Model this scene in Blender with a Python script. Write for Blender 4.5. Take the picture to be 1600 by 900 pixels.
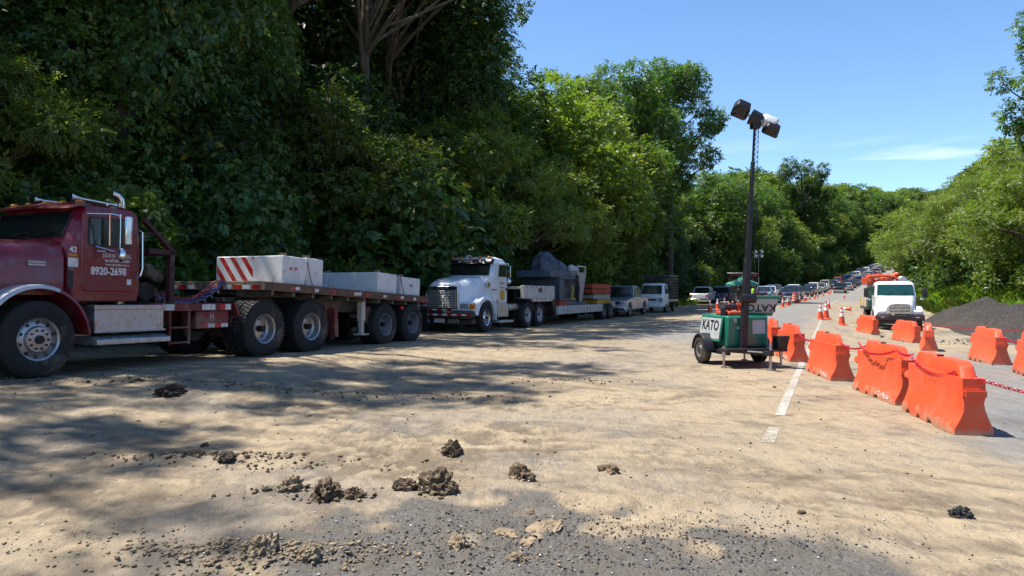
import bpy, bmesh, math, random
import numpy as np
from mathutils import Vector, Matrix, Euler
R = math.radians
PI = math.pi
for o in list(bpy.data.objects):
    bpy.data.objects.remove(o, do_unlink=True)
scene = bpy.context.scene
col = scene.collection

# ------------------------------------------------------------------ camera, sky, sun, exposure
CAM_H = 1.5
cam_d = bpy.data.cameras.new('camera')
cam_d.sensor_width = 36.0
cam_d.lens = 25.7
cam_d.clip_start = 0.05
cam_d.clip_end = 3000
cam = bpy.data.objects.new('camera', cam_d)
col.objects.link(cam)
cam.location = (0, 0, CAM_H)
cam.rotation_euler = (R(90), 0, 0)
scene.camera = cam

SUN_EL, SUN_AHEAD = 64.5, 12.0
sun_dir = Vector((-math.cos(R(SUN_EL)) * math.cos(R(SUN_AHEAD)), math.cos(R(SUN_EL)) * math.sin(R(SUN_AHEAD)), math.sin(R(SUN_EL))))
world = bpy.data.worlds.new('World')
scene.world = world
world.use_nodes = True
wn, wl = world.node_tree.nodes, world.node_tree.links
wn.clear()
w_out = wn.new('ShaderNodeOutputWorld')
w_bg = wn.new('ShaderNodeBackground')
sky = wn.new('ShaderNodeTexSky')
sky.sky_type = 'NISHITA'
sky.sun_disc = False
sky.sun_elevation = R(SUN_EL)
sky.sun_rotation = math.atan2(sun_dir.x, sun_dir.y)
sky.altitude = 1500
sky.air_density = 1.0
sky.dust_density = 0.15
sky.ozone_density = 4.0
w_bg.inputs['Strength'].default_value = 0.125
# thin streaks of cloud low over the horizon
tc = wn.new('ShaderNodeTexCoord')
mp = wn.new('ShaderNodeMapping')
mp.inputs['Scale'].default_value = (1.6, 1.6, 15.0)
mp.inputs['Location'].default_value = (0.35, 0.1, 0.55)
nz = wn.new('ShaderNodeTexNoise')
nz.inputs['Scale'].default_value = 2.3
nz.inputs['Detail'].default_value = 6
cr = wn.new('ShaderNodeValToRGB')
cr.color_ramp.elements[0].position = 0.56
cr.color_ramp.elements[1].position = 0.74
sp = wn.new('ShaderNodeSeparateXYZ')
band = wn.new('ShaderNodeMapRange')
band.inputs['From Min'].default_value = 0.195
band.inputs['From Max'].default_value = 0.15
mul = wn.new('ShaderNodeMath'); mul.operation = 'MULTIPLY'
mul2 = wn.new('ShaderNodeMath'); mul2.operation = 'MULTIPLY'
mul2.inputs[1].default_value = 0.40
mixc = wn.new('ShaderNodeMix'); mixc.data_type = 'RGBA'
mixc.inputs['B'].default_value = (8.5, 8.8, 9.4, 1)
wl.new(tc.outputs['Generated'], mp.inputs['Vector'])
wl.new(mp.outputs['Vector'], nz.inputs['Vector'])
wl.new(nz.outputs['Fac'], cr.inputs['Fac'])
wl.new(tc.outputs['Generated'], sp.inputs['Vector'])
wl.new(sp.outputs['Z'], band.inputs['Value'])
wl.new(cr.outputs['Color'], mul.inputs[0])
wl.new(band.outputs['Result'], mul.inputs[1])
wl.new(mul.outputs[0], mul2.inputs[0])
wl.new(mul2.outputs[0], mixc.inputs['Factor'])
w_hs = wn.new('ShaderNodeHueSaturation')
w_hs.inputs['Saturation'].default_value = 1.06
w_hs.inputs['Value'].default_value = 0.97
wl.new(sky.outputs['Color'], w_hs.inputs['Color'])
wl.new(w_hs.outputs['Color'], mixc.inputs['A'])
wl.new(mixc.outputs['Result'], w_bg.inputs['Color'])
wl.new(w_bg.outputs[0], w_out.inputs['Surface'])

sun_d = bpy.data.lights.new('sun', 'SUN')
sun_d.energy = 4.6
sun_d.angle = R(0.55)
sun_d.color = (1.0, 0.955, 0.88)
sun_o = bpy.data.objects.new('sun', sun_d)
col.objects.link(sun_o)
sun_o.location = (-40, 10, 60)
sun_o.rotation_euler = sun_dir.to_track_quat('Z', 'Y').to_euler()

scene.view_settings.view_transform = 'Standard'
scene.view_settings.look = 'None'
scene.view_settings.gamma = 1.0
scene.view_settings.exposure = 0.95
scene.view_settings.use_curve_mapping = False
scene.render.engine = 'CYCLES'
scene.cycles.use_denoising = True
scene.cycles.max_bounces = 6
scene.cycles.diffuse_bounces = 3
scene.cycles.glossy_bounces = 3
scene.cycles.transmission_bounces = 4
scene.cycles.transparent_max_bounces = 4
scene.cycles.caustics_reflective = False
scene.cycles.caustics_refractive = False

# ------------------------------------------------------------------ noise
def _hash(ix, iy, seed):
    h = (ix.astype(np.int64) * 374761393 + iy.astype(np.int64) * 668265263 + seed * 1274126177) & 0xffffffff
    h = ((h ^ (h >> 13)) * 1274126177) & 0xffffffff
    h = h ^ (h >> 16)
    return (h & 0xffff) / 65535.0
def vnoise(x, y, seed=0):
    x = np.asarray(x, float); y = np.asarray(y, float)
    ix = np.floor(x); iy = np.floor(y)
    fx = x - ix; fy = y - iy
    fx = fx * fx * (3 - 2 * fx); fy = fy * fy * (3 - 2 * fy)
    a = _hash(ix, iy, seed); b = _hash(ix + 1, iy, seed)
    c = _hash(ix, iy + 1, seed); d = _hash(ix + 1, iy + 1, seed)
    return (a + (b - a) * fx) * (1 - fy) + (c + (d - c) * fx) * fy
def fbm(x, y, seed=0, octv=4):
    v = 0; a = 0.5; n = 0
    for i in range(octv):
        v = v + a * vnoise(np.asarray(x) * 2 ** i, np.asarray(y) * 2 ** i, seed + i * 17)
        n += a; a *= 0.5
    return v / n
def ss(a, b, x):
    x = np.clip((np.asarray(x, float) - a) / (b - a), 0, 1)
    return x * x * (3 - 2 * x)

# ------------------------------------------------------------------ the line of the road: s metres along it, t metres to its right
DS = 1.0
TH0 = math.atan2(0.403, 0.915)
_S = np.arange(-60, 760, DS)
_cur = np.where(_S < 50, 0, np.where(_S < 285, 1 / 1150.0, np.where(_S < 380, 1 / 260.0, 1 / 900.0)))
_th = TH0 + np.concatenate([[0], np.cumsum(_cur[:-1] * DS)])
_X = np.cumsum(np.sin(_th) * DS); _Y = np.cumsum(np.cos(_th) * DS)
_i0 = int(60 / DS)
_X = _X - _X[_i0]; _Y = _Y - _Y[_i0]
def path(s, t):
    s = np.asarray(s, float); t = np.asarray(t, float)
    x = np.interp(s, _S, _X); y = np.interp(s, _S, _Y); th = np.interp(s, _S, _th)
    return x + t * np.cos(th), y - t * np.sin(th)
def heading(s):
    return float(np.interp(s, _S, _th))
def zroad(s):
    s = np.asarray(s, float)
    return np.where(s < 92, 0, np.where(s < 285, 0.0003 * (s - 92) ** 2, 0.0003 * 193 ** 2 + 0.116 * (s - 285)))
_LS = [-40, 0, 6.7, 11.1, 16.6, 22.4, 37, 50, 75, 95]
_LZ = [.30, .28, .225, .15, .08, -.03, -.16, -.13, -.10, 0]
def base_z(s, t):
    """height of the hard ground"""
    s = np.asarray(s, float); t = np.asarray(t, float)
    z = zroad(s)
    z = z + np.interp(s, _LS, _LZ) * ss(-5.5, -9.0, t)
    z = z - 0.5 * ss(12, 36, s) * (1 - ss(60, 95, s)) * ss(-2.0, 3.0, t)
    st = np.interp(s, [0, 100, 130, 800], [-13.5, -13.5, -8.8, -8.8])
    lf = np.clip(st - t, 0, None)
    z = z + np.where(lf > 0, 0.16 * lf / (1 + lf * 0.010), 0)
    rt = np.clip(t - np.interp(s, [0, 30, 60, 120, 800], [14, 10, 8, 6.5, 6.5]), 0, None)
    z = z + 0.22 * rt / (1 + rt * 0.006)
    return z
def ground_point(s, t):
    x, y = path(s, t)
    return Vector((float(x), float(y), float(base_z(s, t))))

# ------------------------------------------------------------------ materials
MATS = {}
def new_mat(name):
    m = bpy.data.materials.new(name)
    m.use_nodes = True
    n = m.node_tree.nodes
    return m, n, m.node_tree.links, n['Principled BSDF']
def mixrgb(n, l, fac, a, b, mode='MIX'):
    x = n.new('ShaderNodeMix'); x.data_type = 'RGBA'; x.blend_type = mode
    for key, v in (('Factor', fac), ('A', a), ('B', b)):
        if hasattr(v, 'is_output'):
            l.new(v, x.inputs[key])
        elif key == 'Factor':
            x.inputs[key].default_value = v
        else:
            x.inputs[key].default_value = (v[0], v[1], v[2], 1)
    return x.outputs['Result']
def noise_fac(n, l, vec, scale, detail=4, lo=0.4, hi=0.6, rough=0.55):
    t = n.new('ShaderNodeTexNoise')
    t.inputs['Scale'].default_value = scale
    t.inputs['Detail'].default_value = detail
    t.inputs['Roughness'].default_value = rough
    if vec is not None:
        l.new(vec, t.inputs['Vector'])
    r = n.new('ShaderNodeMapRange')
    r.inputs['From Min'].default_value = lo
    r.inputs['From Max'].default_value = hi
    l.new(t.outputs['Fac'], r.inputs['Value'])
    return r.outputs['Result'], t.outputs['Fac']
DUST = (0.33, 0.26, 0.18)
def pm(name, c, rough=0.5, metal=0.0, var=0.12, scale=6.0, dust=0.0, bump=0.0, bscale=40.0, coat=0.0, objcol=False, spots=None, spec=0.5):
    """painted / plastic / metal surface with uneven tone, dust that gathers in patches and optional worn spots"""
    if name in MATS:
        return MATS[name]
    m, n, l, b = new_mat(name)
    tc = n.new('ShaderNodeTexCoord')
    v = tc.outputs['Object']
    if objcol:
        oi = n.new('ShaderNodeObjectInfo')
        base = oi.outputs['Color']
    else:
        rgb = n.new('ShaderNodeRGB'); rgb.outputs[0].default_value = (c[0], c[1], c[2], 1)
        base = rgb.outputs[0]
    f, _ = noise_fac(n, l, v, scale, 5, 0.3, 0.7)
    dk = mixrgb(n, l, 1.0, base, (1 - var * 2, 1 - var * 2, 1 - var * 2), 'MULTIPLY')
    c1 = mixrgb(n, l, f, dk, base)
    if spots:
        sf, _ = noise_fac(n, l, v, spots[1], 6, spots[2], spots[2] + 0.05, 0.7)
        c1 = mixrgb(n, l, sf, c1, spots[0])
    if dust > 0:
        df, _ = noise_fac(n, l, v, 2.3, 6, 0.62 - dust * 0.5, 0.80 - dust * 0.2, 0.65)
        mm = n.new('ShaderNodeMath'); mm.operation = 'MULTIPLY'; mm.inputs[1].default_value = min(1, 0.35 + dust)
        l.new(df, mm.inputs[0])
        c1 = mixrgb(n, l, mm.outputs[0], c1, DUST)
    l.new(c1, b.inputs['Base Color'])
    rr = n.new('ShaderNodeMapRange')
    rr.inputs['To Min'].default_value = max(0.03, rough - 0.12)
    rr.inputs['To Max'].default_value = min(1, rough + 0.15)
    l.new(f, rr.inputs['Value'])
    l.new(rr.outputs['Result'], b.inputs['Roughness'])
    b.inputs['Metallic'].default_value = metal
    b.inputs['Specular IOR Level'].default_value = spec
    b.inputs['Coat Weight'].default_value = coat
    b.inputs['Coat Roughness'].default_value = 0.12
    if bump > 0:
        nt = n.new('ShaderNodeTexNoise'); nt.inputs['Scale'].default_value = bscale; nt.inputs['Detail'].default_value = 4
        l.new(v, nt.inputs['Vector'])
        bp = n.new('ShaderNodeBump'); bp.inputs['Strength'].default_value = bump; bp.inputs['Distance'].default_value = 0.02
        l.new(nt.outputs['Fac'], bp.inputs['Height'])
        l.new(bp.outputs['Normal'], b.inputs['Normal'])
    MATS[name] = m
    return m

def leaf_mat(name, dark, light, trans=0.35, yellow=(0.22, 0.20, 0.03)):
    m, n, l, b = new_mat(name)
    g = n.new('ShaderNodeNewGeometry')
    oi = n.new('ShaderNodeObjectInfo')
    tc = n.new('ShaderNodeTexCoord')
    c1 = mixrgb(n, l, g.outputs['Random Per Island'], dark, light)
    f, _ = noise_fac(n, l, tc.outputs['Object'], 0.55, 3, 0.35, 0.65)
    hs = n.new('ShaderNodeHueSaturation')
    mr = n.new('ShaderNodeMapRange'); mr.inputs['To Min'].default_value = 0.72; mr.inputs['To Max'].default_value = 1.35
    l.new(oi.outputs['Random'], mr.inputs['Value'])
    mr2 = n.new('ShaderNodeMapRange'); mr2.inputs['To Min'].default_value = 0.482; mr2.inputs['To Max'].default_value = 0.52
    l.new(f, mr2.inputs['Value'])
    l.new(mr2.outputs['Result'], hs.inputs['Hue'])
    l.new(mr.outputs['Result'], hs.inputs['Value'])
    l.new(c1, hs.inputs['Color'])
    gt = n.new('ShaderNodeMath'); gt.operation = 'GREATER_THAN'; gt.inputs[1].default_value = 0.965
    l.new(g.outputs['Random Per Island'], gt.inputs[0])
    c2 = mixrgb(n, l, gt.outputs[0], hs.outputs['Color'], yellow)
    l.new(c2, b.inputs['Base Color'])
    b.inputs['Roughness'].default_value = 0.42
    b.inputs['Specular IOR Level'].default_value = 0.45
    tr = n.new('ShaderNodeBsdfTranslucent')
    tcx = mixrgb(n, l, 1.0, c2, (1.35, 1.55, 0.55), 'MULTIPLY')
    l.new(tcx, tr.inputs['Color'])
    mx = n.new('ShaderNodeMixShader'); mx.inputs[0].default_value = trans
    l.new(b.outputs[0], mx.inputs[1]); l.new(tr.outputs[0], mx.inputs[2])
    l.new(mx.outputs[0], n['Material Output'].inputs['Surface'])
    MATS[name] = m
    return m

def ground_mat():
    """dirt, dusty asphalt, dark millings and soil under plants; which one lies where is stored on the mesh"""
    m, n, l, b = new_mat('ground_surface')
    at = n.new('ShaderNodeAttribute'); at.attribute_name = 'cover'
    sep = n.new('ShaderNodeSeparateColor'); l.new(at.outputs['Color'], sep.inputs['Color'])
    tc = n.new('ShaderNodeTexCoord')
    v = tc.outputs['Object']
    fA, _ = noise_fac(n, l, v, 0.8, 6, 0.35, 0.68, 0.6)
    fB, _ = noise_fac(n, l, v, 5.0, 7, 0.35, 0.66, 0.65)
    fC, nC = noise_fac(n, l, v, 46.0, 5, 0.3, 0.72, 0.7)
    # stretched scrape marks along the way the lorries drive
    mpn = n.new('ShaderNodeMapping'); mpn.inputs['Rotation'].default_value = (0, 0, TH0); mpn.inputs['Scale'].default_value = (4.5, 0.8, 1)
    l.new(v, mpn.inputs['Vector'])
    fS, nS = noise_fac(n, l, mpn.outputs['Vector'], 1.4, 6, 0.42, 0.68, 0.65)
    mpx = n.new('ShaderNodeMapping'); mpx.inputs['Rotation'].default_value = (0, 0, TH0 + 1.25); mpx.inputs['Scale'].default_value = (5.5, 0.8, 1)
    l.new(v, mpx.inputs['Vector'])
    fX, nX = noise_fac(n, l, mpx.outputs['Vector'], 1.1, 6, 0.46, 0.70, 0.65)
    d1 = mixrgb(n, l, fA, (0.47, 0.368, 0.236), (0.375, 0.288, 0.184))
    d2 = mixrgb(n, l, fB, d1, (0.41, 0.32, 0.21))
    fM, _ = noise_fac(n, l, v, 1.25, 9, 0.54, 0.62, 0.78)
    kM = n.new('ShaderNodeMath'); kM.operation = 'MULTIPLY'; kM.inputs[1].default_value = 0.62
    l.new(fM, kM.inputs[0])
    d2 = mixrgb(n, l, kM.outputs[0], d2, (0.135, 0.105, 0.075))
    fO, _ = noise_fac(n, l, v, 0.62, 8, 0.60, 0.72, 0.72)
    d2 = mixrgb(n, l, fO, d2, (0.34, 0.215, 0.115))
    fG, _ = noise_fac(n, l, v, 13.0, 8, 0.50, 0.62, 0.75)
    kG = n.new('ShaderNodeMath'); kG.operation = 'MULTIPLY'; kG.inputs[1].default_value = 0.22
    l.new(fG, kG.inputs[0])
    d2 = mixrgb(n, l, kG.outputs[0], d2, (0.20, 0.16, 0.115))
    k1 = n.new('ShaderNodeMath'); k1.operation = 'MULTIPLY'; k1.inputs[1].default_value = 0.22
    l.new(fS, k1.inputs[0])
    d3 = mixrgb(n, l, k1.outputs[0], d2, (0.27, 0.225, 0.17))
    k2 = n.new('ShaderNodeMath'); k2.operation = 'MULTIPLY'; k2.inputs[1].default_value = 0.24
    l.new(fX, k2.inputs[0])
    d3 = mixrgb(n, l, k2.outputs[0], d3, (0.22, 0.185, 0.145))
    d4 = mixrgb(n, l, fC, mixrgb(n, l, 1.0, d3, (0.84, 0.83, 0.81), 'MULTIPLY'), d3)
    kT = n.new('ShaderNodeMath'); kT.operation = 'MULTIPLY'; kT.inputs[1].default_value = 0.80
    at2 = n.new('ShaderNodeAttribute'); at2.attribute_name = 'track'
    l.new(at2.outputs['Fac'], kT.inputs[0])
    d4 = mixrgb(n, l, kT.outputs[0], d4, (0.090, 0.069, 0.048))
    # asphalt
    a1 = mixrgb(n, l, fB, (0.155, 0.150, 0.142), (0.205, 0.198, 0.188))
    a2 = mixrgb(n, l, fC, a1, (0.26, 0.25, 0.235))
    k3 = n.new('ShaderNodeMath'); k3.operation = 'MULTIPLY'; k3.inputs[1].default_value = 0.55
    l.new(fS, k3.inputs[0])
    a3 = mixrgb(n, l, k3.outputs[0], a2, (0.125, 0.12, 0.115))
    # millings
    vo = n.new('ShaderNodeTexVoronoi'); vo.inputs['Scale'].default_value = 85.0
    l.new(v, vo.inputs['Vector'])
    g1 = mixrgb(n, l, vo.outputs['Color'], (0.045, 0.042, 0.039), (0.20, 0.188, 0.170))
    g2 = mixrgb(n, l, fB, g1, (0.125, 0.108, 0.086))
    # soil
    e1 = mixrgb(n, l, fB, (0.045, 0.035, 0.02), (0.035, 0.05, 0.016))
    c = mixrgb(n, l, sep.outputs['Red'], d4, a3)
    c = mixrgb(n, l, sep.outputs['Green'], c, g2)
    c = mixrgb(n, l, sep.outputs['Blue'], c, e1)
    l.new(c, b.inputs['Base Color'])
    b.inputs['Roughness'].default_value = 0.92
    b.inputs['Specular IOR Level'].default_value = 0.25
    hsum = n.new('ShaderNodeMath'); hsum.operation = 'MULTIPLY_ADD'
    l.new(nC, hsum.inputs[0]); hsum.inputs[1].default_value = 0.55
    l.new(fB, hsum.inputs[2])
    h2 = n.new('ShaderNodeMath'); h2.operation = 'MULTIPLY_ADD'
    l.new(fS, h2.inputs[0]); h2.inputs[1].default_value = 0.5; l.new(hsum.outputs[0], h2.inputs[2])
    bp = n.new('ShaderNodeBump'); bp.inputs['Strength'].default_value = 0.8; bp.inputs['Distance'].default_value = 0.03
    l.new(h2.outputs[0], bp.inputs['Height'])
    l.new(bp.outputs['Normal'], b.inputs['Normal'])
    MATS['ground_surface'] = m
    return m

# ------------------------------------------------------------------ mesh builder
class MB:
    def __init__(self):
        self.v = []; self.f = []
    def add(self, vs, fs):
        k = len(self.v)
        self.v.extend([tuple(p) for p in vs])
        self.f.extend([tuple(i + k for i in f) for f in fs])
        return self
    def bx(self, x0, x1, y0, y1, z0, z1, M=None):
        vs = [(x0, y0, z0), (x1, y0, z0), (x1, y1, z0), (x0, y1, z0), (x0, y0, z1), (x1, y0, z1), (x1, y1, z1), (x0, y1, z1)]
        if M is not None:
            vs = [M @ Vector(p) for p in vs]
        return self.add(vs, [(0, 3, 2, 1), (4, 5, 6, 7), (0, 1, 5, 4), (1, 2, 6, 5), (2, 3, 7, 6), (3, 0, 4, 7)])
    def prism(self, poly, axis, a0, a1, M=None):
        n = len(poly)
        if axis == 'y':
            mk = lambda p, a: (p[0], a, p[1])
        elif axis == 'x':
            mk = lambda p, a: (a, p[0], p[1])
        else:
            mk = lambda p, a: (p[0], p[1], a)
        vs = [mk(p, a0) for p in poly] + [mk(p, a1) for p in poly]
        if M is not None:
            vs = [M @ Vector(p) for p in vs]
        fs = [tuple(range(n)), tuple(range(2 * n - 1, n - 1, -1))]
        fs += [(i, i + n, (i + 1) % n + n, (i + 1) % n) for i in range(n)]
        return self.add(vs, fs)
    def loft(self, rings, cap=True, closed=True):
        n = len(rings[0]); vs = [p for r in rings for p in r]; fs = []
        for k in range(len(rings) - 1):
            for i in range(n if closed else n - 1):
                j = (i + 1) % n
                fs.append((k * n + i, k * n + j, (k + 1) * n + j, (k + 1) * n + i))
        if cap and closed:
            fs.append(tuple(reversed(range(n))))
            fs.append(tuple(range((len(rings) - 1) * n, len(rings) * n)))
        return self.add(vs, fs)
    def cyl(self, p0, p1, r0, r1=None, n=12, cap=True):
        r1 = r0 if r1 is None else r1
        p0 = Vector(p0); p1 = Vector(p1)
        q = (p1 - p0).to_track_quat('Z', 'Y')
        rings = []
        for p, r in ((p0, r0), (p1, r1)):
            rings.append([p + q @ Vector((r * math.cos(2 * PI * i / n), r * math.sin(2 * PI * i / n), 0)) for i in range(n)])
        return self.loft(rings, cap)
    def tube(self, pts, r, n=6, cap=True):
        pts = [Vector(p) for p in pts]
        rr = r if hasattr(r, '__len__') else [r] * len(pts)
        rings = []
        up = None
        for i, p in enumerate(pts):
            d = (pts[min(i + 1, len(pts) - 1)] - pts[max(i - 1, 0)]).normalized()
            if up is None:
                up = d.orthogonal().normalized()
            up = (up - d * up.dot(d)).normalized()
            w = d.cross(up)
            rings.append([p + (up * math.cos(2 * PI * k / n) + w * math.sin(2 * PI * k / n)) * rr[i] for k in range(n)])
        return self.loft(rings, cap)
    def lathe(self, prof, c=(0, 0, 0), axis='y', n=24, closed=False):
        """prof: (radius, offset along the axis)"""
        c = Vector(c); rings = []
        for r, h in prof:
            ring = []
            for i in range(n):
                a = 2 * PI * i / n
                u, w = r * math.cos(a), r * math.sin(a)
                ring.append(c + (Vector((u, h, w)) if axis == 'y' else Vector((h, u, w)) if axis == 'x' else Vector((u, w, h))))
            rings.append(ring)
        if closed:
            rings.append(rings[0])
        return self.loft(rings, cap=not closed)
    def ball(self, c, r, n=10, m=6, sq=(1, 1, 1)):
        rings = []
        for j in range(1, m):
            b = PI * j / m
            rings.append([(c[0] + sq[0] * r * math.sin(b) * math.cos(2 * PI * i / n), c[1] + sq[1] * r * math.sin(b) * math.sin(2 * PI * i / n), c[2] - sq[2] * r * math.cos(b)) for i in range(n)])
        return self.loft(rings)
    def build(self, name, mat, parent=None, bevel=0.0, smooth=False, seg=2, angle=35):
        me = bpy.data.meshes.new(name)
        me.from_pydata(self.v, [], self.f)
        me.validate()
        bm = bmesh.new(); bm.from_mesh(me)
        bmesh.ops.recalc_face_normals(bm, faces=bm.faces)
        bm.to_mesh(me); bm.free()
        me.materials.append(mat)
        o = bpy.data.objects.new(name, me)
        col.objects.link(o)
        if parent is not None:
            o.parent = parent
        if bevel > 0:
            md = o.modifiers.new('bevel', 'BEVEL'); md.width = bevel; md.segments = seg
            md.limit_method = 'ANGLE'; md.angle_limit = R(30)
        if smooth or bevel > 0:
            for p in me.polygons:
                p.use_smooth = True
            me.set_sharp_from_angle(angle=R(angle))
        return o
def mesh_np(name, V, F, mat, parent=None, smooth=False):
    """V (n,3) and F (m,k) arrays, all faces k-sided"""
    me = bpy.data.meshes.new(name)
    V = np.ascontiguousarray(V, np.float32); F = np.ascontiguousarray(F, np.int32)
    k = F.shape[1]
    me.vertices.add(len(V)); me.vertices.foreach_set('co', V.ravel())
    me.loops.add(F.size); me.loops.foreach_set('vertex_index', F.ravel())
    me.polygons.add(len(F))
    me.polygons.foreach_set('loop_start', np.arange(0, F.size, k, dtype=np.int32))
    me.update(calc_edges=True)
    if smooth:
        me.polygons.foreach_set('use_smooth', np.ones(len(F), bool))
    me.materials.append(mat)
    o = bpy.data.objects.new(name, me)
    col.objects.link(o)
    if parent is not None:
        o.parent = parent
    return o
def tag(o, label=None, cat=None, group=None, kind=None):
    if label: o['label'] = label
    if cat: o['category'] = cat
    if group: o['group'] = group
    if kind: o['kind'] = kind
    return o
def empty(name, loc=(0, 0, 0), rz=0.0, pitch=0.0):
    o = bpy.data.objects.new(name, None)
    col.objects.link(o)
    o.empty_display_size = 0.2
    o.location = loc
    o.rotation_euler = (0, pitch, rz)
    return o
def copy_tree(o, parent=None):
    c = o.copy(); col.objects.link(c)
    if parent is not None:
        c.parent = parent
    for ch in list(o.children):
        copy_tree(ch, c)
    return c
def yaw_of(s, away):
    """rotation of a thing whose front is +x: along the road, away from the camera or towards it"""
    th = heading(s)
    return math.atan2(math.cos(th), math.sin(th)) + (0 if away else PI)
FONT_CACHE = {}
def lettering(text, size, mat, parent, M, name='lettering', ext=0.001, bold=0.0, sx=1.0):
    """flat text as a mesh, its x axis along M's x, its height along M's y"""
    cu = bpy.data.curves.new('text', 'FONT')
    cu.body = text; cu.size = size; cu.align_x = 'CENTER'; cu.align_y = 'CENTER'
    cu.extrude = ext; cu.offset = bold; cu.resolution_u = 3
    t = bpy.data.objects.new('text', cu)
    col.objects.link(t)
    bpy.context.view_layer.update()
    me = bpy.data.meshes.new_from_object(t.evaluated_get(bpy.context.evaluated_depsgraph_get()))
    bpy.data.objects.remove(t)
    me.transform(M @ Matrix.Diagonal((sx, 1, 1, 1)))
    me.materials.clear(); me.materials.append(mat)
    o = bpy.data.objects.new(name, me)
    col.objects.link(o); o.parent = parent
    return o
def face_M(loc, xdir, up=(0, 0, 1)):
    x = Vector(xdir).normalized(); u = Vector(up).normalized()
    z = x.cross(u).normalized(); y = z.cross(x)
    return Matrix(((x.x, y.x, z.x, loc[0]), (x.y, y.y, z.y, loc[1]), (x.z, y.z, z.z, loc[2]), (0, 0, 0, 1)))
def rrect(x0, x1, z0, z1, r, n=4):
    pts = []
    for cx, cz, a0 in ((x1 - r, z1 - r, 0), (x0 + r, z1 - r, 90), (x0 + r, z0 + r, 180), (x1 - r, z0 + r, 270)):
        for i in range(n + 1):
            a = R(a0 + 90 * i / n)
            pts.append((cx + r * math.cos(a), cz + r * math.sin(a)))
    return pts
# ------------------------------------------------------------------ ground and road
M_GROUND = ground_mat()
def steps(*segs):
    out = []
    for a, b, d in segs:
        out.append(np.arange(a, b, d))
    out.append(np.array([segs[-1][1]]))
    return np.concatenate(out)
ROAD_L, ROAD_R = -8.2, 5.2
CLODS = []   # filled below: (s, t, size)
def cover(s, t):
    """how thickly loose dirt lies over the asphalt, 0..1"""
    n1 = fbm(s * 0.35, t * 0.35, 3, 4) - 0.5
    n2 = fbm(s * 1.3, t * 1.3, 9, 4) - 0.5
    near = ss(15.5, 11.0, s + 6 * n1 + 2 * n2)
    left = ss(-4.9, -6.3, t + 3.0 * n1 + 1.2 * n2) * ss(60, 44, s + 10 * n1)
    c = np.maximum(near, left)
    bare = ss(-2.3, -1.1, t + 1.8 * n1 + 0.8 * n2) * ss(6.2, 8.0, s + 3.0 * n1 + n2)
    c = c * (1 - bare)
    off = np.maximum(ss(-7.4, -8.0, t + 1.0 * n2), ss(3.6, 4.9, t + 1.5 * n2))
    return np.clip(np.maximum(c, off), 0, 1)
def millings(s, t):
    n1 = fbm(s * 0.8, t * 0.8, 31, 4) - 0.5
    n2 = fbm(s * 3.1, t * 3.1, 37, 4) - 0.5
    e = 0.85 - ((s - 3.2) / 1.9) ** 2 - ((t + 0.9) / 2.3) ** 2 + 1.0 * n1 + 1.4 * n2
    g = ss(0.05, 0.34, e)
    x, y = path(s, t)
    edge = np.exp(-((x - (5.9 + (7.6 - y) * 0.45)) / 0.35) ** 2) * ss(4.8, 6.2, y) * ss(9.5, 8.0, y)
    pile = ss(1.0, 0.75, np.hypot((s - 34) / 9, (t - 9.2) / 5.2) + 0.5 * n1)
    return np.clip(np.maximum(np.maximum(g, 0.85 * edge * ss(-.2, .1, n2 + .1)), pile * 0.9), 0, 1)
TRACKS = []
for off in (0, 2.0):       # curves the lorries took when pulling out, as pairs of wheel tracks
    TRACKS.append([(5.5 - u * 2.4, 3.6 + .42 * u * u + off * (.45 + .12 * u)) for u in np.linspace(0, 4.6, 30)])
    TRACKS.append([(-5.5 + u * .95 + .012 * u * u, 5.2 + .055 * u * u + off * .8) for u in np.linspace(0, 13, 30)])
    TRACKS.append([(-2.0 + u * .42 + off * .9, 6.0 + u * .90) for u in np.linspace(0, 12, 30)])
    TRACKS.append([(7.0 - u * 1.3, 4.2 + .9 * u - .03 * u * u + off * .7) for u in np.linspace(0, 7, 30)])
def track_w(x, y):
    w = np.zeros_like(x)
    near = (y > 1.5) & (y < 20) & (np.abs(x) < 14)
    xs, ys = x[near], y[near]
    xs, ys = xs + .5 * (fbm(xs * .8, ys * .8, 401, 3) - .5), ys + .5 * (fbm(xs * .8, ys * .8, 403, 3) - .5)
    acc = np.zeros_like(xs)
    for P in TRACKS:
        d2 = np.full(xs.shape, 1e9)
        for (ax, ay), (bx_, by) in zip(P[:-1], P[1:]):
            ux, uy = bx_ - ax, by - ay
            k = np.clip(((xs - ax) * ux + (ys - ay) * uy) / (ux * ux + uy * uy), 0, 1)
            d2 = np.minimum(d2, (xs - ax - k * ux) ** 2 + (ys - ay - k * uy) ** 2)
        d = np.sqrt(d2)
        acc = np.maximum(acc, np.exp(-(np.abs(d) / .15) ** 4) * (.35 + .65 * np.cos(d * 2 * PI / .12) ** 2))
    w[near] = acc
    return w
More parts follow.
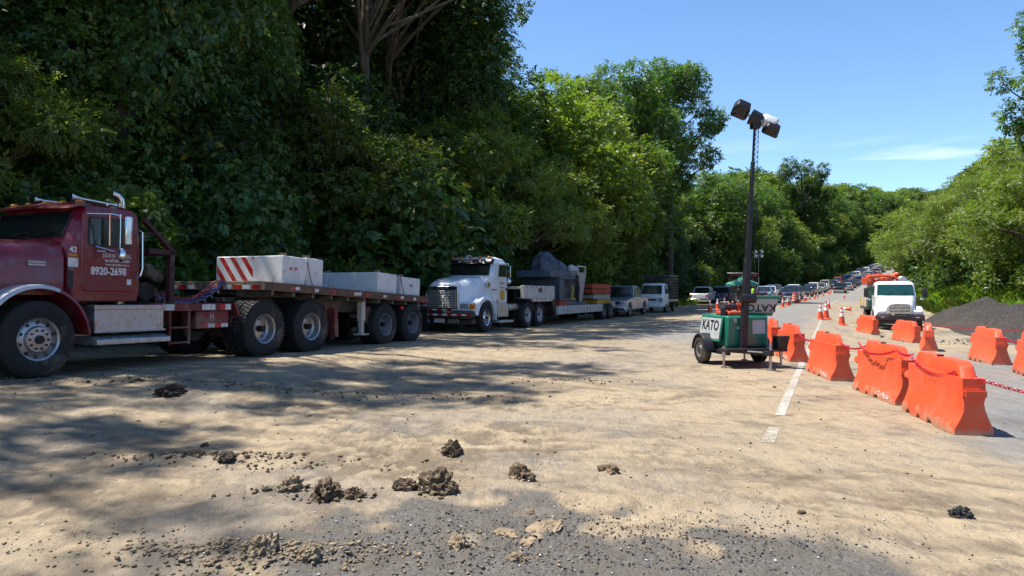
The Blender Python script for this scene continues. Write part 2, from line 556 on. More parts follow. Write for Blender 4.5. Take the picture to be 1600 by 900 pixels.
def mottle(s, t):
    """damp and churned patches, scrape streaks and tyre tracks that darken the dirt"""
    x, y = path(s, t)
    far = ss(30, 12, np.hypot(x, y))
    m = ss(.53, .66, fbm(x * .75, y * 1.0, 411, 5)) * ss(.38, .56, fbm(x * 6, y * 6, 413, 4)) * .85
    m2 = ss(.50, .64, fbm(x * 2.6, y * 2.6, 417, 5)) * ss(.42, .62, fbm(x * 13, y * 13, 419, 3)) * .6
    out = np.maximum(m, m2)
    for ang, sd, wt in ((2.55, 421, .6), (1.95, 423, .5), (2.95, 427, .5)):
        a = x * math.cos(ang) + y * math.sin(ang); b = -x * math.sin(ang) + y * math.cos(ang)
        out = np.maximum(out, wt * ss(.56, .66, fbm(a * .55, b * 6.5, sd, 4)) * ss(.48, .62, fbm(x * .6, y * .6, sd + 50, 3)) * far)
    tr = track_w(x, y) * ss(.42, .66, fbm(s * 1.1, t * 1.1, 99, 5))
    return np.clip(np.maximum(out, tr * .9), 0, 1)
def relief(s, t):
    r = 0.030 * (fbm(s * 0.55, t * 0.55, 41, 3) - 0.5)
    x, y = path(s, t)
    nearw = ss(22, 9, np.hypot(x, y))
    r = r + nearw * (0.045 * (fbm(s * 2.2, t * 2.2, 47, 4) - 0.5) + 0.030 * (fbm(s * 8, t * 8, 53, 3) - 0.5) - 0.012 * mottle(s, t))
    # lug marks pressed by tyres, in two short runs
    for (cx, cy, ang, ln, wd, pit) in ((-1.25, 7.2, 2.0, 1.5, .35, .105), (-.3, 7.6, 2.25, 1.1, .32, .1), (.35, 9.0, 2.35, 1.4, .4, .12), (1.3, 5.4, 2.6, 1.2, .3, .1)):
        dx = x - cx; dy = y - cy
        a = dx * math.cos(ang) + dy * math.sin(ang); b = -dx * math.sin(ang) + dy * math.cos(ang)
        w = ss(ln, ln * 0.6, np.abs(a)) * ss(wd, wd * 0.6, np.abs(b))
        r = r + w * 0.016 * np.sin((a + 0.5 * np.abs(b)) * 2 * PI / pit)
    mg = millings(s, t) * nearw
    r = r + mg * (0.030 * (fbm(s * 6, t * 6, 55, 4) - .5) + 0.02 * (fbm(s * 16, t * 16, 57, 2) - .5))
    # windrows of millings pushed up by a grader blade
    for (x0, y0, x1, y1, h) in ((-.6, 4.75, .6, 4.55, .035), (.35, 5.15, 1.5, 5.05, .04), (-.3, 4.35, 1.6, 4.15, .03), (1.5, 5.05, 2.1, 4.4, .025)):
        ux, uy = x1 - x0, y1 - y0; L2 = ux * ux + uy * uy
        k = np.clip(((x - x0) * ux + (y - y0) * uy) / L2, 0, 1)
        d = np.hypot(x - x0 - k * ux, y - y0 - k * uy)
        r = r + h * np.exp(-(d / .09) ** 2) * (.4 + 1.1 * fbm(x * 5, y * 5, 59, 3))
    # churned soil: low banks of crumbs
    for (cx, cy, sx, sy, h) in ((-1.35, 4.02, .75, .22, .05), (-2.55, 6.35, .8, .16, .035), (-1.95, 5.35, .55, .10, .03), (-4.2, 10.0, 2.4, .18, .03), (-1.4, 9.9, 1.5, .2, .03), (1.2, 11.5, 1.0, .25, .025)):
        w = np.exp(-((x - cx) / sx) ** 2 - ((y - cy) / sy) ** 2)
        r = r + w * h * (0.3 + 1.3 * fbm(x * 7, y * 7, 61, 3) + 0.7 * (vnoise(x * 26, y * 26, 63) - .4))
    return r
def ground_top(s, t):
    b = base_z(s, t)
    on = (t > ROAD_L) & (t < ROAD_R)
    c = cover(s, t)
    z = b + np.where(on, -0.035 + 0.055 * c + relief(s, t) * c, relief(s, t) * 1.0 + 0.012)
    # the wider forest floor is rough
    far = np.maximum(ss(-13, -18, t), ss(9, 14, t))
    return z + far * (fbm(s * .2, t * .2, 71, 3) - 0.5) * 0.8
def grass_w(s, t):
    n = fbm(s * .5, t * .5, 81, 3) - 0.5
    st = np.interp(s, [0, 100, 130, 800], [-14.0, -14.0, -9.0, -9.0])
    rt = np.interp(s, [0, 25, 48, 60, 120, 800], [16, 14, 10.5, 8.5, 6.3, 6.3])
    return np.maximum(ss(0.6, -0.8, t - st + 1.5 * n), ss(-0.6, 0.8, t - rt + 1.5 * n))
def sheet(name, S, T, zf, cf):
    s, t = np.meshgrid(S, T, indexing='ij')
    x, y = path(s, t)
    V = np.stack([x, y, zf(s, t)], -1).reshape(-1, 3)
    ns, nt = len(S), len(T)
    i = (np.arange(ns - 1)[:, None] * nt + np.arange(nt - 1)[None, :]).ravel()
    F = np.stack([i, i + nt, i + nt + 1, i + 1], -1)
    o = mesh_np(name, V, F[:, ::-1], M_GROUND, smooth=True)
    a = o.data.attributes.new('cover', 'FLOAT_COLOR', 'POINT')
    c = cf(s, t)
    a.data.foreach_set('color', np.ascontiguousarray(c.reshape(-1, 4), np.float32).ravel())
    b_ = o.data.attributes.new('track', 'FLOAT', 'POINT')
    b_.data.foreach_set('value', np.ascontiguousarray(c[..., 3], np.float32).ravel())
    tag(o, kind='structure')
    return o
def ground_col(s, t):
    n = fbm(s * 0.9, t * 0.9, 91, 4)
    r = 0.30 * ss(.45, .7, n) * ss(-9.5, -6.5, t)
    x, y = path(s, t)
    tw = mottle(s, t)
    return np.stack([r, millings(s, t), grass_w(s, t), tw], -1)
def road_col(s, t):
    n = fbm(s * 0.22, t * 0.8, 95, 4)
    n2 = fbm(s * 1.4, t * 1.4, 97, 4)
    clean = ss(13, 30, s + 10 * (n - .5)) * ss(-0.2, -1.6, t + 1.6 * (n2 - .5))
    clean = np.maximum(clean, ss(70, 105, s))
    r = 0.14 + 0.25 * (n - 0.5) * 2 + clean * 0.78 + 0.25 * (n2 - .5)
    r = r + 0.5 * ss(3.2, 4.0, t) * ss(13, 11, s)
    # darker patched lane to the right of the barriers
    r = r + 0.75 * ss(0.9, 1.7, t + .5 * (n2 - .5)) * ss(4.6, 3.8, t) * ss(6, 9, s) * ss(24, 16, s)
    return np.stack([np.clip(r, 0, 1), millings(s, t) * 0.8, np.zeros_like(s), mottle(s, t) * .8], -1)
GS = steps((-40, 1.5, 2.0), (1.5, 12, .05), (12, 30, .22), (30, 120, 1.4), (120, 720, 8.0))
GT = steps((-250, -60, 14), (-60, -16, 2.2), (-16, -9, .4), (-9, 4.6, .05), (4.6, 14, .4), (14, 60, 2.2), (60, 260, 14))
sheet('ground', GS, GT, ground_top, ground_col)
sheet('road', steps((1.6, 16, .08), (16, 30, .22), (30, 120, 1.4), (120, 420, 6.0)), steps((ROAD_L, ROAD_R, .09)), lambda s, t: base_z(s, t) + 0.004, road_col)

def paint_mat(name, c, wear):
    m, n, l, b = new_mat(name)
    tc = n.new('ShaderNodeTexCoord')
    f, _ = noise_fac(n, l, tc.outputs['Object'], 22.0, 6, wear, wear + 0.22, 0.7)
    f2, _ = noise_fac(n, l, tc.outputs['Object'], 1.3, 5, 0.35, 0.65, 0.6)
    c1 = mixrgb(n, l, f2, c, (c[0] * .72, c[1] * .70, c[2] * .64))
    l.new(c1, b.inputs['Base Color'])
    tp = n.new('ShaderNodeBsdfTransparent'); mx = n.new('ShaderNodeMixShader')
    l.new(f, mx.inputs[0]); l.new(b.outputs[0], mx.inputs[1]); l.new(tp.outputs[0], mx.inputs[2])
    l.new(mx.outputs[0], n['Material Output'].inputs['Surface'])
    b.inputs['Roughness'].default_value = 0.8
    MATS[name] = m
    return m
P_WHITE = paint_mat('road_paint_white', (0.47, 0.44, 0.38), 0.47)
P_YEL = paint_mat('road_paint_yellow', (0.58, 0.36, 0.07), 0.47)
def stripe(t0, w, s0, s1, mat, name):
    S = steps((s0, min(s1, 60), .4), (min(s1, 60), s1, 3.0)) if s1 > 60 else steps((s0, s1, .2))
    V = []; F = []
    for i, s in enumerate(S):
        jag = 0.004 * math.sin(s * 2.3)
        for t in (t0 - w / 2 + jag, t0 + w / 2 + jag * .5):
            x, y = path(s, t)
            V.append((float(x), float(y), float(base_z(s, t)) + 0.010))
    for i in range(len(S) - 1):
        F.append((2 * i, 2 * i + 1, 2 * i + 3, 2 * i + 2))
    b = MB(); b.add(V, F)
    o = b.build(name, mat)
    return tag(o, kind='structure')
stripe(-0.58, .12, 7.45, 8.3, paint_mat('road_paint_faded', (0.46, 0.41, 0.33), 0.44), 'edge_line')
stripe(-0.58, .11, 9.1, 320, P_WHITE, 'edge_line')
stripe(-4.22, .11, 30, 320, P_YEL, 'centre_line')
stripe(-4.02, .11, 33, 320, P_YEL, 'centre_line')
stripe(4.35, .11, 14.5, 22.5, P_WHITE, 'edge_line')
stripe(-7.9, .11, 85, 320, P_WHITE, 'edge_line')
# ------------------------------------------------------------------ trees
def unit(a):
    return a / np.maximum(np.linalg.norm(a, axis=-1, keepdims=True), 1e-6)
def leaf_mesh(C, Rd, n, L, rng, per=6, droop=0.5, shell=0.5, flat=1.0, aspect=0.42, top=0.0):
    """sprigs of small leaves over the shells of the clumps C (k,3) with radii Rd"""
    C = np.asarray(C, float); Rd = np.asarray(Rd, float)
    p = Rd ** 2; p = p / p.sum()
    idx = rng.choice(len(C), n, p=p)
    d = unit(rng.normal(size=(n, 3)) + np.array([0, 0, top]))
    rad = Rd[idx] * (shell + (1 - shell) * rng.random(n) ** 0.6) * (0.85 + 0.35 * rng.random(n))
    P = C[idx] + d * rad[:, None] * np.array([1, 1, flat])
    ax = unit(d * 0.8 + rng.normal(size=(n, 3)) * 0.45 + np.array([0, 0, -droop]))
    up = np.array([0, 0, 1.0]) + rng.normal(size=(n, 3)) * 0.35
    sd = unit(np.cross(ax, up)); nr = np.cross(sd, ax)
    L = L * (0.6 + 0.9 * rng.random(n)[:, None] ** 1.5)
    Vs = []
    for j in range(per):
        sg = 1 if j % 2 == 0 else -1
        Lj = L * (0.75 + 0.5 * rng.random(n))[:, None]
        b = P + ax * L * 0.5 * (j // 2)
        if j == per - 1 and per % 2 == 1:
            ld = ax
        else:
            ld = unit(sd * sg * 0.85 + ax * 0.6 + rng.normal(size=(n, 3)) * 0.18 + np.array([0, 0, -0.18]))
        ls = unit(np.cross(nr + rng.normal(size=(n, 3)) * 0.35, ld))
        ln = np.cross(ld, ls)
        mid = b + ld * Lj * 0.48 + ln * Lj * 0.05
        Vs.append(np.stack([b, mid + ls * Lj * aspect * 0.5, b + ld * Lj - ln * Lj * 0.12, mid - ls * Lj * aspect * 0.5], 1))
    V = np.concatenate(Vs, 0).reshape(-1, 3)
    F = np.arange(len(V)).reshape(-1, 4)
    return V, F
LEAF_DEEP = leaf_mat('leaf_deep_green', (0.026, 0.060, 0.016), (0.082, 0.145, 0.034), 0.34)
LEAF_MID = leaf_mat('leaf_mid_green', (0.044, 0.095, 0.018), (0.120, 0.195, 0.040), 0.40)
LEAF_SUNLIT = leaf_mat('leaf_sunlit_yellow_green', (0.085, 0.130, 0.020), (0.185, 0.235, 0.045), 0.45)  # brighter, yellower leaf colour stands in for foliage caught by the sun
LEAF_SOFT = leaf_mat('leaf_feathery_green', (0.090, 0.132, 0.026), (0.185, 0.225, 0.055), 0.45)
GRASSM = leaf_mat('grass_blade', (0.10, 0.17, 0.024), (0.22, 0.30, 0.055), 0.45, yellow=(0.30, 0.26, 0.08))
BARK = pm('bark', (0.12, 0.095, 0.07), 0.95, 0, 0.3, 3.0, bump=0.8, bscale=14, spots=((0.26, 0.24, 0.20), 2.2, 0.60))
def trunk_mesh(H, r, C, rng, n_limb, fork, lean=(0, 0)):
    b = MB()
    pts = []; rr = []
    for i in range(9):
        k = i / 8
        pts.append((lean[0] * k * k * H + 0.15 * math.sin(3 * k + r * 9), lean[1] * k * k * H + 0.12 * math.sin(4 * k + 1 + r * 5), H * k - 0.4))
        rr.append(r * (1.35 if i == 0 else 1.0) * (1 - 0.72 * k))
    b.tube(pts, rr, 9)
    order = rng.permutation(len(C))[:n_limb]
    for j in order:
        c = C[j]
        k = min(0.95, max(fork, (c[2] - 2.2) / H * 0.85))
        i = k * 8; a = int(i); f = i - a
        p0 = Vector(pts[a]).lerp(Vector(pts[min(8, a + 1)]), f)
        p3 = Vector(c)
        q = []; qr = []
        r0 = r * (1 - 0.72 * k) * 0.6
        for m in range(6):
            u = m / 5
            p = p0.lerp(p3, u) + Vector((0, 0, 0.10 * (p3 - p0).length * math.sin(u * PI) * (0.6 - u)))
            p += Vector(rng.normal(size=3) * 0.08 * (1 if 0 < m < 5 else 0))
            q.append(p); qr.append(r0 * (1 - 0.85 * u) + 0.012)
        b.tube(q, qr, 6)
    return b
def proto(name, seed, H, r, C, Rd, n, L, mat, n_limb=18, fork=0.35, lean=(0, 0), **kw):
    rng = np.random.default_rng(seed)
    t = trunk_mesh(H, r, C, rng, n_limb, fork, lean).build('trunk', BARK, None, smooth=True, angle=60)
    V, F = leaf_mesh(C, Rd, n, L, rng, **kw)
    c = mesh_np('crown', V, F, mat)
    meshes = (t.data, c.data)
    bpy.data.objects.remove(t); bpy.data.objects.remove(c)
    return meshes
def clumps_ellipsoid(rng, n, cz, rx, rz, r0, r1, hollow=0.35, fl=0.0):
    C = []; Rd = []
    while len(C) < n:
        d = rng.normal(size=3); d /= np.linalg.norm(d)
        k = hollow + (1 - hollow) * rng.random() ** 0.5
        p = np.array([d[0] * rx * k, d[1] * rx * k, cz + d[2] * rz * k * (1 if d[2] > 0 else 1 - fl)])
        C.append(p); Rd.append(r0 + (r1 - r0) * rng.random())
    return np.array(C), np.array(Rd)
PROTO = {}
def make_protos():
    g = np.random.default_rng
    for i in range(3):   # tall broad forest trees, 17 m, crown from 6 m up
        C, Rd = clumps_ellipsoid(g(10 + i), 30, 11.5, 4.3, 5.2, 0.9, 1.9)
        PROTO['broad%d' % i] = proto('b', 20 + i, 15.0, 0.33, C, Rd, 10500, 0.185, LEAF_DEEP if i < 2 else LEAF_MID, 22, 0.38)
    for i in range(3):   # trees hung with creepers down to the ground, 11 m
        rng = g(40 + i); C = []; Rd = []
        for k in range(46):
            z = 0.5 + 10.2 * rng.random() ** 0.9
            a = rng.random() * 2 * PI
            w = 2.6 * (1 - 0.45 * (z / 11) ** 2) * (0.75 + 0.5 * rng.random())
            C.append((w * math.cos(a), w * math.sin(a), z)); Rd.append(0.7 + 0.8 * rng.random())
        PROTO['vine%d' % i] = proto('v', 50 + i, 9.5, 0.26, np.array(C), np.array(Rd), 14500, (0.135, 0.115, 0.15)[i], (LEAF_DEEP, LEAF_MID, LEAF_DEEP)[i], 14, 0.3, droop=0.9, aspect=0.58, per=5)
    for i in range(2):   # lit rounded trees of fine foliage, 10 m
        C, Rd = clumps_ellipsoid(g(60 + i), 40, 5.6, 3.4, 4.8, 0.8, 1.5, 0.5)
        PROTO['round%d' % i] = proto('r', 70 + i, 8.5, 0.22, C, Rd, 6500, 0.22, LEAF_SUNLIT if i == 0 else LEAF_MID, 16, 0.25, droop=0.35, top=0.25)
    for i in range(2):   # tall sparse trees with upright limbs and gaps, 24 m
        C, Rd = clumps_ellipsoid(g(80 + i), 30, 17.5, 5.0, 6.0, 0.8, 1.7, 0.3)
        PROTO['sparse%d' % i] = proto('s', 90 + i, 21.0, 0.36, C, Rd, 6200, 0.26, LEAF_MID, 26, 0.42, (0.02, 0), droop=0.4)
    for i in range(2):   # high lacy crowns, gaps kept wide to let dappled sun through, 22 m
        rng = g(95 + i); C = []; Rd = []
        for k in range(26):
            a = rng.random() * 2 * PI; q = 7.0 * rng.random() ** 0.5
            C.append((q * math.cos(a), q * math.sin(a), 20.5 - 0.05 * q * q + rng.normal() * 1.0 - 3.0 * rng.random())); Rd.append(0.5 + 0.8 * rng.random())
        PROTO['lace%d' % i] = proto('l', 97 + i, 19.0, 0.30, np.array(C), np.array(Rd), 2600, 0.20, LEAF_MID, 26, 0.5, droop=0.3, flat=0.6, per=7, aspect=0.4)
    for i in range(2):   # feathery umbrella crowns, 12 m
        rng = g(100 + i); C = []; Rd = []
        for k in range(42):
            a = rng.random() * 2 * PI; q = 6.3 * rng.random() ** 0.55
            C.append((q * math.cos(a), q * math.sin(a), 10.2 - 0.10 * q * q + rng.normal() * 0.9 - 2.2 * rng.random())); Rd.append(0.9 + 0.9 * rng.random())
        PROTO['umbrella%d' % i] = proto('u', 110 + i, 9.0, 0.28, np.array(C), np.array(Rd), 6800, 0.19, LEAF_SOFT, 26, 0.3, droop=0.25, flat=0.5, per=7, aspect=0.36)
    for i in range(3):   # undergrowth
        C, Rd = clumps_ellipsoid(g(120 + i), 22, 1.3, 1.7, 1.6, 0.5, 0.9, 0.4)
        C[:, 2] = np.maximum(C[:, 2], 0.25)
        PROTO['bush%d' % i] = proto('u', 130 + i, 1.9, 0.07, C, Rd, 2600, 0.16, (LEAF_MID, LEAF_DEEP, LEAF_SUNLIT)[i], 12, 0.1, droop=0.4, aspect=0.55)
    for i in range(2):   # far trees on the hill
        C, Rd = clumps_ellipsoid(g(140 + i), 26, 8.0, 4.6, 5.6, 1.0, 2.0, 0.5)
        PROTO['far%d' % i] = proto('f', 150 + i, 11.0, 0.3, C, Rd, 2600, 0.42, LEAF_MID if i else LEAF_SOFT, 8, 0.3, top=0.3)
make_protos()
ORD = ['first', 'second', 'third', 'fourth', 'fifth', 'sixth', 'seventh', 'eighth', 'ninth', 'tenth', 'eleventh', 'twelfth', 'thirteenth', 'fourteenth', 'fifteenth', 'sixteenth', 'seventeenth', 'eighteenth', 'nineteenth', 'twentieth']
def ordinal(i):
    if i < 20: return ORD[i]
    tens = {2: 'twenty', 3: 'thirty', 4: 'forty', 5: 'fifty', 6: 'sixty', 7: 'seventy', 8: 'eighty'}
    i += 1
    if i % 10 == 0: return {2: 'twentieth', 3: 'thirtieth', 4: 'fortieth', 5: 'fiftieth', 6: 'sixtieth', 7: 'seventieth', 8: 'eightieth'}[i // 10]
    return tens[i // 10] + '-' + ORD[i % 10 - 1]
TREE_N = {}
def tree(kind, s, t, scale, rz, name, row, adj, cat='tree', sz=None, sink=0.1, solo=False):
    """row: phrase naming the row of trees; the label counts along it"""
    x, y = path(s, t)
    z = float(ground_top(np.array([float(s)]), np.array([float(t)]))[0]) - sink
    root = empty(name, (float(x), float(y), z), rz)
    root.scale = (scale, scale, sz or scale)
    tm, cm = PROTO[kind]
    for nm, me in (('trunk', tm), ('crown', cm)) if name not in ('bush',) else (('stem', tm), ('foliage', cm)):
        o = bpy.data.objects.new(nm, me); col.objects.link(o); o.parent = root
    if solo:
        tag(root, adj, cat, row)
    else:
        k = TREE_N.get(row, 0); TREE_N[row] = k + 1
        tag(root, '%s, %s along %s' % (adj, ordinal(k), row), cat, row)
    return root
rt = random.Random(5)
def plant_forest():
    # left: creeper-hung front row, from beside the camera to the far rise
    s = -13.0; k = 0
    while s < 128:
        kd = 'vine%d' % (k % 3)
        tt = -20.0 + rt.uniform(-1.4, 1.4)
        tree(kd, s, tt, rt.uniform(.85, 1.2), rt.uniform(0, 6.28), 'creeper_hung_tree', 'the front row of the left wood', 'dark tree hung with creepers', sz=rt.uniform(.75, 1.35))
        s += rt.uniform(3.9, 5.0) if s < 60 else rt.uniform(5, 6.5); k += 1
    for s in (9.5, 13.2, 15.4, 17.8):
        tree('vine%d' % (int(s) % 3), s, -19.8, 1.05, s, 'creeper_hung_tree', 'the front row of the left wood', 'dark tree hung with creepers', sz=.9)
    # tall crowns behind and over them; heights follow the skyline
    k = 0; s = -15.0
    while s < 38:
        tree('broad%d' % (k % 3), s, -24.4 + rt.uniform(-1.2, 1.2), rt.uniform(.92, 1.12), rt.uniform(0, 6.28), 'broadleaf_tree', 'the second row of the left wood', 'tall dark broadleaf tree')
        s += rt.uniform(5.6, 7.4); k += 1
    s = -18.0
    while s < 150:
        if 34 < s < 64:
            s += 5; k += 1; continue
        tree('broad%d' % (k % 3), s, -31.0 + rt.uniform(-2, 2), rt.uniform(1.0, 1.25), rt.uniform(0, 6.28), 'broadleaf_tree', 'the third row of the left wood', 'tall inner broadleaf tree')
        s += rt.uniform(6.5, 8.5); k += 1
    tree('broad0', 36.5, -20.0, 1.22, 1.0, 'broadleaf_tree', 'the second row of the left wood', 'tall dark broadleaf tree')
    tree('broad1', 32.0, -20.5, 1.15, 2.0, 'broadleaf_tree', 'the second row of the left wood', 'tall dark broadleaf tree')
    # the bright rounded tree behind the silver pickup and its neighbours
    tree('round0', 45.0, -15.9, 1.36, 0.4, 'round_crowned_tree', 'bright trees left of the road', 'round tree in sunlit yellow-green behind the silver pickup', solo=True)
    tree('round0', 51.5, -15.9, 1.2, 2.4, 'round_crowned_tree', 'bright trees left of the road', 'round tree in sunlit yellow-green behind the white cage truck', solo=True)
    tree('round1', 58, -16.6, 1.25, 1.4, 'round_crowned_tree', 'bright trees left of the road', 'mid green round tree right of the white cage truck', solo=True)
    tree('round1', 40.0, -17.4, 1.15, 3.0, 'round_crowned_tree', 'bright trees left of the road', 'mid green round tree behind the stacked red beams', solo=True)
    tree('sparse0', 66, -17.0, .96, 0.3, 'tall_open_tree', 'tall open trees left of the road', 'tall open-crowned tree with bare limbs left of the floodlight mast', solo=True)
    tree('sparse1', 76, -16.0, 1.06, 2.1, 'tall_open_tree', 'tall open trees left of the road', 'tallest open-crowned tree just left of the floodlight mast', solo=True)
    tree('sparse1', 57, -19.0, .80, 4.4, 'tall_open_tree', 'tall open trees left of the road', 'open-crowned tree with thin limbs behind the bright round trees', solo=True)
    tree('sparse0', 178, -14.0, 1.22, 1.1, 'tall_open_tree', 'tall open trees left of the road', 'tall spreading open-crowned tree right of the floodlight mast', solo=True)
    tree('sparse1', 192, -16.0, 1.08, 3.1, 'tall_open_tree', 'tall open trees left of the road', 'open-crowned tree beside the tall spreading one above the queue', solo=True)
    for i, ss_ in enumerate((18.5, 23.5, 2.6, 7.6, 11.6, 30)):  # unseen crowns, added to dapple the ground and lorries with shade
        tree('lace%d' % (i % 2), ss_, (-20.6, -20.4, -20.0, -20.8, -19.6, -20)[i], (1.0, 1.0, 1.05, 1.0, 1.1, 1.0)[i], i * 1.7, 'tall_open_tree', 'tall open trees over the left lorries', 'tall open tree added to dapple shade over the lorries')
    tree('lace1', 25.8, -18.3, .93, 2.0, 'tall_open_tree', 'tall open trees over the left lorries', 'tall tree with a bare pale trunk behind the rear of the flatbed', solo=True)
    for (bs, bt, bk, bsc) in ((9.0, -15.6, 2, 1.0), (11.0, -15.0, 0, 1.1), (15.5, -15.4, 0, .9), (20.0, -15.2, 2, .8), (31, -15.5, 2, 1.2)):  # the yellow kind imitates sunlit fronds by its leaf colour
        tree('bush%d' % bk, bs, bt, bsc, bs, 'bush', 'the foot of the left wood', 'leafy bush', 'bush')
    for i, (us, ut, usc) in enumerate(((4.0, -18.4, .80), (10.0, -18.2, .55), (22.5, -18.6, .75), (33.5, -17.6, .9), (38.5, -17.2, .8))):
        tree('umbrella%d' % (i % 2), us, ut, usc, us, 'feathery_tree', 'the front of the left wood', 'feathery tree standing before the dark creepers')
    tree('bush1', 24.0, -16.2, 1.9, .4, 'bush', 'the foot of the left wood', 'leafy bush', 'bush')
    tree('bush1', 27.6, -16.4, 1.8, 1.4, 'bush', 'the foot of the left wood', 'leafy bush', 'bush')
    # left row onwards up the rise
    s = 64; k = 0
    while s < 340:
        kd = ('broad2', 'round1', 'sparse1', 'broad2', 'umbrella0', 'sparse0')[k % 6]
        sc = {'b': rt.uniform(.95, 1.12), 'r': rt.uniform(1.35, 1.7), 'u': rt.uniform(1.3, 1.5), 's': rt.uniform(.72, .85)}[kd[0]]
        if s > 150: sc *= 1.15
        tree(kd, s, rt.uniform(-20, -17.0) - (4.5 if s < 105 else 0) - (2.0 if kd[0] == 'u' else 0), sc, rt.uniform(0, 6.28), 'roadside_tree', 'the left row above the waiting traffic', 'green leafy tree')
        s += rt.uniform(5.5, 7.5); k += 1
    s = 150
    while s < 360:
        tree('far%d' % (k % 2), s, rt.uniform(-30, -25), rt.uniform(1.5, 1.9), rt.uniform(0, 6.28), 'roadside_tree', 'the rear left row above the waiting traffic', 'green leafy tree')
        s += rt.uniform(8, 11); k += 1
    # low growth along the left edge
    s = -4; k = 0
    while s < 125:
        tree('bush%d' % (1 if s < 45 else k % 3), s, -17.2 + rt.uniform(-.6, .6), rt.uniform(.9, 1.5), rt.uniform(0, 6.28), 'bush', 'the foot of the left wood', 'leafy bush', 'bush')
        s += rt.uniform(2.6, 3.8); k += 1
    s = 128; k = 0
    while s < 300:
        tree('bush%d' % (k % 3), s, -12.5 + rt.uniform(-1, .8), rt.uniform(1.2, 2.3), rt.uniform(0, 6.28), 'bush', 'the grassy bank left of the queue', 'leafy bush', 'bush')
        s += rt.uniform(4.5, 8); k += 1
    # right side
    k = 0
    tree('sparse0', 55.5, 13.4, .80, 2.6, 'tall_open_tree', 'tall open trees right of the road', 'tall tree with thin drooping branches at the right picture edge', solo=True)
    tree('sparse1', 60, 18.5, .74, 0.6, 'tall_open_tree', 'tall open trees right of the road', 'tall open tree behind the gravel heap near the right picture edge', solo=True)
    tree('broad2', 56, 20.5, .85, 1.6, 'broadleaf_tree', 'tall open trees right of the road', 'dense green tree behind the gravel heap at the far right', solo=True)
    s = 60.0
    while s < 330:
        kd = ('umbrella0', 'umbrella1')[k % 2]
        sc = {'u': rt.uniform(.95, 1.15), 'r': rt.uniform(1.0, 1.25), 'f': rt.uniform(.9, 1.1)}[kd[0]] * (1 + max(0, s - 80) / 480)
        tree(kd, s, 15.6 + rt.uniform(-1.0, 1.6) - min(3.0, max(0, s - 80) / 15), sc, rt.uniform(0, 6.28), 'feathery_tree', 'the row right of the road', 'feathery light green tree')
        s += rt.uniform(5.0, 7.0); k += 1
    s = 66.0
    while s < 340:
        kd = ('umbrella1', 'umbrella0', 'far0')[k % 3]
        tree(kd, s, 24.0 + rt.uniform(-2, 2), rt.uniform(1.15, 1.4) * (1 + max(0, s - 80) / 420), rt.uniform(0, 6.28), 'feathery_tree', 'the rear row right of the road', 'feathery light green tree')
        s += rt.uniform(7, 9); k += 1
    s = 50
    while s < 300:
        tree('bush%d' % ((0, 2, 1)[k % 3]), s, 13.8 + rt.uniform(-.6, 1.2) - min(3.6, max(0, s - 80) / 15), rt.uniform(.9, 1.5) if s < 110 else rt.uniform(1.4, 2.4), rt.uniform(0, 6.28), 'bush', 'the verge right of the road', 'leafy green bush', 'bush')
        s += rt.uniform(2.8, 4.0) if s < 110 else rt.uniform(5, 8); k += 1
    # wooded hill where the road bends away
    for i in range(70):
        x = 150 + 150 * rt.random(); y = 330 + 210 * (i / 70) + rt.uniform(-12, 12)
        x = (0.40 + 0.20 * rt.random()) * y
        root = empty('hill_tree', (x, y, 0), rt.uniform(0, 6.28))
        d = np.hypot(_X - x, _Y - y); j = int(np.argmin(d)); th = _th[j]
        tt = (x - _X[j]) * math.cos(th) - (y - _Y[j]) * math.sin(th)
        if abs(tt) < 10:
            bpy.data.objects.remove(root); continue
        root.location.z = float(ground_top(np.array([_S[j]]), np.array([tt]))[0]) - 0.3
        sc = rt.uniform(1.2, 1.7); root.scale = (sc, sc, sc)
        for nm, me in zip(('trunk', 'crown'), PROTO['far%d' % (i % 2)]):
            o = bpy.data.objects.new(nm, me); col.objects.link(o); o.parent = root
        tag(root, 'small far tree in the canopy of the wooded hill at the road end', 'tree', 'trees covering the far hill')
plant_forest()

# ------------------------------------------------------------------ grass
def grass(name, label, spots, n_each, hgt, seed):
    rng = np.random.default_rng(seed)
    V = []; 
    for (s0, s1, t0, t1, n, h) in spots:
        s = rng.uniform(s0, s1, n); t = rng.uniform(t0, t1, n)
        keep = fbm(s * .7, t * .7, 201, 3) > 0.36
        s = s[keep]; t = t[keep]; m = len(s)
        x, y = path(s, t); z = ground_top(s, t) - 0.03
        b = np.stack([x, y, z], -1)
        a = rng.random(m) * 2 * PI
        hh = h * (0.5 + rng.random(m)) * (0.5 + fbm(s * .5, t * .5, 211, 3))
        w = 0.020 + 0.018 * rng.random(m) + h * 0.015
        d = np.stack([np.cos(a), np.sin(a), 0 * a], -1); q = np.stack([-np.sin(a), np.cos(a), 0 * a], -1)
        lean = (0.25 + 0.6 * rng.random(m))[:, None] * hh[:, None]
        mid = b + d * lean * 0.35 + np.array([0, 0, 1]) * hh[:, None] * 0.6
        tip = b + d * lean + np.array([0, 0, 1]) * hh[:, None] * 0.95
        V.append(np.stack([b - q * w[:, None], b + q * w[:, None], mid + q * w[:, None] * .7, tip, mid - q * w[:, None] * .7], 1))
    V = np.concatenate(V, 0).reshape(-1, 3)
    F = np.arange(len(V)).reshape(-1, 5)
    o = mesh_np(name, V, F, GRASSM)
    return tag(o, label, 'grass', kind='stuff')
grass('verge_grass', 'tall bright green grass on the verge behind the gravel heap', [(44, 62, 7.5, 16, 22000, .8), (60, 100, 6.8, 13, 20000, .8), (100, 300, 6.4, 10.5, 12000, .9)], 0, .6, 1)
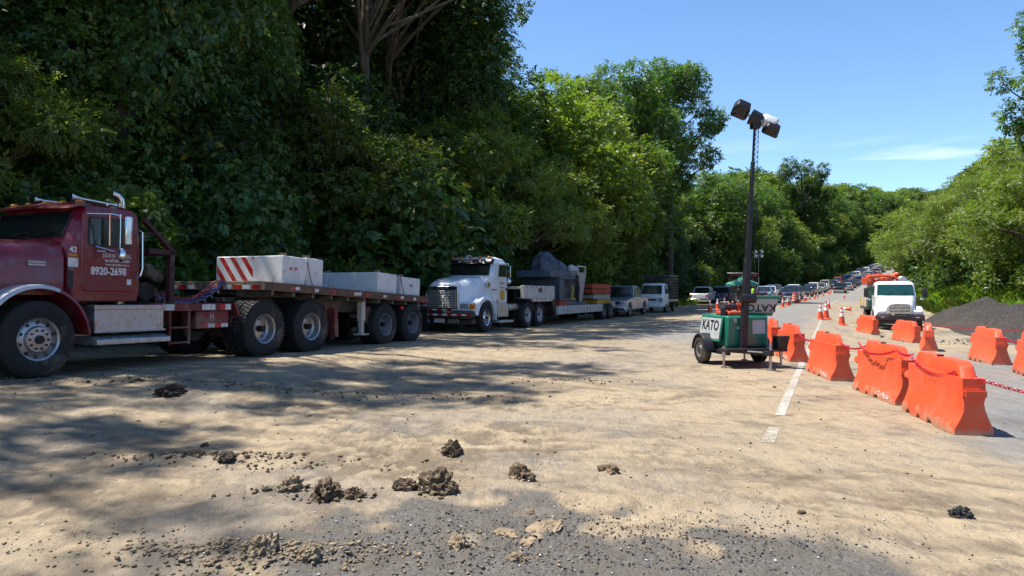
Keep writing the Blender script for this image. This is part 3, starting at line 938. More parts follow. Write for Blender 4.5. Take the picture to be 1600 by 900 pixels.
grass('bank_grass', 'bright green grass on the bank left of the queue', [(120, 300, -13.5, -8.8, 16000, .9), (60, 125, -14, -12.4, 4000, .5)], 0, .6, 2)
# ------------------------------------------------------------------ shared vehicle materials
RUBBER = pm('tyre_rubber', (0.020, 0.019, 0.019), 0.85, 0, 0.2, 9, dust=0.10)
STEEL = pm('bare_steel', (0.50, 0.50, 0.50), 0.38, 0.9, 0.15, 10, dust=0.15)
CHROME = pm('chrome', (0.78, 0.78, 0.78), 0.12, 1.0, 0.05, 5)
ALU = pm('ribbed_aluminium', (0.62, 0.62, 0.62), 0.35, 0.75, 0.15, 12, dust=0.2)
DARK = pm('dark_underbody', (0.02, 0.019, 0.018), 0.8, 0, 0.2, 6, dust=0.3)
BLACKP = pm('black_plastic', (0.015, 0.015, 0.016), 0.5, 0, 0.1, 6, dust=0.15)
GLASS = pm('dark_window_glass', (0.012, 0.016, 0.017), 0.05, 0, 0.05, 2, spec=0.9)
GREENGLASS = pm('green_tinted_glass', (0.008, 0.055, 0.048), 0.06, 0, 0.05, 2, spec=0.8)
MIRRORM = pm('mirror_glass', (0.75, 0.78, 0.80), 0.04, 1.0, 0.0, 2)
RED = pm('red_truck_paint', (0.22, 0.008, 0.022), 0.34, 0, 0.18, 3, coat=0.5, dust=0.17)
REDOX = pm('dull_red_paint', (0.20, 0.022, 0.025), 0.6, 0, 0.25, 5, dust=0.3, spots=((0.06, 0.03, 0.02), 9, 0.62))
WHITEP = pm('white_truck_paint', (0.74, 0.75, 0.76), 0.32, 0, 0.06, 3, coat=0.4, dust=0.12)
SILVERF = pm('silver_fender_paint', (0.52, 0.53, 0.55), 0.35, 0.25, 0.08, 3, coat=0.3, dust=0.15)
AMBER = pm('amber_lens', (0.62, 0.20, 0.01), 0.25, 0, 0.05, 5)
REDLENS = pm('red_lens', (0.45, 0.01, 0.01), 0.25, 0, 0.05, 5)
HEADL = pm('headlamp_lens', (0.55, 0.56, 0.58), 0.10, 0.5, 0.05, 5)
TAPER = pm('red_tape', (0.50, 0.02, 0.02), 0.4, 0, 0.2, 9, dust=0.2)
TAPEW = pm('white_tape', (0.75, 0.74, 0.72), 0.4, 0, 0.2, 9, dust=0.2)
LETW = pm('white_lettering', (0.78, 0.76, 0.74), 0.5, 0, 0.04, 9)
LETK = pm('black_lettering', (0.02, 0.02, 0.022), 0.5, 0, 0.04, 9)
LETR = pm('red_lettering', (0.50, 0.03, 0.03), 0.5, 0, 0.04, 9)
WOOD = pm('weathered_deck_wood', (0.34, 0.25, 0.15), 0.85, 0, 0.3, 5, bump=0.5, bscale=30, spots=((0.13, 0.085, 0.05), 7, 0.55))
RUSTY = pm('rusty_steel', (0.16, 0.10, 0.07), 0.8, 0.2, 0.3, 6, bump=0.3, spots=((0.24, 0.11, 0.05), 8, 0.55))
CREAMST = pm('chipped_cream_paint', (0.60, 0.55, 0.48), 0.6, 0, 0.15, 4, dust=0.15, spots=((0.17, 0.09, 0.05), 12, 0.60))
BLUEGREY = pm('blue_grey_rim', (0.16, 0.19, 0.24), 0.5, 0.3, 0.2, 6, dust=0.25)
HOSE_R = pm('red_hose', (0.35, 0.02, 0.03), 0.5)
HOSE_B = pm('blue_hose', (0.03, 0.06, 0.25), 0.5)
HOSE_K = pm('grey_hose', (0.25, 0.25, 0.24), 0.5)
BLOCKW = pm('white_painted_concrete', (0.70, 0.70, 0.69), 0.75, 0, 0.10, 3, bump=0.35, bscale=30, spots=((0.33, 0.27, 0.21), 4.5, 0.61))

WHEELS = {}
def wheel(parent, x, y, side, Rr=0.525, w=0.26, rim=0.30, mat=None, dish='front', lugs=False, key=None, name='wheel'):
    """side +1: outer face towards +y.  wheel = rim mesh > tyre, hub (and tread)"""
    mat = mat or STEEL
    key = (round(Rr, 3), round(w, 3), round(rim, 3), mat.name, dish, lugs)
    if key not in WHEELS:
        t = MB()
        t.lathe([(rim - .01, -w * .42), (rim + .03, -w * .5), (Rr - .10, -w * .52), (Rr - .03, -w * .47), (Rr, -w * .36), (Rr, w * .36), (Rr - .03, w * .47), (Rr - .10, w * .52), (rim + .03, w * .5), (rim - .01, w * .42)], n=40, closed=True)
        if lugs:
            for i in range(44):
                a = 2 * PI * i / 44
                for q, (y0, y1) in enumerate(((-w * .47, -w * .20), (-w * .13, w * .13), (w * .20, w * .47))):
                    M = Matrix.Rotation(a + (q % 2) * PI / 44, 4, 'Y') @ Matrix.Translation((Rr + .004, 0, 0))
                    t.bx(-.018, .016, y0, y1, -.026, .026, M)
        tr = t.build('tyre', RUBBER, None, smooth=True, angle=40)
        r = MB()
        if dish == 'front':   # disc bulging outwards
            r.lathe([(.001, w * .46), (rim * .22, w * .46), (rim * .55, w * .44), (rim * .62, w * .30), (rim - .05, w * .22), (rim - .04, w * .40), (rim - .015, w * .46), (rim, w * .40), (rim, -w * .4), (.001, -w * .4)], n=40)
        else:                 # deep dished outer wheel of a pair
            r.lathe([(.001, -w * .10), (rim * .40, -w * .12), (rim * .72, -w * .16), (rim - .05, -w * .05), (rim - .035, w * .42), (rim - .012, w * .48), (rim, w * .42), (rim, -w * .42), (.001, -w * .42)], n=40)
        rr = r.build('wheel', mat, None, smooth=True, angle=40)
        h = MB()
        hy = w * .30 if dish == 'front' else -w * .15
        for i in range(10):   # hand holes, shown as dark openings
            a = 2 * PI * i / 10
            if dish != 'front' and i % 2: continue
            hr = rim * .76 if dish == 'front' else rim * .60
            yy = hy - w * .035 if dish == 'front' else hy
            h.cyl((hr * math.cos(a), yy - .01, hr * math.sin(a)), (hr * math.cos(a), yy + .012, hr * math.sin(a)), rim * .072, n=10)
        h.cyl((0, hy - .02, 0), (0, hy + (w * .26 if dish == 'front' else w * .5), 0), rim * .22, rim * .19, n=16)
        if dish == 'front':
            for i in range(10):
                a = 2 * PI * (i + .5) / 10
                h.cyl((rim * .42 * math.cos(a), w * .42, rim * .42 * math.sin(a)), (rim * .42 * math.cos(a), w * .52, rim * .42 * math.sin(a)), rim * .05, n=6)
        hh = h.build('hub', DARK, None, smooth=True)
        WHEELS[key] = (rr.data, tr.data, hh.data)
        for o in (rr, tr, hh): bpy.data.objects.remove(o)
    me = WHEELS[key]
    root = bpy.data.objects.new(name, me[0]); col.objects.link(root); root.parent = parent
    root.location = (x, y, Rr + .004)
    root.rotation_euler = (0, random.uniform(0, 1), 0 if side > 0 else PI)
    for nm, d in (('tyre', me[1]), ('hub', me[2])):
        c = bpy.data.objects.new(nm, d); col.objects.link(c); c.parent = root
    return root
def duals(parent, x, yo, Rr, w, rim, mat, lugs=False):
    for sd in (1, -1):
        wheel(parent, x, sd * (yo - w / 2), sd, Rr, w, rim, mat, 'dish', lugs)
        wheel(parent, x, sd * (yo - w * 1.62), sd, Rr, w, rim, mat, 'dish', lugs)
    b = MB(); b.cyl((x, -yo + w, Rr), (x, yo - w, Rr), .09, n=12); b.ball((x, 0, Rr), .2, 12, 8)
    b.build('axle', DARK, parent, smooth=True)
def tape_run(parent, x0, x1, y, z, h, n, start=0, slope=0.0, axis='x', th=.003, gap=0.0):
    for i in range(n):
        a = x0 + (x1 - x0) * i / n; c = x0 + (x1 - x0) * (i + 1 - gap) / n
        za = z + slope * (a - x0); m = TAPER if (i + start) % 2 == 0 else TAPEW
        b = MB()
        if axis == 'x':
            b.add([(a, y, za), (c, y, za + slope * (c - a)), (c, y, za + h + slope * (c - a)), (a, y, za + h), (a, y - th, za), (c, y - th, za + slope * (c - a)), (c, y - th, za + h + slope * (c - a)), (a, y - th, za + h)],
                  [(0, 1, 2, 3), (4, 5, 6, 7), (0, 1, 5, 4), (2, 3, 7, 6), (0, 3, 7, 4), (1, 2, 6, 5)])
        else:
            b.bx(y - th, y, min(a, c), max(a, c), za, za + h)
        b.build('reflective_tape', m, parent)
def arc_band(b, cx, cz, r, th, y0, y1, a0, a1, n=16, lip=0.06):
    """curved mudguard about an axle: top sheet and an outer lip"""
    rings = []
    for i in range(n + 1):
        a = R(a0 + (a1 - a0) * i / n); c, s = math.cos(a), math.sin(a)
        pt = lambda rr, y: (cx + rr * c, y, cz + rr * s)
        rings.append([pt(r, y0), pt(r, y1 - .04), pt(r - .012, y1 - .012), pt(r - .04, y1), pt(r - lip, y1), pt(r - lip, y1 - .02), pt(r - th - .03, y1 - .05), pt(r - th, y0)])
    b.loft(rings)
def place(root, s, t, away, pitch=0.0, dz=0.0, yaw=0.0):
    p = ground_point(s, t)
    root.location = (p.x, p.y, p.z + dz)
    root.rotation_euler = (0, pitch, yaw_of(s, away) + yaw)

# ------------------------------------------------------------------ red tractor at the left edge (local x forward, y to its left, seen side)
def red_tractor():
    t = empty('truck_tractor')
    tag(t, 'dark red conventional truck tractor with silver fender at the left picture edge', 'truck')
    b = MB()
    for y in (-.43, .43):
        b.bx(-6.75, 1.05, y - .04, y + .04, .72, .98)
    for x in (-6.6, -5.1, -3.6, -2.2, -.6, .7):
        b.bx(x - .06, x + .06, -.40, .40, .76, .94)
    b.build('chassis_frame', REDOX, t, .008)
    # cab: lower box, windscreen rake and crowned roof
    def ring(z, xb, xf, w, c=.10):
        return [(xf - c, -w, z), (xf, -w + c * 1.6, z), (xf, w - c * 1.6, z), (xf - c, w, z), (xb + c * .6, w, z), (xb, w - c, z), (xb, -w + c, z), (xb + c * .6, -w, z)]
    b = MB()
    b.loft([ring(1.08, -1.78, -.50, 1.0), ring(1.30, -1.80, -.50, 1.02), ring(1.98, -1.80, -.50, 1.02), ring(2.03, -1.80, -.53, 1.02), ring(2.46, -1.78, -.72, .99), ring(2.55, -1.75, -.72, .95, .14), ring(2.61, -1.66, -.85, .84, .2), ring(2.635, -1.45, -1.05, .55, .2)])
    cab = b.build('cab', RED, t, .02)
    b = MB()   # visor lip over the windscreen
    b.loft([[(-.58 - k * .0, y, 2.50 + .03 * math.cos(y * 1.5)), (-.56, y, 2.475 + .03 * math.cos(y * 1.5)), (-.80, y, 2.56 + .03 * math.cos(y * 1.5)), (-.82, y, 2.60 + .03 * math.cos(y * 1.5))] for k, y in enumerate([-.98 + i * .098 for i in range(21)])])
    b.build('sun_visor', RED, t, smooth=True)
    def screen(x0, z0, x1, z1, y0, y1, off):
        n = Vector((z1 - z0, 0, -(x1 - x0))).normalized() * off
        return [(x0 + n.x, y0, z0 + n.z), (x0 + n.x, y1, z0 + n.z), (x1 + n.x, y1 * .97, z1 + n.z), (x1 + n.x, y0 * .97 if abs(y0) > .1 else y0, z1 + n.z)]
    b = MB()
    for k in (1,):
        q = screen(-.53, 2.05, -.715, 2.455, -.87, .87, .012); q2 = screen(-.53, 2.05, -.715, 2.455, -.87, .87, -.01)
        b.add(q + q2, [(0, 1, 2, 3), (7, 6, 5, 4), (0, 1, 5, 4), (1, 2, 6, 5), (2, 3, 7, 6), (3, 0, 4, 7)])
    seal = b.build('windscreen_seal', BLACKP, t, .004)
    for y0, y1 in ((-.84, -.025), (.025, .84)):
        b = MB(); q = screen(-.53, 2.075, -.705, 2.435, y0, y1, .020); q2 = screen(-.53, 2.075, -.705, 2.435, y0, y1, .004)
        b.add(q + q2, [(0, 1, 2, 3), (7, 6, 5, 4), (0, 1, 5, 4), (1, 2, 6, 5), (2, 3, 7, 6), (3, 0, 4, 7)])
        b.build('windscreen_pane', GLASS, t)
    for y in (.30, -.35):
        b = MB(); b.tube([(-.485, y, 2.035), (-.50, y + .05, 2.08), (-.535, y + .42, 2.14)], .012, 5); b.build('wiper', BLACKP, t)
    # bonnet
    b = MB(); rings = []
    for x, w, zt, zb in ((-.49, .97, 2.02, 1.18), (-.30, .96, 2.01, 1.18), (.3, .90, 1.965, 1.18), (.9, .82, 1.91, 1.2), (1.25, .78, 1.87, 1.2), (1.32, .74, 1.80, 1.24)):
        rings.append([(x, -w, zb), (x, -w, zt - .30), (x, -w + .05, zt - .13), (x, -w + .20, zt - .03), (x, -w * .4, zt), (x, w * .4, zt), (x, w - .20, zt - .03), (x, w - .05, zt - .13), (x, w, zt - .30), (x, w, zb)])
    b.loft(rings)
    hood = b.build('bonnet', RED, t, smooth=True, angle=50)
    b = MB(); b.bx(1.325, 1.36, -.6, .6, 1.0, 1.75)
    for i in range(9): b.bx(1.34, 1.38, -.58, .58, 1.06 + i * .078, 1.09 + i * .078)
    b.build('grille', CHROME, t, .006)
    b = MB(); b.bx(1.30, 1.62, -1.2, 1.2, .52, .86); b.build('bumper', CHROME, t, .04)
    for y in (-.92, .92):
        b = MB(); b.bx(1.22, 1.34, y - .2, y + .2, 1.08, 1.26); b.build('headlight', HEADL, t, .02)
    b = MB(); b.prism(rrect(-.23, .03, 1.60, 1.665, .012), 'y', .925, .962); b.build('badge_plate', STEEL, t)
    lettering('INTERNATIONAL', .034, LETK, t, face_M((-.10, .964, 1.632), (-1, 0, 0)))
    # fenders: silver arch with a red tail piece
    for sd in (1, -1):
        b = MB(); arc_band(b, 0, .53, .80, .03, .60, 1.21, -4, 112)
        if sd < 0: b.v = [(x, -y, z) for x, y, z in b.v]
        f = b.build('front_fender', SILVERF, t, smooth=True, angle=50)
        b = MB()
        b.prism([(-.30, 1.26), (.72, 1.22), (.86, 1.02), (.74, .95), (.45, 1.30), (-.1, 1.36), (-.40, 1.22)], 'y', .58, .62)
        if sd < 0: b.v = [(x, -y, z) for x, y, z in b.v]
        b.build('fender_apron', RED, t)
        b = MB(); arc_band(b, 0, .53, .80, .03, .66, 1.20, 112.5, 176)
        if sd < 0: b.v = [(x, -y, z) for x, y, z in b.v]
        b.build('fender_tail', RED, t, smooth=True, angle=50)
    # door, window, trim on the seen side (and its mirror image)
    for sd in (1, -1):
        my = lambda v: [(x, y * sd, z) for x, y, z in v]
        b = MB(); b.prism(rrect(-1.68, -.73, 1.24, 2.46, .09), 'y', .9985, 1.034); b.v = my(b.v)
        d = b.build('door', RED, t, .012)
        b = MB(); b.prism(rrect(-1.56, -.82, 1.93, 2.385, .05), 'y', 1.030, 1.040); b.v = my(b.v); b.build('window_seal', BLACKP, d)
        b = MB(); b.prism(rrect(-1.53, -.85, 1.955, 2.36, .04), 'y', 1.032, 1.044); b.v = my(b.v); b.build('window', GLASS, d)
        b = MB(); b.bx(-1.10, -.96, 1.034, 1.065, 1.845, 1.875); b.v = my(b.v); b.build('door_handle', STEEL, d, .006)
        b = MB(); b.tube([(-1.735, 1.02, 2.24), (-1.735, 1.09, 2.21), (-1.735, 1.10, 1.62), (-1.70, 1.09, 1.50), (-1.685, 1.02, 1.45)], .016, 8); b.v = my(b.v); b.build('grab_handle', CHROME, t, smooth=True)
        # mirror with its bracket
        b = MB()
        b.tube([(-.80, 1.04, 2.42), (-1.02, 1.28, 2.43), (-1.13, 1.34, 2.41)], .012, 6)
        b.tube([(-1.13, 1.34, 2.43), (-1.13, 1.34, 1.84), (-.95, 1.04, 1.93)], .013, 6)
        b.tube([(-1.00, 1.27, 2.43), (-1.06, 1.20, 1.95)], .012, 6)
        b.v = my(b.v); mb = b.build('mirror_bracket', CHROME, t, smooth=True)
        Mx = Matrix.Translation((-1.22, 1.39, 2.18)) @ Matrix.Rotation(R(-28), 4, 'Z')
        b = MB(); b.bx(-.04, .04, -.09, .09, -.22, .22, Mx); b.v = my(b.v); b.build('mirror_housing', CHROME, mb, .012)
        b = MB(); b.bx(-.048, -.042, -.078, .078, -.205, .205, Mx); b.bx(.042, .048, -.078, .078, -.205, .205, Mx); b.v = my(b.v); b.build('mirror_glass', MIRRORM, mb)
        b = MB(); b.ball((-1.13, 1.36, 1.80), .115, 14, 8, (.45, .9, 1)); b.v = my(b.v); b.build('convex_mirror', CHROME, mb, smooth=True)
        b = MB(); b.bx(-.66, -.53, 1.018, 1.036, 1.755, 1.80); b.v = my(b.v); b.build('side_marker', AMBER, t, .006)
        b = MB(); b.bx(-.68, -.52, 1.018, 1.030, 1.60, 1.74); b.v = my(b.v); b.build('reflector_plate', TAPEW, t, .008)
        b = MB(); b.bx(-.60, -.53, 1.018, 1.03, 1.28, 1.55); b.v = my(b.v); b.build('cab_vent', BLACKP, t)
        # fuel tank box and step
        b = MB(); b.bx(-2.13, -.88, .64, 1.14, .60, 1.00); b.v = my(b.v); tk = b.build('step_tank', ALU, t, .02)
        for i in range(30):
            pass
        b = MB()
        for i in range(36): b.bx(-2.11 + i * .0345, -2.095 + i * .0345, 1.138, 1.146, .66, .94)
        b.v = my(b.v); b.build('tank_ribbing', ALU, tk)
        b = MB(); b.bx(-2.15, -.86, .62, 1.16, .955, 1.03); b.bx(-2.15, -.86, 1.10, 1.165, .60, .635); b.v = my(b.v); b.build('tank_trim', STEEL, tk, .008)
        b = MB(); b.prism([(1.10, .55), (1.26, .50), (1.26, .42), (.75, .42), (.75, .55)], 'x', -2.17, -.84); b.v = my(b.v); b.build('running_board', ALU, t, .012)
    lettering('42', .115, LETW, t, face_M((-.60, 1.024, 1.86), (-1, 0, 0)), bold=.003)
    lettering('8920-2698', .165, LETW, t, face_M((-1.18, 1.0375, 1.55), (-1, 0, 0)), bold=.004, sx=.86)
    lettering('JUCAS (VARGAS) S.R.L.', .085, LETW, t, face_M((-1.33, 1.0375, 1.80), (-1, 0, 0)), bold=.001, sx=.60)
    lettering('Tels: 2637-2966 / 8920-8074', .062, LETW, t, face_M((-1.33, 1.0375, 1.72), (-1, 0, 0)), bold=.001, sx=.62)
    lettering('E-mail: srlgrtcas@hotmail.com', .045, LETW, t, face_M((-1.33, 1.0375, 1.66), (-1, 0, 0)), bold=.0005, sx=.75)
    b = MB(); b.bx(-1.58, -1.50, 1.034, 1.038, 1.35, 1.44); b.build('sticker', TAPEW, t)
    # roof fittings
    for i, y in enumerate((-.78, -.4, 0, .4, .78)):
        b = MB(); b.ball((-.86, y, 2.615), .055, 10, 6, (1.3, 1, .8)); b.build('roof_marker', AMBER, t, smooth=True)
    b = MB(); b.lathe([(.085, 0), (.05, .10), (.026, .22), (.018, .75), (.03, .78), (.03, .82)], (0, 0, 0), 'x', 14)
    b.v = [(-.80 - x, .62 + y, 2.70 + z - .05 * x) for x, y, z in b.v]
    b.cyl((-.95, .62, 2.58), (-.95, .62, 2.70), .02); b.cyl((-1.45, .62, 2.56), (-1.45, .62, 2.66), .02)
    b.build('air_horn', CHROME, t, smooth=True)
    b = MB(); b.lathe([(.075, 0), (.04, .08), (.02, .2), (.018, .5)], (0, 0, 0), 'x', 12)
    b.v = [(-.80 - x, -.25 + y, 2.70 + z) for x, y, z in b.v]; b.cyl((-1.0, -.25, 2.6), (-1.0, -.25, 2.7), .02)
    b.build('air_horn', CHROME, t, smooth=True)
    b = MB(); b.tube([(-1.92, .35, 1.0), (-1.92, .35, 2.72), (-1.90, .35, 2.80), (-1.83, .35, 2.86), (-1.72, .35, 2.885)], .065, 12); b.build('exhaust_stack', CHROME, t, smooth=True)
    # rack and gear behind the cab
    b = MB()
    for y in (-.95, .95):
        b.bx(-2.46, -2.36, y - .05, y + .05, 1.0, 1.92)
        b.tube([(-1.86, y, 2.45), (-2.44, y, 1.95)], .05, 4)
        b.tube([(-1.86, y, 2.22), (-2.2, y, 2.22)], .025, 4)
    b.bx(-2.50, -1.95, .90, 1.0, 1.88, 1.97); b.bx(-2.50, -1.95, -1.0, -.90, 1.88, 1.97); b.bx(-2.50, -2.36, -1.0, 1.0, 1.881, 1.969)
    b.build('headache_rack', pm('blackened_red_steel', (.05, .012, .014), .7, 0, .2, 5, dust=.1), t, .006)
    b = MB(); b.cyl((-2.1, -.55, 1.25), (-2.1, .75, 1.25), .16, n=18); b.cyl((-2.3, .1, 1.52), (-2.3, .8, 1.52), .12, n=18); b.bx(-2.45, -1.95, -.8, .4, 1.0, 1.75); b.ball((-2.15, .72, 1.60), .13, 12, 8)
    b.build('air_tank', DARK, t, .01)
    b = MB(); b.bx(-3.66, -1.86, -1.12, 1.12, .985, 1.035); b.build('deck_plate', REDOX, t, .006)
    b = MB(); b.bx(-3.66, -1.86, 1.09, 1.125, .92, 1.05); b.build('deck_edge', REDOX, t, .004)
    tape_run(t, -1.90, -2.35, 1.130, .935, .10, 2, 0); tape_run(t, -2.95, -3.25, 1.130, .935, .10, 1, 1); tape_run(t, -3.36, -3.62, 1.130, .935, .10, 2, 0)
    b = MB(); b.bx(-3.60, -2.85, .72, 1.10, .60, .915); b.build('tool_box', REDOX, t, .015)
    tape_run(t, -2.95, -3.58, 1.106, .615, .07, 4, 0)
    lettering('FJ', .13, CREAMST, t, face_M((-3.2, 1.104, .80), (-1, 0, 0)))
    b = MB()
    for x in (-2.30, -2.70): b.bx(x - .018, x + .018, 1.06, 1.10, .34, .92)
    for z in (.36, .62): b.bx(-2.70, -2.30, 1.06, 1.095, z, z + .03)
    b.build('ladder', REDOX, t, .004)
    b = MB(); b.prism([(-3.66, 1.06), (-3.76, 1.02), (-3.84, .80), (-3.80, .80), (-3.70, .98)], 'y', .62, 1.16); b.build('mudguard', REDOX, t)
    rr = random.Random(3)
    for m, n, z0 in ((HOSE_R, 2, 1.22), (HOSE_B, 2, 1.18), (HOSE_K, 2, 1.15)):
        for k in range(n):
            pts = []; y0 = rr.uniform(.3, .8)
            for i in range(64):
                u = i / 63
                pts.append((-2.4 - 1.9 * u, y0 - .3 * u + .05 * math.sin(i * .95), z0 + .02 * k + .28 * u ** 3 - .16 * math.sin(u * PI) + .05 * math.cos(i * .95)))
            b = MB(); b.tube(pts, .015, 5); b.build('air_hose', m, t, smooth=True)
    b = MB(); b.prism([(-4.3, 1.06), (-5.6, 1.02), (-5.75, 1.10), (-4.9, 1.18), (-4.3, 1.16)], 'y', -.45, .45); b.build('fifth_wheel', DARK, t, .01)
    for sd in (1, -1):
        wheel(t, 0, sd * 1.06, sd, .545, .29, .315, STEEL, 'front')
    b = MB(); b.bx(-.06, .06, -.95, .95, .45, .60); b.build('axle', DARK, t)
    for x in (-4.44, -5.84):
        duals(t, x, 1.215, .545, .27, .30, STEEL, True)
    b = MB(); b.bx(-6.35, -6.33, .55, 1.2, .35, 1.0); b.bx(-6.35, -6.33, -1.2, -.55, .35, 1.0); b.build('mud_flap', REDOX, t)
    return t
t_red = red_tractor()
place(t_red, 6.72, -11.42, False, -.0165)

# ------------------------------------------------------------------ flatbed trailer behind it and the blocks it carries
def flatbed():
    """local x forward from the front edge of the deck; deck falls towards the rear"""
    t = empty('flatbed_trailer')
    tag(t, 'short rusty flatbed trailer with timber deck behind the red tractor', 'trailer')
    L = 6.25; sl = (1.63 - 1.335) / L
    def dz(x): return sl * x     # x negative
    zt = 1.50                    # deck top at the front, above the local ground
    n = 22
    for i in range(n):           # deck planks laid across
        x1 = -L * i / n; x0 = -L * (i + 1) / n + .012
        b = MB(); z = zt + dz((x0 + x1) / 2)
        b.bx(x0, x1, -1.24, 1.24, z - .045, z + random.uniform(-.004, .004)); b.build('plank', WOOD, t, .004)
    b = MB()
    for y0, y1 in ((-1.262, -1.20), (1.20, 1.262)):
        b.add([(0, y0, zt - .17), (-L, y0, zt - .17 + dz(-L)), (-L, y1, zt - .17 + dz(-L)), (0, y1, zt - .17), (0, y0, zt - .002), (-L, y0, zt - .002 + dz(-L)), (-L, y1, zt - .002 + dz(-L)), (0, y1, zt - .002)],
              [(0, 1, 2, 3), (4, 5, 6, 7), (0, 1, 5, 4), (1, 2, 6, 5), (2, 3, 7, 6), (3, 0, 4, 7)])
    b.build('side_rail', RUSTY, t, .006)
    b = MB(); b.bx(-.002, .07, -1.262, 1.262, zt - .17, zt + .004); b.build('front_board', WOOD, t, .008)
    for i in range(10):
        y = -1.2 + i * .245
        if i in (3, 4): continue
        m = TAPER if i % 2 else TAPEW
        b = MB(); b.bx(.07, .074, y, y + .2, zt - .15, zt - .07); b.build('reflective_tape', m, t)
    for k, x in enumerate((-.75, -1.5, -2.1, -2.9, -3.35, -4.1, -4.75, -5.5, -5.95)):
        b = MB(); b.bx(x - .13, x, 1.262, 1.266, zt - .13 + dz(x), zt - .06 + dz(x)); b.build('reflective_tape', TAPER if k % 2 == 0 else TAPEW, t)
        b = MB(); b.bx(x - .27, x - .14, 1.262, 1.266, zt - .13 + dz(x), zt - .06 + dz(x)); b.build('reflective_tape', TAPEW if k % 3 == 0 else RUSTY, t)
    b = MB()   # two main beams, shallow over the fifth wheel, deep towards the rear
    for y in (-.5, .5):
        b.prism([(-.1, zt - .17), (-L, zt - .17 + dz(-L)), (-L, zt - .52 + dz(-L)), (-3.2, zt - .66), (-2.2, zt - .52), (-1.7, zt - .34), (-.1, zt - .30)], 'y', y - .06, y + .06)
    for i in range(10):
        x = -.3 - i * .62
        b.bx(x - .04, x + .04, -1.19, 1.19, zt - .26 + dz(x), zt - .172 + dz(x))
    b.build('chassis_beam', pm('shaded_grey_steel', (.16, .145, .125), .8, 0, .25, 5, dust=.15), t, .006)  # cream beams coloured dull grey to show the shade under the deck
    for y in (-1.0, 1.0):
        b = MB(); b.bx(-3.62, -3.47, y - .07, y + .07, .62, 1.25); b.bx(-3.60, -3.49, y - .05, y + .05, .32, .62); b.bx(-3.70, -3.40, y - .13, y + .13, .28, .32)
        b.tube([(-3.5, y, .75), (-4.2, y * .6, 1.0)], .03, 6)
        b.build('landing_leg', CREAMST, t, .008)
    b = MB(); b.bx(-3.95, -3.72, .75, 1.0, .55, .95); b.build('tool_box', RUSTY, t, .01)
    b = MB(); b.prism([(-2.30, .95), (-2.42, .95), (-2.46, .30), (-2.34, .30)], 'y', .62, 1.16); b.build('mud_flap', REDOX, t)
    for x in (-4.30, -5.58):
        duals(t, x, 1.215, .51, .26, .285, BLUEGREY)
        b = MB(); b.prism([(x - .62, .62), (x + .62, .62), (x + .1, .52), (x - .1, .52)], 'y', .38, .46); b.prism([(x - .62, .62), (x + .62, .62), (x + .1, .52), (x - .1, .52)], 'y', -.46, -.38)
        b.build('leaf_spring', DARK, t)
    b = MB(); b.bx(-L - .06, -L, -1.255, 1.255, zt - .22 + dz(-L), zt + .005 + dz(-L)); b.build('rear_bar', RUSTY, t, .006)
    for y in (-1.1, 1.1):
        b = MB(); b.bx(-L - .09, -L - .06, y - .13, y + .13, zt - .17 + dz(-L), zt - .05 + dz(-L)); b.build('tail_light', REDLENS, t, .008)
        b = MB(); b.bx(-L - .10, -L - .085, y - .14, y + .1, .25, zt - .25 + dz(-L)); b.build('mud_flap', BLACKP, t)
    b = MB(); b.bx(-5.05, -4.92, 1.21, 1.25, .88, .96); b.build('side_marker', REDLENS, t)
    return t, zt, sl
t_flat, FZ, FSL = flatbed()
place(t_flat, 11.08, -11.41, False, -.012, dz=-.02)
bpy.context.view_layer.update()
def on_deck(name, label, x0, x1, y0, y1, h, stripes=False, text=None, tcol=None, dx=0, cat='concrete block'):
    """a white block resting on the flatbed; own top-level thing, aligned to the deck"""
    xm = (x0 + x1) / 2
    Mw = t_flat.matrix_world @ Matrix.Translation((xm, (y0 + y1) / 2, FZ + FSL * xm + .005)) @ Matrix.Rotation(-math.atan(FSL), 4, 'Y') @ Matrix.Rotation(R(dx), 4, 'Z')
    o = empty(name); o.matrix_world = Mw
    lx, ly = abs(x1 - x0) / 2, abs(y1 - y0) / 2
    b = MB(); b.bx(-lx, lx, -ly, ly, 0, h); b.build('block_body', BLOCKW, o, .022)
    if stripes:
        yl = -ly + .02
        for k in range(5):
            ya = yl - .25 + k * .30
            # slanted red bars clipped to the painted field
            poly = [(ya, h - .02), (ya + .13, h - .02), (ya + .13 + .42, .03), (ya + .42, .03)]
            lo, hi = -ly + .02, -ly + 1.02
            def clip(P):
                out = []
                for e, sgn in ((lo, 1), (hi, -1)):
                    Q = []
                    for i in range(len(P)):
                        a, c = P[i], P[(i + 1) % len(P)]
                        ia, ic = (a[0] - e) * sgn >= 0, (c[0] - e) * sgn >= 0
                        if ia: Q.append(a)
                        if ia != ic:
                            f = (e - a[0]) / (c[0] - a[0]); Q.append((e, a[1] + f * (c[1] - a[1])))
                    P = Q
                    if not P: return P
                return P
            P = clip(poly)
            if len(P) >= 3:
                b = MB(); b.prism(P, 'x', lx - .001, lx + .003); b.build('red_stripe', TAPER, o)
    b = MB(); b.bx(-.05, .05, -.06, .06, h - .01, h + .06); b.v = [(x + lx - .12, y + ly - .12, z) for x, y, z in b.v]; b.build('lifting_lug', WOOD, o, .006)
    if text:
        lettering(text, .12, tcol, o, face_M((.02, ly + .002, h * .55), (-1, 0, 0)), bold=.002, sx=.8)
    tag(o, label, cat, 'white blocks on the flatbed')
    return o
def sx(s): return 11.08 - s
on_deck('concrete_block', 'white block with slanting red stripes at the front of the flatbed', sx(12.43), sx(11.74), -.70, 1.11, .575, True, 'M 109', LETR)
on_deck('concrete_block', 'plain white block right behind the red-striped one on the flatbed', sx(13.05), sx(12.50), -.6, 1.09, .60)
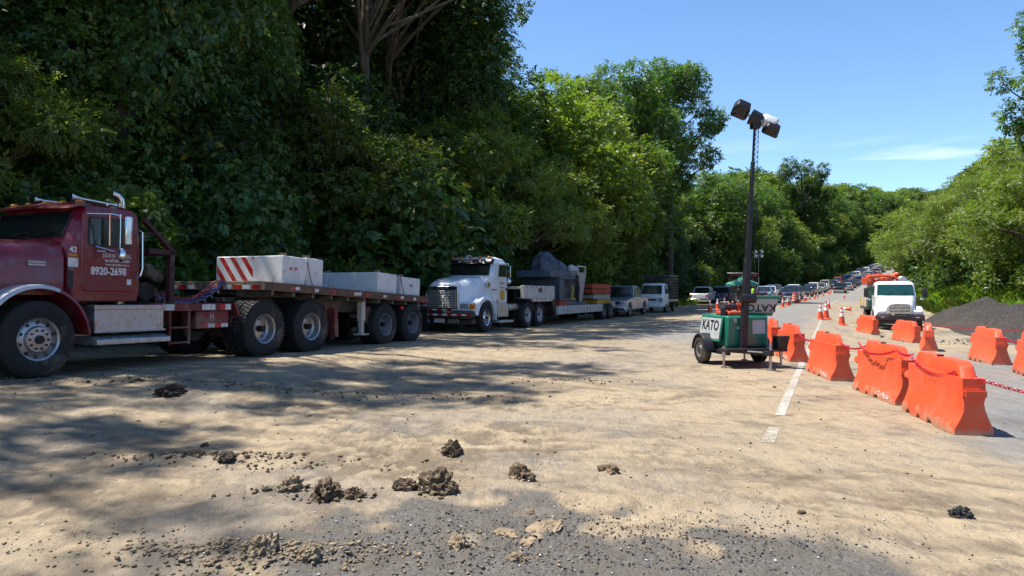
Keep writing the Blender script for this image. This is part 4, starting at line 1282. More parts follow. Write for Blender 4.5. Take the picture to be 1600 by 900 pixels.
on_deck('concrete_block', 'rust-stained white block at the far side of the flatbed middle', sx(15.95), sx(15.16), -1.18, -.42, .50, dx=1)
on_deck('concrete_block', 'stained white block across the middle of the flatbed, next to last', sx(16.02), sx(15.16), -.40, 1.10, .50)
on_deck('concrete_block', 'last white block at the rear end of the flatbed', sx(17.17), sx(16.22), -.8, 1.10, .47, False, '-4 M', LETK)
for sA, ln in ((12.47, .5), (16.12, .5)):
    Mw = t_flat.matrix_world
    pts = []
    for i in range(30):
        u = i / 29
        x = sx(sA) - .02; 
        pts.append(Mw @ Vector((x - .12 * u, 1.13 + .05 * u, FZ + FSL * x + ln * (1 - u) ** 1.5 + .02)))
    b = MB(); b.tube(pts, .012, 6); o = b.build('lashing_chain', RUSTY, None, smooth=True)
    tag(o, 'rusty lashing chain hanging between the white blocks, %s' % ('nearest the striped block' if sA < 13 else 'at the rear gap'), 'chain', 'lashing chains on the flatbed')

# ------------------------------------------------------------------ white tractor and low-loader
def white_tractor():
    t = empty('truck_tractor')
    tag(t, 'white conventional truck tractor with wide slatted grille and dark visor', 'truck')
    b = MB()
    for y in (-.42, .42): b.bx(-6.2, .95, y - .04, y + .04, .70, .95)
    b.build('chassis_frame', DARK, t, .006)
    def ring(z, xb, xf, w, c=.10):
        return [(xf - c, -w, z), (xf, -w + c * 1.8, z), (xf, w - c * 1.8, z), (xf - c, w, z), (xb + c * .6, w, z), (xb, w - c, z), (xb, -w + c, z), (xb + c * .6, -w, z)]
    b = MB()
    b.loft([ring(.92, -2.05, -.72, 1.02), ring(1.2, -2.08, -.72, 1.04), ring(1.93, -2.08, -.70, 1.04), ring(1.97, -2.08, -.74, 1.04), ring(2.50, -2.05, -1.02, .98), ring(2.60, -2.0, -1.06, .92, .15), ring(2.68, -1.85, -1.25, .72, .2)])
    b.build('cab', WHITEP, t, .02)
    def screen(y0, y1, z0, z1, off):
        x = lambda z: -.74 + (z - 1.97) * (-.28 / .53)
        n = Vector((.53, 0, .28)).normalized() * off
        k = lambda z: 1 - .06 * (z - 1.97) / .53
        return [(x(z0) + n.x, y0 * k(z0), z0 + n.z), (x(z0) + n.x, y1 * k(z0), z0 + n.z), (x(z1) + n.x, y1 * k(z1), z1 + n.z), (x(z1) + n.x, y0 * k(z1), z1 + n.z)]
    def slab(b, q, q2): b.add(q + q2, [(0, 1, 2, 3), (7, 6, 5, 4), (0, 1, 5, 4), (1, 2, 6, 5), (2, 3, 7, 6), (3, 0, 4, 7)])
    b = MB(); slab(b, screen(-.90, .90, 1.99, 2.48, .010), screen(-.90, .90, 1.99, 2.48, -.01)); b.build('windscreen_seal', BLACKP, t, .004)
    b = MB(); slab(b, screen(-.86, .86, 2.01, 2.46, .018), screen(-.86, .86, 2.01, 2.46, .004)); b.build('windscreen', GLASS, t)
    b = MB(); b.loft([[(-.86 - .05 * abs(y), y, 2.40), (-.83 - .05 * abs(y), y, 2.42), (-1.02, y, 2.58), (-1.06, y, 2.56)] for y in [-.98 + .098 * i for i in range(21)]])
    v = b.build('sun_visor', pm('dark_visor', (0.035, 0.016, 0.016), 0.35, 0, .1, 4), t, smooth=True)
    lettering('LA YUNTA', .12, LETW, t, face_M((-.915, -.12, 2.505), (0, 1, 0), (-.19, 0, .16)), bold=.003)
    for i, y in enumerate((-.75, -.38, 0, .38, .75)):
        b = MB(); b.ball((-1.10, y, 2.645), .06, 10, 6, (1.2, 1.4, .8)); b.build('roof_marker', AMBER, t, smooth=True)
    b = MB(); b.lathe([(.07, 0), (.035, .08), (.02, .5)], (0, 0, 0), 'x', 12); b.v = [(-1.0 - x, -.2 + y, 2.74 + z) for x, y, z in b.v]; b.cyl((-1.2, -.2, 2.6), (-1.2, -.2, 2.74), .02); b.build('air_horn', CHROME, t, smooth=True)
    # bonnet sloping to a narrow nose
    b = MB(); rings = []
    for x, w, zt, zb in ((-.70, 1.0, 1.95, 1.0), (-.45, .98, 1.95, 1.0), (.05, .88, 1.91, 1.0), (.55, .76, 1.83, .82), (.92, .68, 1.72, .78), (1.04, .64, 1.62, .78)):
        rings.append([(x, -w, zb), (x, -w, zt - .32), (x, -w + .06, zt - .14), (x, -w + .22, zt - .03), (x, -w * .4, zt), (x, w * .4, zt), (x, w - .22, zt - .03), (x, w - .06, zt - .14), (x, w, zt - .32), (x, w, zb)])
    b.loft(rings); b.build('bonnet', WHITEP, t, smooth=True, angle=50)
    b = MB(); b.prism(rrect(-.58, .58, .80, 1.58, .06), 'x', 1.02, 1.075); g = b.build('grille', CHROME, t, .01)
    b = MB(); b.prism(rrect(-.52, .52, .84, 1.47, .03), 'x', 1.07, 1.080); b.build('grille_opening', DARK, g)
    for i in range(11):
        z = .855 + i * .055
        b = MB(); b.bx(1.078, 1.10, -.52, .52, z, z + .034); b.build('grille_bar', ALU, g, .005)
    b = MB(); b.bx(1.076, 1.084, -.20, .20, 1.50, 1.55); b.build('name_plate', STEEL, g)
    # fenders with headlights
    for sd in (1, -1):
        b = MB(); rings = []
        for i in range(15):
            a = R(8 + 160 * i / 14); c, s = math.cos(a), math.sin(a)
            rx, rz = .92 if c > 0 else .72, .74
            pt = lambda k, y: (k * rx * c, y, .52 + k * rz * s)
            rings.append([pt(1, .60), pt(1, 1.10), pt(.98, 1.17), pt(.94, 1.20), pt(.80, 1.20), pt(.80, 1.16), pt(.86, 1.10), pt(.92, .60)])
        b.loft(rings); b.v = [(x, y * sd, z) for x, y, z in b.v]
        b.build('front_fender', WHITEP, t, smooth=True, angle=50)
        b = MB(); b.bx(.80, 1.02, .62, 1.16, .74, 1.05); b.v = [(x, y * sd, z) for x, y, z in b.v]; b.build('headlight_pod', WHITEP, t, .05)
        b = MB(); b.bx(.98, 1.035, .66, .98, .84, 1.0); b.v = [(x, y * sd, z) for x, y, z in b.v]; b.build('headlight', HEADL, t, .015)
        b = MB(); b.bx(.90, 1.03, 1.0, 1.175, .82, 1.0); b.v = [(x, y * sd, z) for x, y, z in b.v]; b.build('turn_signal', AMBER, t, .02)
        my = lambda v: [(x, y * sd, z) for x, y, z in v]
        b = MB(); b.prism(rrect(-2.0, -1.10, 1.0, 2.46, .07), 'y', 1.02, 1.055); b.v = my(b.v); d = b.build('door', WHITEP, t, .01)
        b = MB(); b.prism([(-1.92, 1.95), (-1.22, 1.95), (-1.28, 2.38), (-1.92, 2.40)], 'y', 1.05, 1.064); b.v = my(b.v); b.build('window', GLASS, d)
        b = MB(); b.bx(-1.95, -1.88, 1.055, 1.08, 1.45, 1.56); b.v = my(b.v); b.build('door_handle', BLACKP, d)
        b = MB(); b.tube([(-1.15, 1.04, 2.42), (-1.32, 1.40, 2.43), (-1.32, 1.42, 1.75), (-1.2, 1.05, 1.78)], .013, 6); b.v = my(b.v); mb = b.build('mirror_bracket', CHROME, t, smooth=True)
        b = MB(); b.bx(-1.36, -1.29, 1.31, 1.50, 1.90, 2.34); b.v = my(b.v); b.build('mirror_housing', CHROME, mb, .012)
        b = MB(); b.ball((-1.32, 1.40, 1.78), .11, 12, 8, (.5, 1, 1)); b.v = my(b.v); b.build('convex_mirror', CHROME, mb, smooth=True)
        b = MB(); b.bx(-2.02, -1.05, .60, 1.12, .50, .98); b.v = my(b.v); b.build('battery_box', ALU, t, .015)
        b = MB(); b.bx(-2.08, -.80, .78, 1.30, .30, .38); b.v = my(b.v); b.build('step', ALU, t, .012)
        b = MB(); b.bx(-.86, -.78, 1.02, 1.16, .40, 1.05); b.v = my(b.v); b.build('splash_guard', WHITEP, t, .01)
        b = MB(); b.bx(-.98, -.80, 1.17, 1.19, 1.03, 1.10); b.v = my(b.v); b.build('side_marker', AMBER, t)
        b = MB(); b.cyl((-.42, .97, 1.66), (-.42, 1.05, 1.66), .10, .11, 16); b.v = my(b.v); b.build('air_intake', CHROME, t, smooth=True)
        # short half guards over the drive wheels
        b = MB(); arc_band(b, -3.78, .53, .66, .02, .62, 1.22, 100, 165); b.v = my(b.v); b.build('mudguard', STEEL, t, smooth=True)
        b = MB(); b.bx(-3.4, -2.5, .48, 1.0, .70, .95); b.v = my(b.v); b.build('fuel_tank', STEEL, t, .08)
    b = MB(); b.prism(rrect(-1.90, -1.45, 1.10, 1.48, .16), 'y', 1.055, 1.062)
    b.v = [(x + .1, y, z) for x, y, z in b.v]; b.build('yellow_sticker', pm('yellow_sticker', (0.62, 0.36, 0.02), .5), t)
    lettering('Garo', .20, LETR, t, face_M((-1.58, 1.058, 1.74), (-1, 0, 0)), sx=.9)
    lettering('26 37 29 66', .085, LETK, t, face_M((-1.56, 1.058, 1.56), (-1, 0, 0)))
    b = MB(); b.bx(-2.08, -.72, 1.045, 1.052, 1.46, 1.50); b.build('waist_stripe', TAPER, t)
    b = MB(); b.bx(.90, 1.22, -1.18, 1.18, .50, .74); b.bx(.86, 1.10, -1.18, 1.18, .30, .50); b.build('bumper', BLACKP, t, .05)
    tape_run(t, -1.15, 1.15, 1.224, .60, .06, 13, 0, axis='y'); tape_run(t, -.55, .55, 1.082, .765, .05, 6, 0, axis='y')
    b = MB(); b.bx(1.11, 1.125, -.28, .12, .36, .50); b.build('number_plate', TAPEW, t, .004)
    b = MB(); b.bx(1.10, 1.115, -.85, -.45, .34, .48); b.bx(1.10, 1.115, .25, .65, .34, .48); b.build('bumper_plate', STEEL, t, .004)
    b = MB(); b.bx(-.06, .06, -.95, .95, .42, .58); b.build('axle', DARK, t)
    for sd in (1, -1): wheel(t, 0, sd * 1.04, sd, .51, .28, .29, CHROME, 'front')
    for x in (-3.78, -5.10): duals(t, x, 1.20, .51, .26, .29, pm('white_rim', (.62, .63, .65), .4, .3, .1, 6, dust=.2))
    b = MB(); b.prism([(-4.0, .98), (-5.0, .96), (-5.2, 1.02), (-4.0, 1.08)], 'y', -.4, .4); b.build('fifth_wheel', DARK, t)
    return t
t_wh = white_tractor()
place(t_wh, 22.65, -12.1, False, -.010, yaw=R(1.0))

def lowboy():
    """low-loader; local x forward from the king-pin end of the gooseneck"""
    t = empty('low_loader_trailer')
    tag(t, 'chipped cream low-loader trailer with gooseneck behind the white tractor', 'trailer')
    b = MB()
    for y0, y1 in ((-1.15, -1.0), (1.0, 1.15)):
        b.prism([(0, 1.66), (-3.35, 1.66), (-3.35, 1.15), (-3.0, 1.02), (-1.0, 1.02), (-.6, 1.16), (0, 1.16)], 'y', y0, y1)
    b.bx(-3.3, -.05, -1.0, 1.0, 1.52, 1.62)
    b.build('gooseneck', CREAMST, t, .012)
    for k in range(6):
        for z in (1.56, 1.12):
            b = MB(); b.bx(-.35 - k * .5, -.23 - k * .5, 1.15, 1.156, z, z + .05); b.build('reflective_tape', TAPER, t)
    b = MB(); b.prism(rrect(-1.9, -1.5, 1.4, 1.56, .03), 'y', 1.15, 1.157); b.build('maker_plate', RUSTY, t)
    b = MB()
    for y in (-.9, .9): b.prism([(-3.3, 1.62), (-3.62, 1.5), (-3.75, .40), (-3.45, .36), (-3.25, 1.1)], 'y', y - .18, y + .18)
    b.build('neck_drop', BLACKP, t, .02)
    b = MB()
    for y0, y1 in ((-1.22, -1.10), (1.10, 1.22)): b.bx(-10.2, -3.62, y0, y1, .44, .80)
    b.bx(-10.2, -3.65, -1.10, 1.10, .60, .74)
    b.build('deck_frame', CREAMST, t, .01)
    for i in range(20):
        b = MB(); b.bx(-10.2 + i * .328, -9.885 + i * .328, -1.08, 1.08, .742, .80); b.build('plank', WOOD, t, .004)
    for i in range(13):
        x = -10.0 + i * .47
        b = MB(); b.prism([(x, .78), (x + .07, .78), (x + .07, .48), (x, .52)], 'y', 1.22, 1.27); b.build('stake_pocket', CREAMST, t, .006)
    b = MB(); b.bx(-12.6, -10.2, -.55, .55, .60, .90); b.bx(-12.6, -12.4, -1.2, 1.2, .62, .90); b.build('rear_frame', CREAMST, t, .01)
    for x in (-10.55, -11.75): duals(t, x, 1.20, .41, .24, .22, BLUEGREY)
    return t
t_low = lowboy()
place(t_low, 25.9, -12.05, False, -.006)
bpy.context.view_layer.update()
def on_low(name, label, cat, x, y, z, group=None):
    o = empty(name); o.matrix_world = t_low.matrix_world @ Matrix.Translation((x, y, z))
    tag(o, label, cat, group)
    return o
# machine under tarps
GREYM = pm('grey_machine_paint', (0.075, 0.09, 0.12), 0.55, 0, .2, 4, dust=.15)
TARP = pm('dark_blue_tarpaulin', (0.075, 0.09, 0.125), 0.34, 0, .3, 3, bump=1.0, bscale=7)
BEIGE = pm('dusty_beige_steel', (0.36, 0.32, 0.30), 0.7, 0, .12, 4, dust=.3)
ORANGE_ST = pm('orange_red_steel', (0.42, 0.045, 0.02), 0.6, 0, .2, 5, dust=.15, spots=((.2, .05, .03), 8, .62))
YELLOWST = pm('yellow_steel', (0.60, 0.36, 0.03), 0.55, 0, .2, 5, dust=.2)
mch = on_low('drilling_rig', 'grey steel machine frame with blue-grey tarps tied on top, on the low-loader', 'machine', -5.4, .1, .80)
mch.scale = (1, 1, .84)
b = MB()
b.bx(-1.35, 1.0, -.9, .9, .28, .40)
for x in (-1.35, -.45, .35, .95):
    for y in (-.9, .84): b.bx(x, x + .06, y, y + .06, .40, 1.42)
b.bx(-1.35, 1.0, -.9, .9, 1.42, 1.5); b.bx(-.4, .38, .85, .9, .90, .95)
b.build('frame', GREYM, mch, .008)
b = MB(); b.bx(.38, .98, -.85, .88, .41, 1.40); b.build('panel_box', GREYM, mch, .01)
b = MB(); b.bx(-.9, 1.75, -.85, .75, 1.503, 1.85); b.build('top_tank', pm('slate_blue_paint', (.06, .09, .14), .5, 0, .15, 4, dust=.1), mch, .02)
b = MB(); b.cyl((-.35, -.5, .75), (-.35, .6, .75), .24, n=16); b.bx(-.3, .3, -.3, .6, .42, .7); b.build('motor', STEEL, mch, .01)
def lumpy(cx, cy, cz, rx, ry, rz, seed, n=22, m=12):
    rr = np.random.default_rng(seed); b = MB(); rings = []
    ph = rr.random(6) * 6.28
    for j in range(m + 1):
        v = j / m
        ring = []
        for i in range(n):
            a = 2 * PI * i / n
            k = math.sin(PI * (0.08 + 0.92 * (1 - v) * .5 + 0)) if False else math.cos(v * PI / 2 * .96)
            f = 1 + .10 * math.sin(3 * a + ph[0]) + .07 * math.sin(7 * a + ph[1] + 2 * v) + .05 * math.sin(11 * a + ph[2])
            ring.append((cx + rx * k ** .6 * f * math.cos(a), cy + ry * k ** .6 * f * math.sin(a), cz + rz * (v ** .8) * (1 + .06 * math.sin(5 * a + ph[3]))))
        rings.append(ring)
    b.loft(rings)
    return b
lumpy(.80, .05, 1.86, .42, .60, .98, 1).build('tarpaulin', TARP, mch, smooth=True, angle=40)
lumpy(-.05, 0, 1.86, .62, .66, .76, 2).build('tarpaulin', TARP, mch, smooth=True, angle=40)
lumpy(-.62, .1, 1.86, .36, .55, .62, 3).build('tarpaulin', TARP, mch, smooth=True, angle=40)
b = MB(); b.bx(-1.25, -.85, -.3, .62, 1.52, 1.78); b.build('white_case', BLOCKW, mch, .03)
b = MB(); b.bx(.0, 1.15, -.95, .95, .0, .26); b.build('red_skid', ORANGE_ST, mch, .01)
b = MB(); b.bx(-1.35, -.003, -.95, .95, .0, .26); b.build('skid', GREYM, mch, .01)
b = MB(); b.tube([(-.5, .93, .3), (-.62, .94, .8), (-.58, .94, 1.1)], .05, 6); b.tube([(-.3, .95, .35), (-.9, .95, .34)], .05, 6); b.build('yellow_strap', YELLOWST, mch, smooth=True)
bn = on_low('steel_hopper', 'dusty beige tapered steel hopper beside the tarped machine on the low-loader', 'hopper', -7.35, .1, .80)
b = MB()
def hop(z, x0, x1, w): return [(x0, -w, z), (x1, -w, z), (x1, w, z), (x0, w, z)]
b.loft([hop(.16, -.48, .52, .8), hop(1.52, -.66, .58, .95), hop(1.55, -.66, .58, .95), hop(1.55, -.60, .52, .90), hop(1.0, -.5, .45, .82)]); b.build('hopper_body', BEIGE, bn, .01)
b = MB(); b.bx(-.9, .75, -.9, .9, 0, .15); b.build('base_frame', GREYM, bn, .01)
b = MB()
for x in (-.62, .5):
    b.bx(x, x + .06, .88, .95, 1.5, 1.85)
b.bx(-.62, .56, .90, .94, 1.80, 1.86); b.build('top_rail', CREAMST, bn, .008)
b = MB(); b.ball((.25, .5, 1.72), .2, 12, 8); b.ball((-.35, .5, 1.70), .17, 12, 8); b.build('pump_head', BLOCKW, bn, smooth=True)
b = MB(); b.tube([(.66, .95, .1), (.60, .96, .8), (.74, .96, 1.4)], .08, 8); b.build('hose', DARK, bn, smooth=True)
for k, (z, m, x0, x1, lb) in enumerate(((.0, YELLOWST, -2.0, -.55, 'yellow steel girder at the bottom of the stack on the low-loader'), (.26, BEIGE, -2.0, 0.05, 'grey steel girder in the stack on the low-loader'), (.54, ORANGE_ST, -2.0, .3, 'lower orange-red steel girder of the stack on the low-loader'), (.80, ORANGE_ST, -2.05, .35, 'topmost orange-red steel girder of the stack on the low-loader'))):
    gd = on_low('steel_girder', lb, 'girder', -9.6, .05, .80 + z, 'girders stacked on the low-loader')
    b = MB()
    for y in (-.95, .87): 
        b.bx(x0 - .9, x1, y, y + .02, .0, .24)
        b.bx(x0 - .9, x1, y - .05, y + .08, .0, .018); b.bx(x0 - .9, x1, y - .05, y + .08, .222, .24)
    b.build('girder_rail', m, gd, .003)
    for i in range(5):
        x = x0 - .85 + i * (x1 - x0 + .8) / 4
        b = MB(); b.bx(x - .03, x + .03, -.93, .865, .03, .21); b.build('cross_member', m, gd)
    if k == 0 or k == 2:
        for i in range(4):
            b = MB(); xx = x0 - .8 + i * .28; b.bx(xx, xx + .2, .955, .962, .06, .18); b.build('painted_patch', TAPER if k else YELLOWST, gd)
# ------------------------------------------------------------------ cars
PAINT = pm('car_paint', (1, 1, 1), 0.30, 0.1, 0.05, 2, coat=0.6, dust=0.12, objcol=True)
PLATE = TAPEW
def car_proto(kind, detail=True):
    """x forward, wheels on z = 0"""
    P = dict(
        sedan=dict(L=4.5, W=1.76, H=1.45, hood=.92, belt=.92, xf=.75, xr=-1.75, rf=.05, rr=-1.15, tail=1.0, wr=.31, g=.17),
        hatch=dict(L=4.0, W=1.70, H=1.52, hood=.95, belt=.95, xf=.75, xr=-1.88, rf=.15, rr=-1.55, tail=.98, wr=.30, g=.18),
        suv=dict(L=4.6, W=1.85, H=1.74, hood=1.08, belt=1.08, xf=.80, xr=-2.18, rf=.22, rr=-1.90, tail=1.08, wr=.36, g=.22),
        van=dict(L=4.6, W=1.75, H=1.92, hood=1.10, belt=1.12, xf=1.45, xr=-2.24, rf=.85, rr=-2.12, tail=1.12, wr=.32, g=.2),
        pickup=dict(L=5.2, W=1.82, H=1.76, hood=1.08, belt=1.10, xf=.88, xr=-.95, rf=.35, rr=-.78, tail=1.08, wr=.38, g=.26))[kind]
    L, W, H = P['L'], P['W'], P['H']; xF, xB = L / 2, -L / 2
    root = empty(kind)
    axF, axR, wr, g = xF - .82, xB + .95, P['wr'], P['g']
    prof = [(xB + .02, g + .12)]
    def arch(cx):
        out = []
        for i in range(9):
            a = R(180 - 180 * i / 8)
            out.append((cx + (wr + .07) * math.cos(a), max(g, wr + (wr + .07) * math.sin(a))))
        return out
    prof += [(xB + .10, g)] + arch(axR) + arch(axF) + [(xF - .10, g), (xF, g + .16), (xF - .02, P['hood'] - .26), (xF - .12, P['hood'] - .14), (P['xf'] + .05, P['hood']), (P['xf'] - .1, P['belt'])]
    if kind == 'pickup':
        prof += [(P['xr'], P['belt']), (P['xr'] - .06, P['tail']), (xB + .02, P['tail']), (xB, P['tail'] - .06)]
    else:
        prof += [(P['xr'] + .1, P['belt']), (xB + .10, P['tail']), (xB, P['tail'] - .12)]
    b = MB(); b.prism(prof, 'y', -W / 2, W / 2)
    body = b.build('body', PAINT, root, .05, angle=45)
    # glasshouse
    w0, w1 = W / 2 - .05, W / 2 - .20
    b = MB()
    b.loft([[(P['xf'], -w0, P['belt'] - .02), (P['xf'], w0, P['belt'] - .02), (P['xr'], w0, P['belt'] - .02), (P['xr'], -w0, P['belt'] - .02)],
            [(P['rf'], -w1, H - .07), (P['rf'], w1, H - .07), (P['rr'], w1, H - .07), (P['rr'], -w1, H - .07)]])
    cab = b.build('glasshouse', GLASS, root, .03)
    b = MB(); b.loft([[(P['rf'] + .06, -w1 - .02, H - .08), (P['rf'] + .06, w1 + .02, H - .08), (P['rr'] - .06, w1 + .02, H - .08), (P['rr'] - .06, -w1 - .02, H - .08)],
                      [(P['rf'] - .12, -w1 + .08, H), (P['rf'] - .12, w1 - .08, H), (P['rr'] + .10, w1 - .08, H), (P['rr'] + .10, -w1 + .08, H)]])
    b.build('roof', PAINT, root, .03)
    for sd in (1, -1):
        for (xa, xb) in ((P['xf'], P['rf']), (P['xr'], P['rr'])):
            b = MB(); b.tube([(xa, sd * w0, P['belt'] - .02), (xb, sd * w1, H - .06)], .045, 6); b.build('pillar', PAINT, root, smooth=True)
        if detail:
            mids = [(P['xf'] + P['xr']) / 2 + .1] if kind in ('pickup', 'sedan', 'hatch') else [.05, -1.05]
            for xm in mids:
                b = MB(); b.tube([(xm, sd * (w0 + .004), P['belt'] - .02), (xm - .06, sd * (w1 + .004), H - .06)], .035, 6); b.build('pillar', PAINT, root, smooth=True)
                b = MB(); b.bx(xm + .05, xm + .22, sd * (W / 2 + .012) - .012, sd * (W / 2 + .012) + .012, P['belt'] - .14, P['belt'] - .10); b.build('door_handle', BLACKP, root)
        b = MB(); b.bx(P['xf'] - .22, P['xf'] - .08, min(sd * (W / 2), sd * (W / 2 + .18)), max(sd * (W / 2), sd * (W / 2 + .18)), P['belt'], P['belt'] + .16); b.build('mirror', PAINT, root, .03)
        b = MB(); b.bx(xF - .14, xF + .005, sd * (W / 2 - .24) - .18, sd * (W / 2 - .24) + .18, P['hood'] - .34, P['hood'] - .19); b.build('headlight', HEADL, root, .03)
        b = MB(); b.bx(xB - .008, xB + .12, sd * (W / 2 - .12) - .10, sd * (W / 2 - .12) + .105, P['tail'] - .38, P['tail'] - .12); b.build('tail_light', REDLENS, root, .02)
        for x in (axF, axR):
            wheel(root, x, sd * (W / 2 - .10), sd, wr, .21, wr * .62, STEEL, 'front')
    b = MB(); b.prism(rrect(-.52, .52, P['hood'] - .36, P['hood'] - .20, .03), 'x', xF - .04, xF + .006); b.build('grille', BLACKP, root, .005)
    b = MB(); b.bx(xF - .06, xF + .05, -W / 2 + .06, W / 2 - .06, g + .12, g + .30); b.build('front_bumper', PAINT if kind != 'pickup' else CHROME, root, .04)
    b = MB(); b.prism(rrect(-.42, .42, g + .02, g + .12, .02), 'x', xF - .05, xF + .02); b.build('lower_grille', BLACKP, root)
    b = MB(); b.bx(xB - .06, xB + .05, -W / 2 + .06, W / 2 - .06, g + .10, g + .32); b.build('rear_bumper', PAINT if kind != 'pickup' else CHROME, root, .04)
    b = MB(); b.bx(xF + .048, xF + .06, -.16, .16, g + .14, g + .26); b.build('number_plate', PLATE, root)
    b = MB(); b.bx(xB - .07, xB - .055, -.16, .16, g + .16, g + .28); b.build('number_plate', PLATE, root)
    if kind == 'pickup':
        b = MB(); b.bx(xB + .10, P['xr'] - .16, -W / 2 + .10, W / 2 - .10, P['tail'] + .0015, P['tail'] + .006); b.build('load_bed', BLACKP, root)
        for sd in (1, -1):
            b = MB(); b.bx(xB + .08, P['xr'] - .10, min(sd * (W / 2 - .10), sd * W / 2), max(sd * (W / 2 - .10), sd * W / 2), P['tail'] - .02, P['tail'] + .05); b.build('bed_rail', PAINT, root, .02)
    b = MB(); b.bx(xB + .3, xF - .3, -W / 2 + .25, W / 2 - .25, g - .02, g + .10); b.build('underbody', DARK, root)
    return root
CARP = {k: car_proto(k) for k in ('sedan', 'hatch', 'suv', 'van', 'pickup')}
NAMES = {'sedan': 'sedan_car', 'hatch': 'hatchback_car', 'suv': 'suv_car', 'van': 'minivan', 'pickup': 'pickup_truck'}
COL = {'white': (.72, .72, .72), 'silver': (.27, .29, .32), 'black': (.012, .012, .014), 'dark blue': (.02, .035, .09), 'grey': (.16, .17, .18), 'pale blue': (.20, .28, .40), 'red': (.35, .02, .02), 'beige': (.42, .36, .27), 'dark green': (.02, .06, .04)}
def paint(o, c):
    o.color = (*c, 1)
    for ch in o.children: paint(ch, c)
def car(kind, colour, s, t, away, label, group=None, dz=0.0, yaw=0.0, scale=1.0):
    r = copy_tree(CARP[kind])
    r.name = NAMES[kind]
    s0 = s - 1.4; s1 = s + 1.4
    dzs = (float(base_z(s1, t)) - float(base_z(s0, t))) / 2.8
    place(r, s, t, away, -math.atan(dzs) * (1 if away else -1), dz + .004, yaw)
    r.scale = (scale,) * 3
    paint(r, COL[colour])
    tag(r, label, 'pickup' if kind == 'pickup' else 'van' if kind == 'van' else 'car', group)
    return r
car('pickup', 'silver', 42.3, -11.45, False, 'silver pickup facing the camera, parked behind the low-loader', dz=.02)
car('pickup', 'white', 75.5, -12.4, True, 'white pickup seen from behind beside the green canopy tent', scale=.98)
car('suv', 'dark blue', 79.5, -11.0, True, 'dark blue car parked under the left edge of the green tent')
G = 'cars waiting in the queue'
Q = [('suv', 'pale blue', 93.5, -8.6, 'pale blue car at the head of the outer queue by the floodlight stand'),
     ('pickup', 'dark blue', 94.5, -5.7, 'dark blue pickup first in the queue beside the orange drums'),
     ('pickup', 'white', 101, -8.9, 'white pickup second in the outer queue'),
     ('suv', 'black', 102.5, -5.8, 'dark car second in the queue behind the dark blue pickup'),
     ('van', 'white', 108, -6.6, 'white minivan third in the queue behind the dark car'),
     ('van', 'white', 108.5, -9.3, 'white high-roofed van third in the outer queue'),
     ('sedan', 'silver', 116, -9.2, 'silver car fourth in the outer queue'),
     ('sedan', 'black', 118.5, -6.0, 'black low sedan fourth in the queue before the grass bank'),
     ('suv', 'dark blue', 125.5, -6.1, 'dark blue car fifth in the queue'),
     ('van', 'white', 133, -6.2, 'white van sixth in the queue at the start of the rise')]
for k, c, s, t, lb in Q:
    car(k, c, s, t, False, lb, G, yaw=R(random.uniform(-2, 2)))
rq = random.Random(11)
cyc = ['silver', 'white', 'dark blue', 'grey', 'white', 'black', 'silver', 'white', 'beige', 'dark blue', 'white', 'red', 'silver', 'black', 'white', 'grey']
s = 140; i = 6
while s < 300:
    k = rq.choice(['sedan', 'suv', 'hatch', 'suv', 'van', 'pickup', 'sedan']); c = cyc[i % 16]
    car(k, c, s, -6.1 + rq.uniform(-.3, .3), False, '%s %s on the rise, %s in the queue counted from its head' % (c, {'sedan': 'sedan', 'suv': 'tall car', 'hatch': 'hatchback', 'van': 'van', 'pickup': 'pickup'}[k], ordinal(i)), G)
    s += rq.uniform(5.8, 7.2); i += 1
G2 = 'cars driving up the rise'
car('pickup', 'black', 139, -2.5, True, 'black pickup driving away up the right lane past the cones', G2)
car('sedan', 'silver', 152, -2.2, True, 'silver sedan just ahead of the black pickup in the right lane', G2)
s = 163; i = 2
while s < 300:
    k = rq.choice(['sedan', 'suv', 'hatch', 'van', 'pickup']); c = cyc[(i * 5 + 3) % 16]
    car(k, c, s, -2.3 + rq.uniform(-.3, .3), True, '%s %s going up the rise, %s in the right lane after the black pickup' % (c, {'sedan': 'sedan', 'suv': 'tall car', 'hatch': 'hatchback', 'van': 'van', 'pickup': 'pickup'}[k], ordinal(i - 1)), G2)
    s += rq.uniform(7.0, 10); i += 1
for r in CARP.values():
    for ch in list(r.children_recursive): bpy.data.objects.remove(ch)
    bpy.data.objects.remove(r)

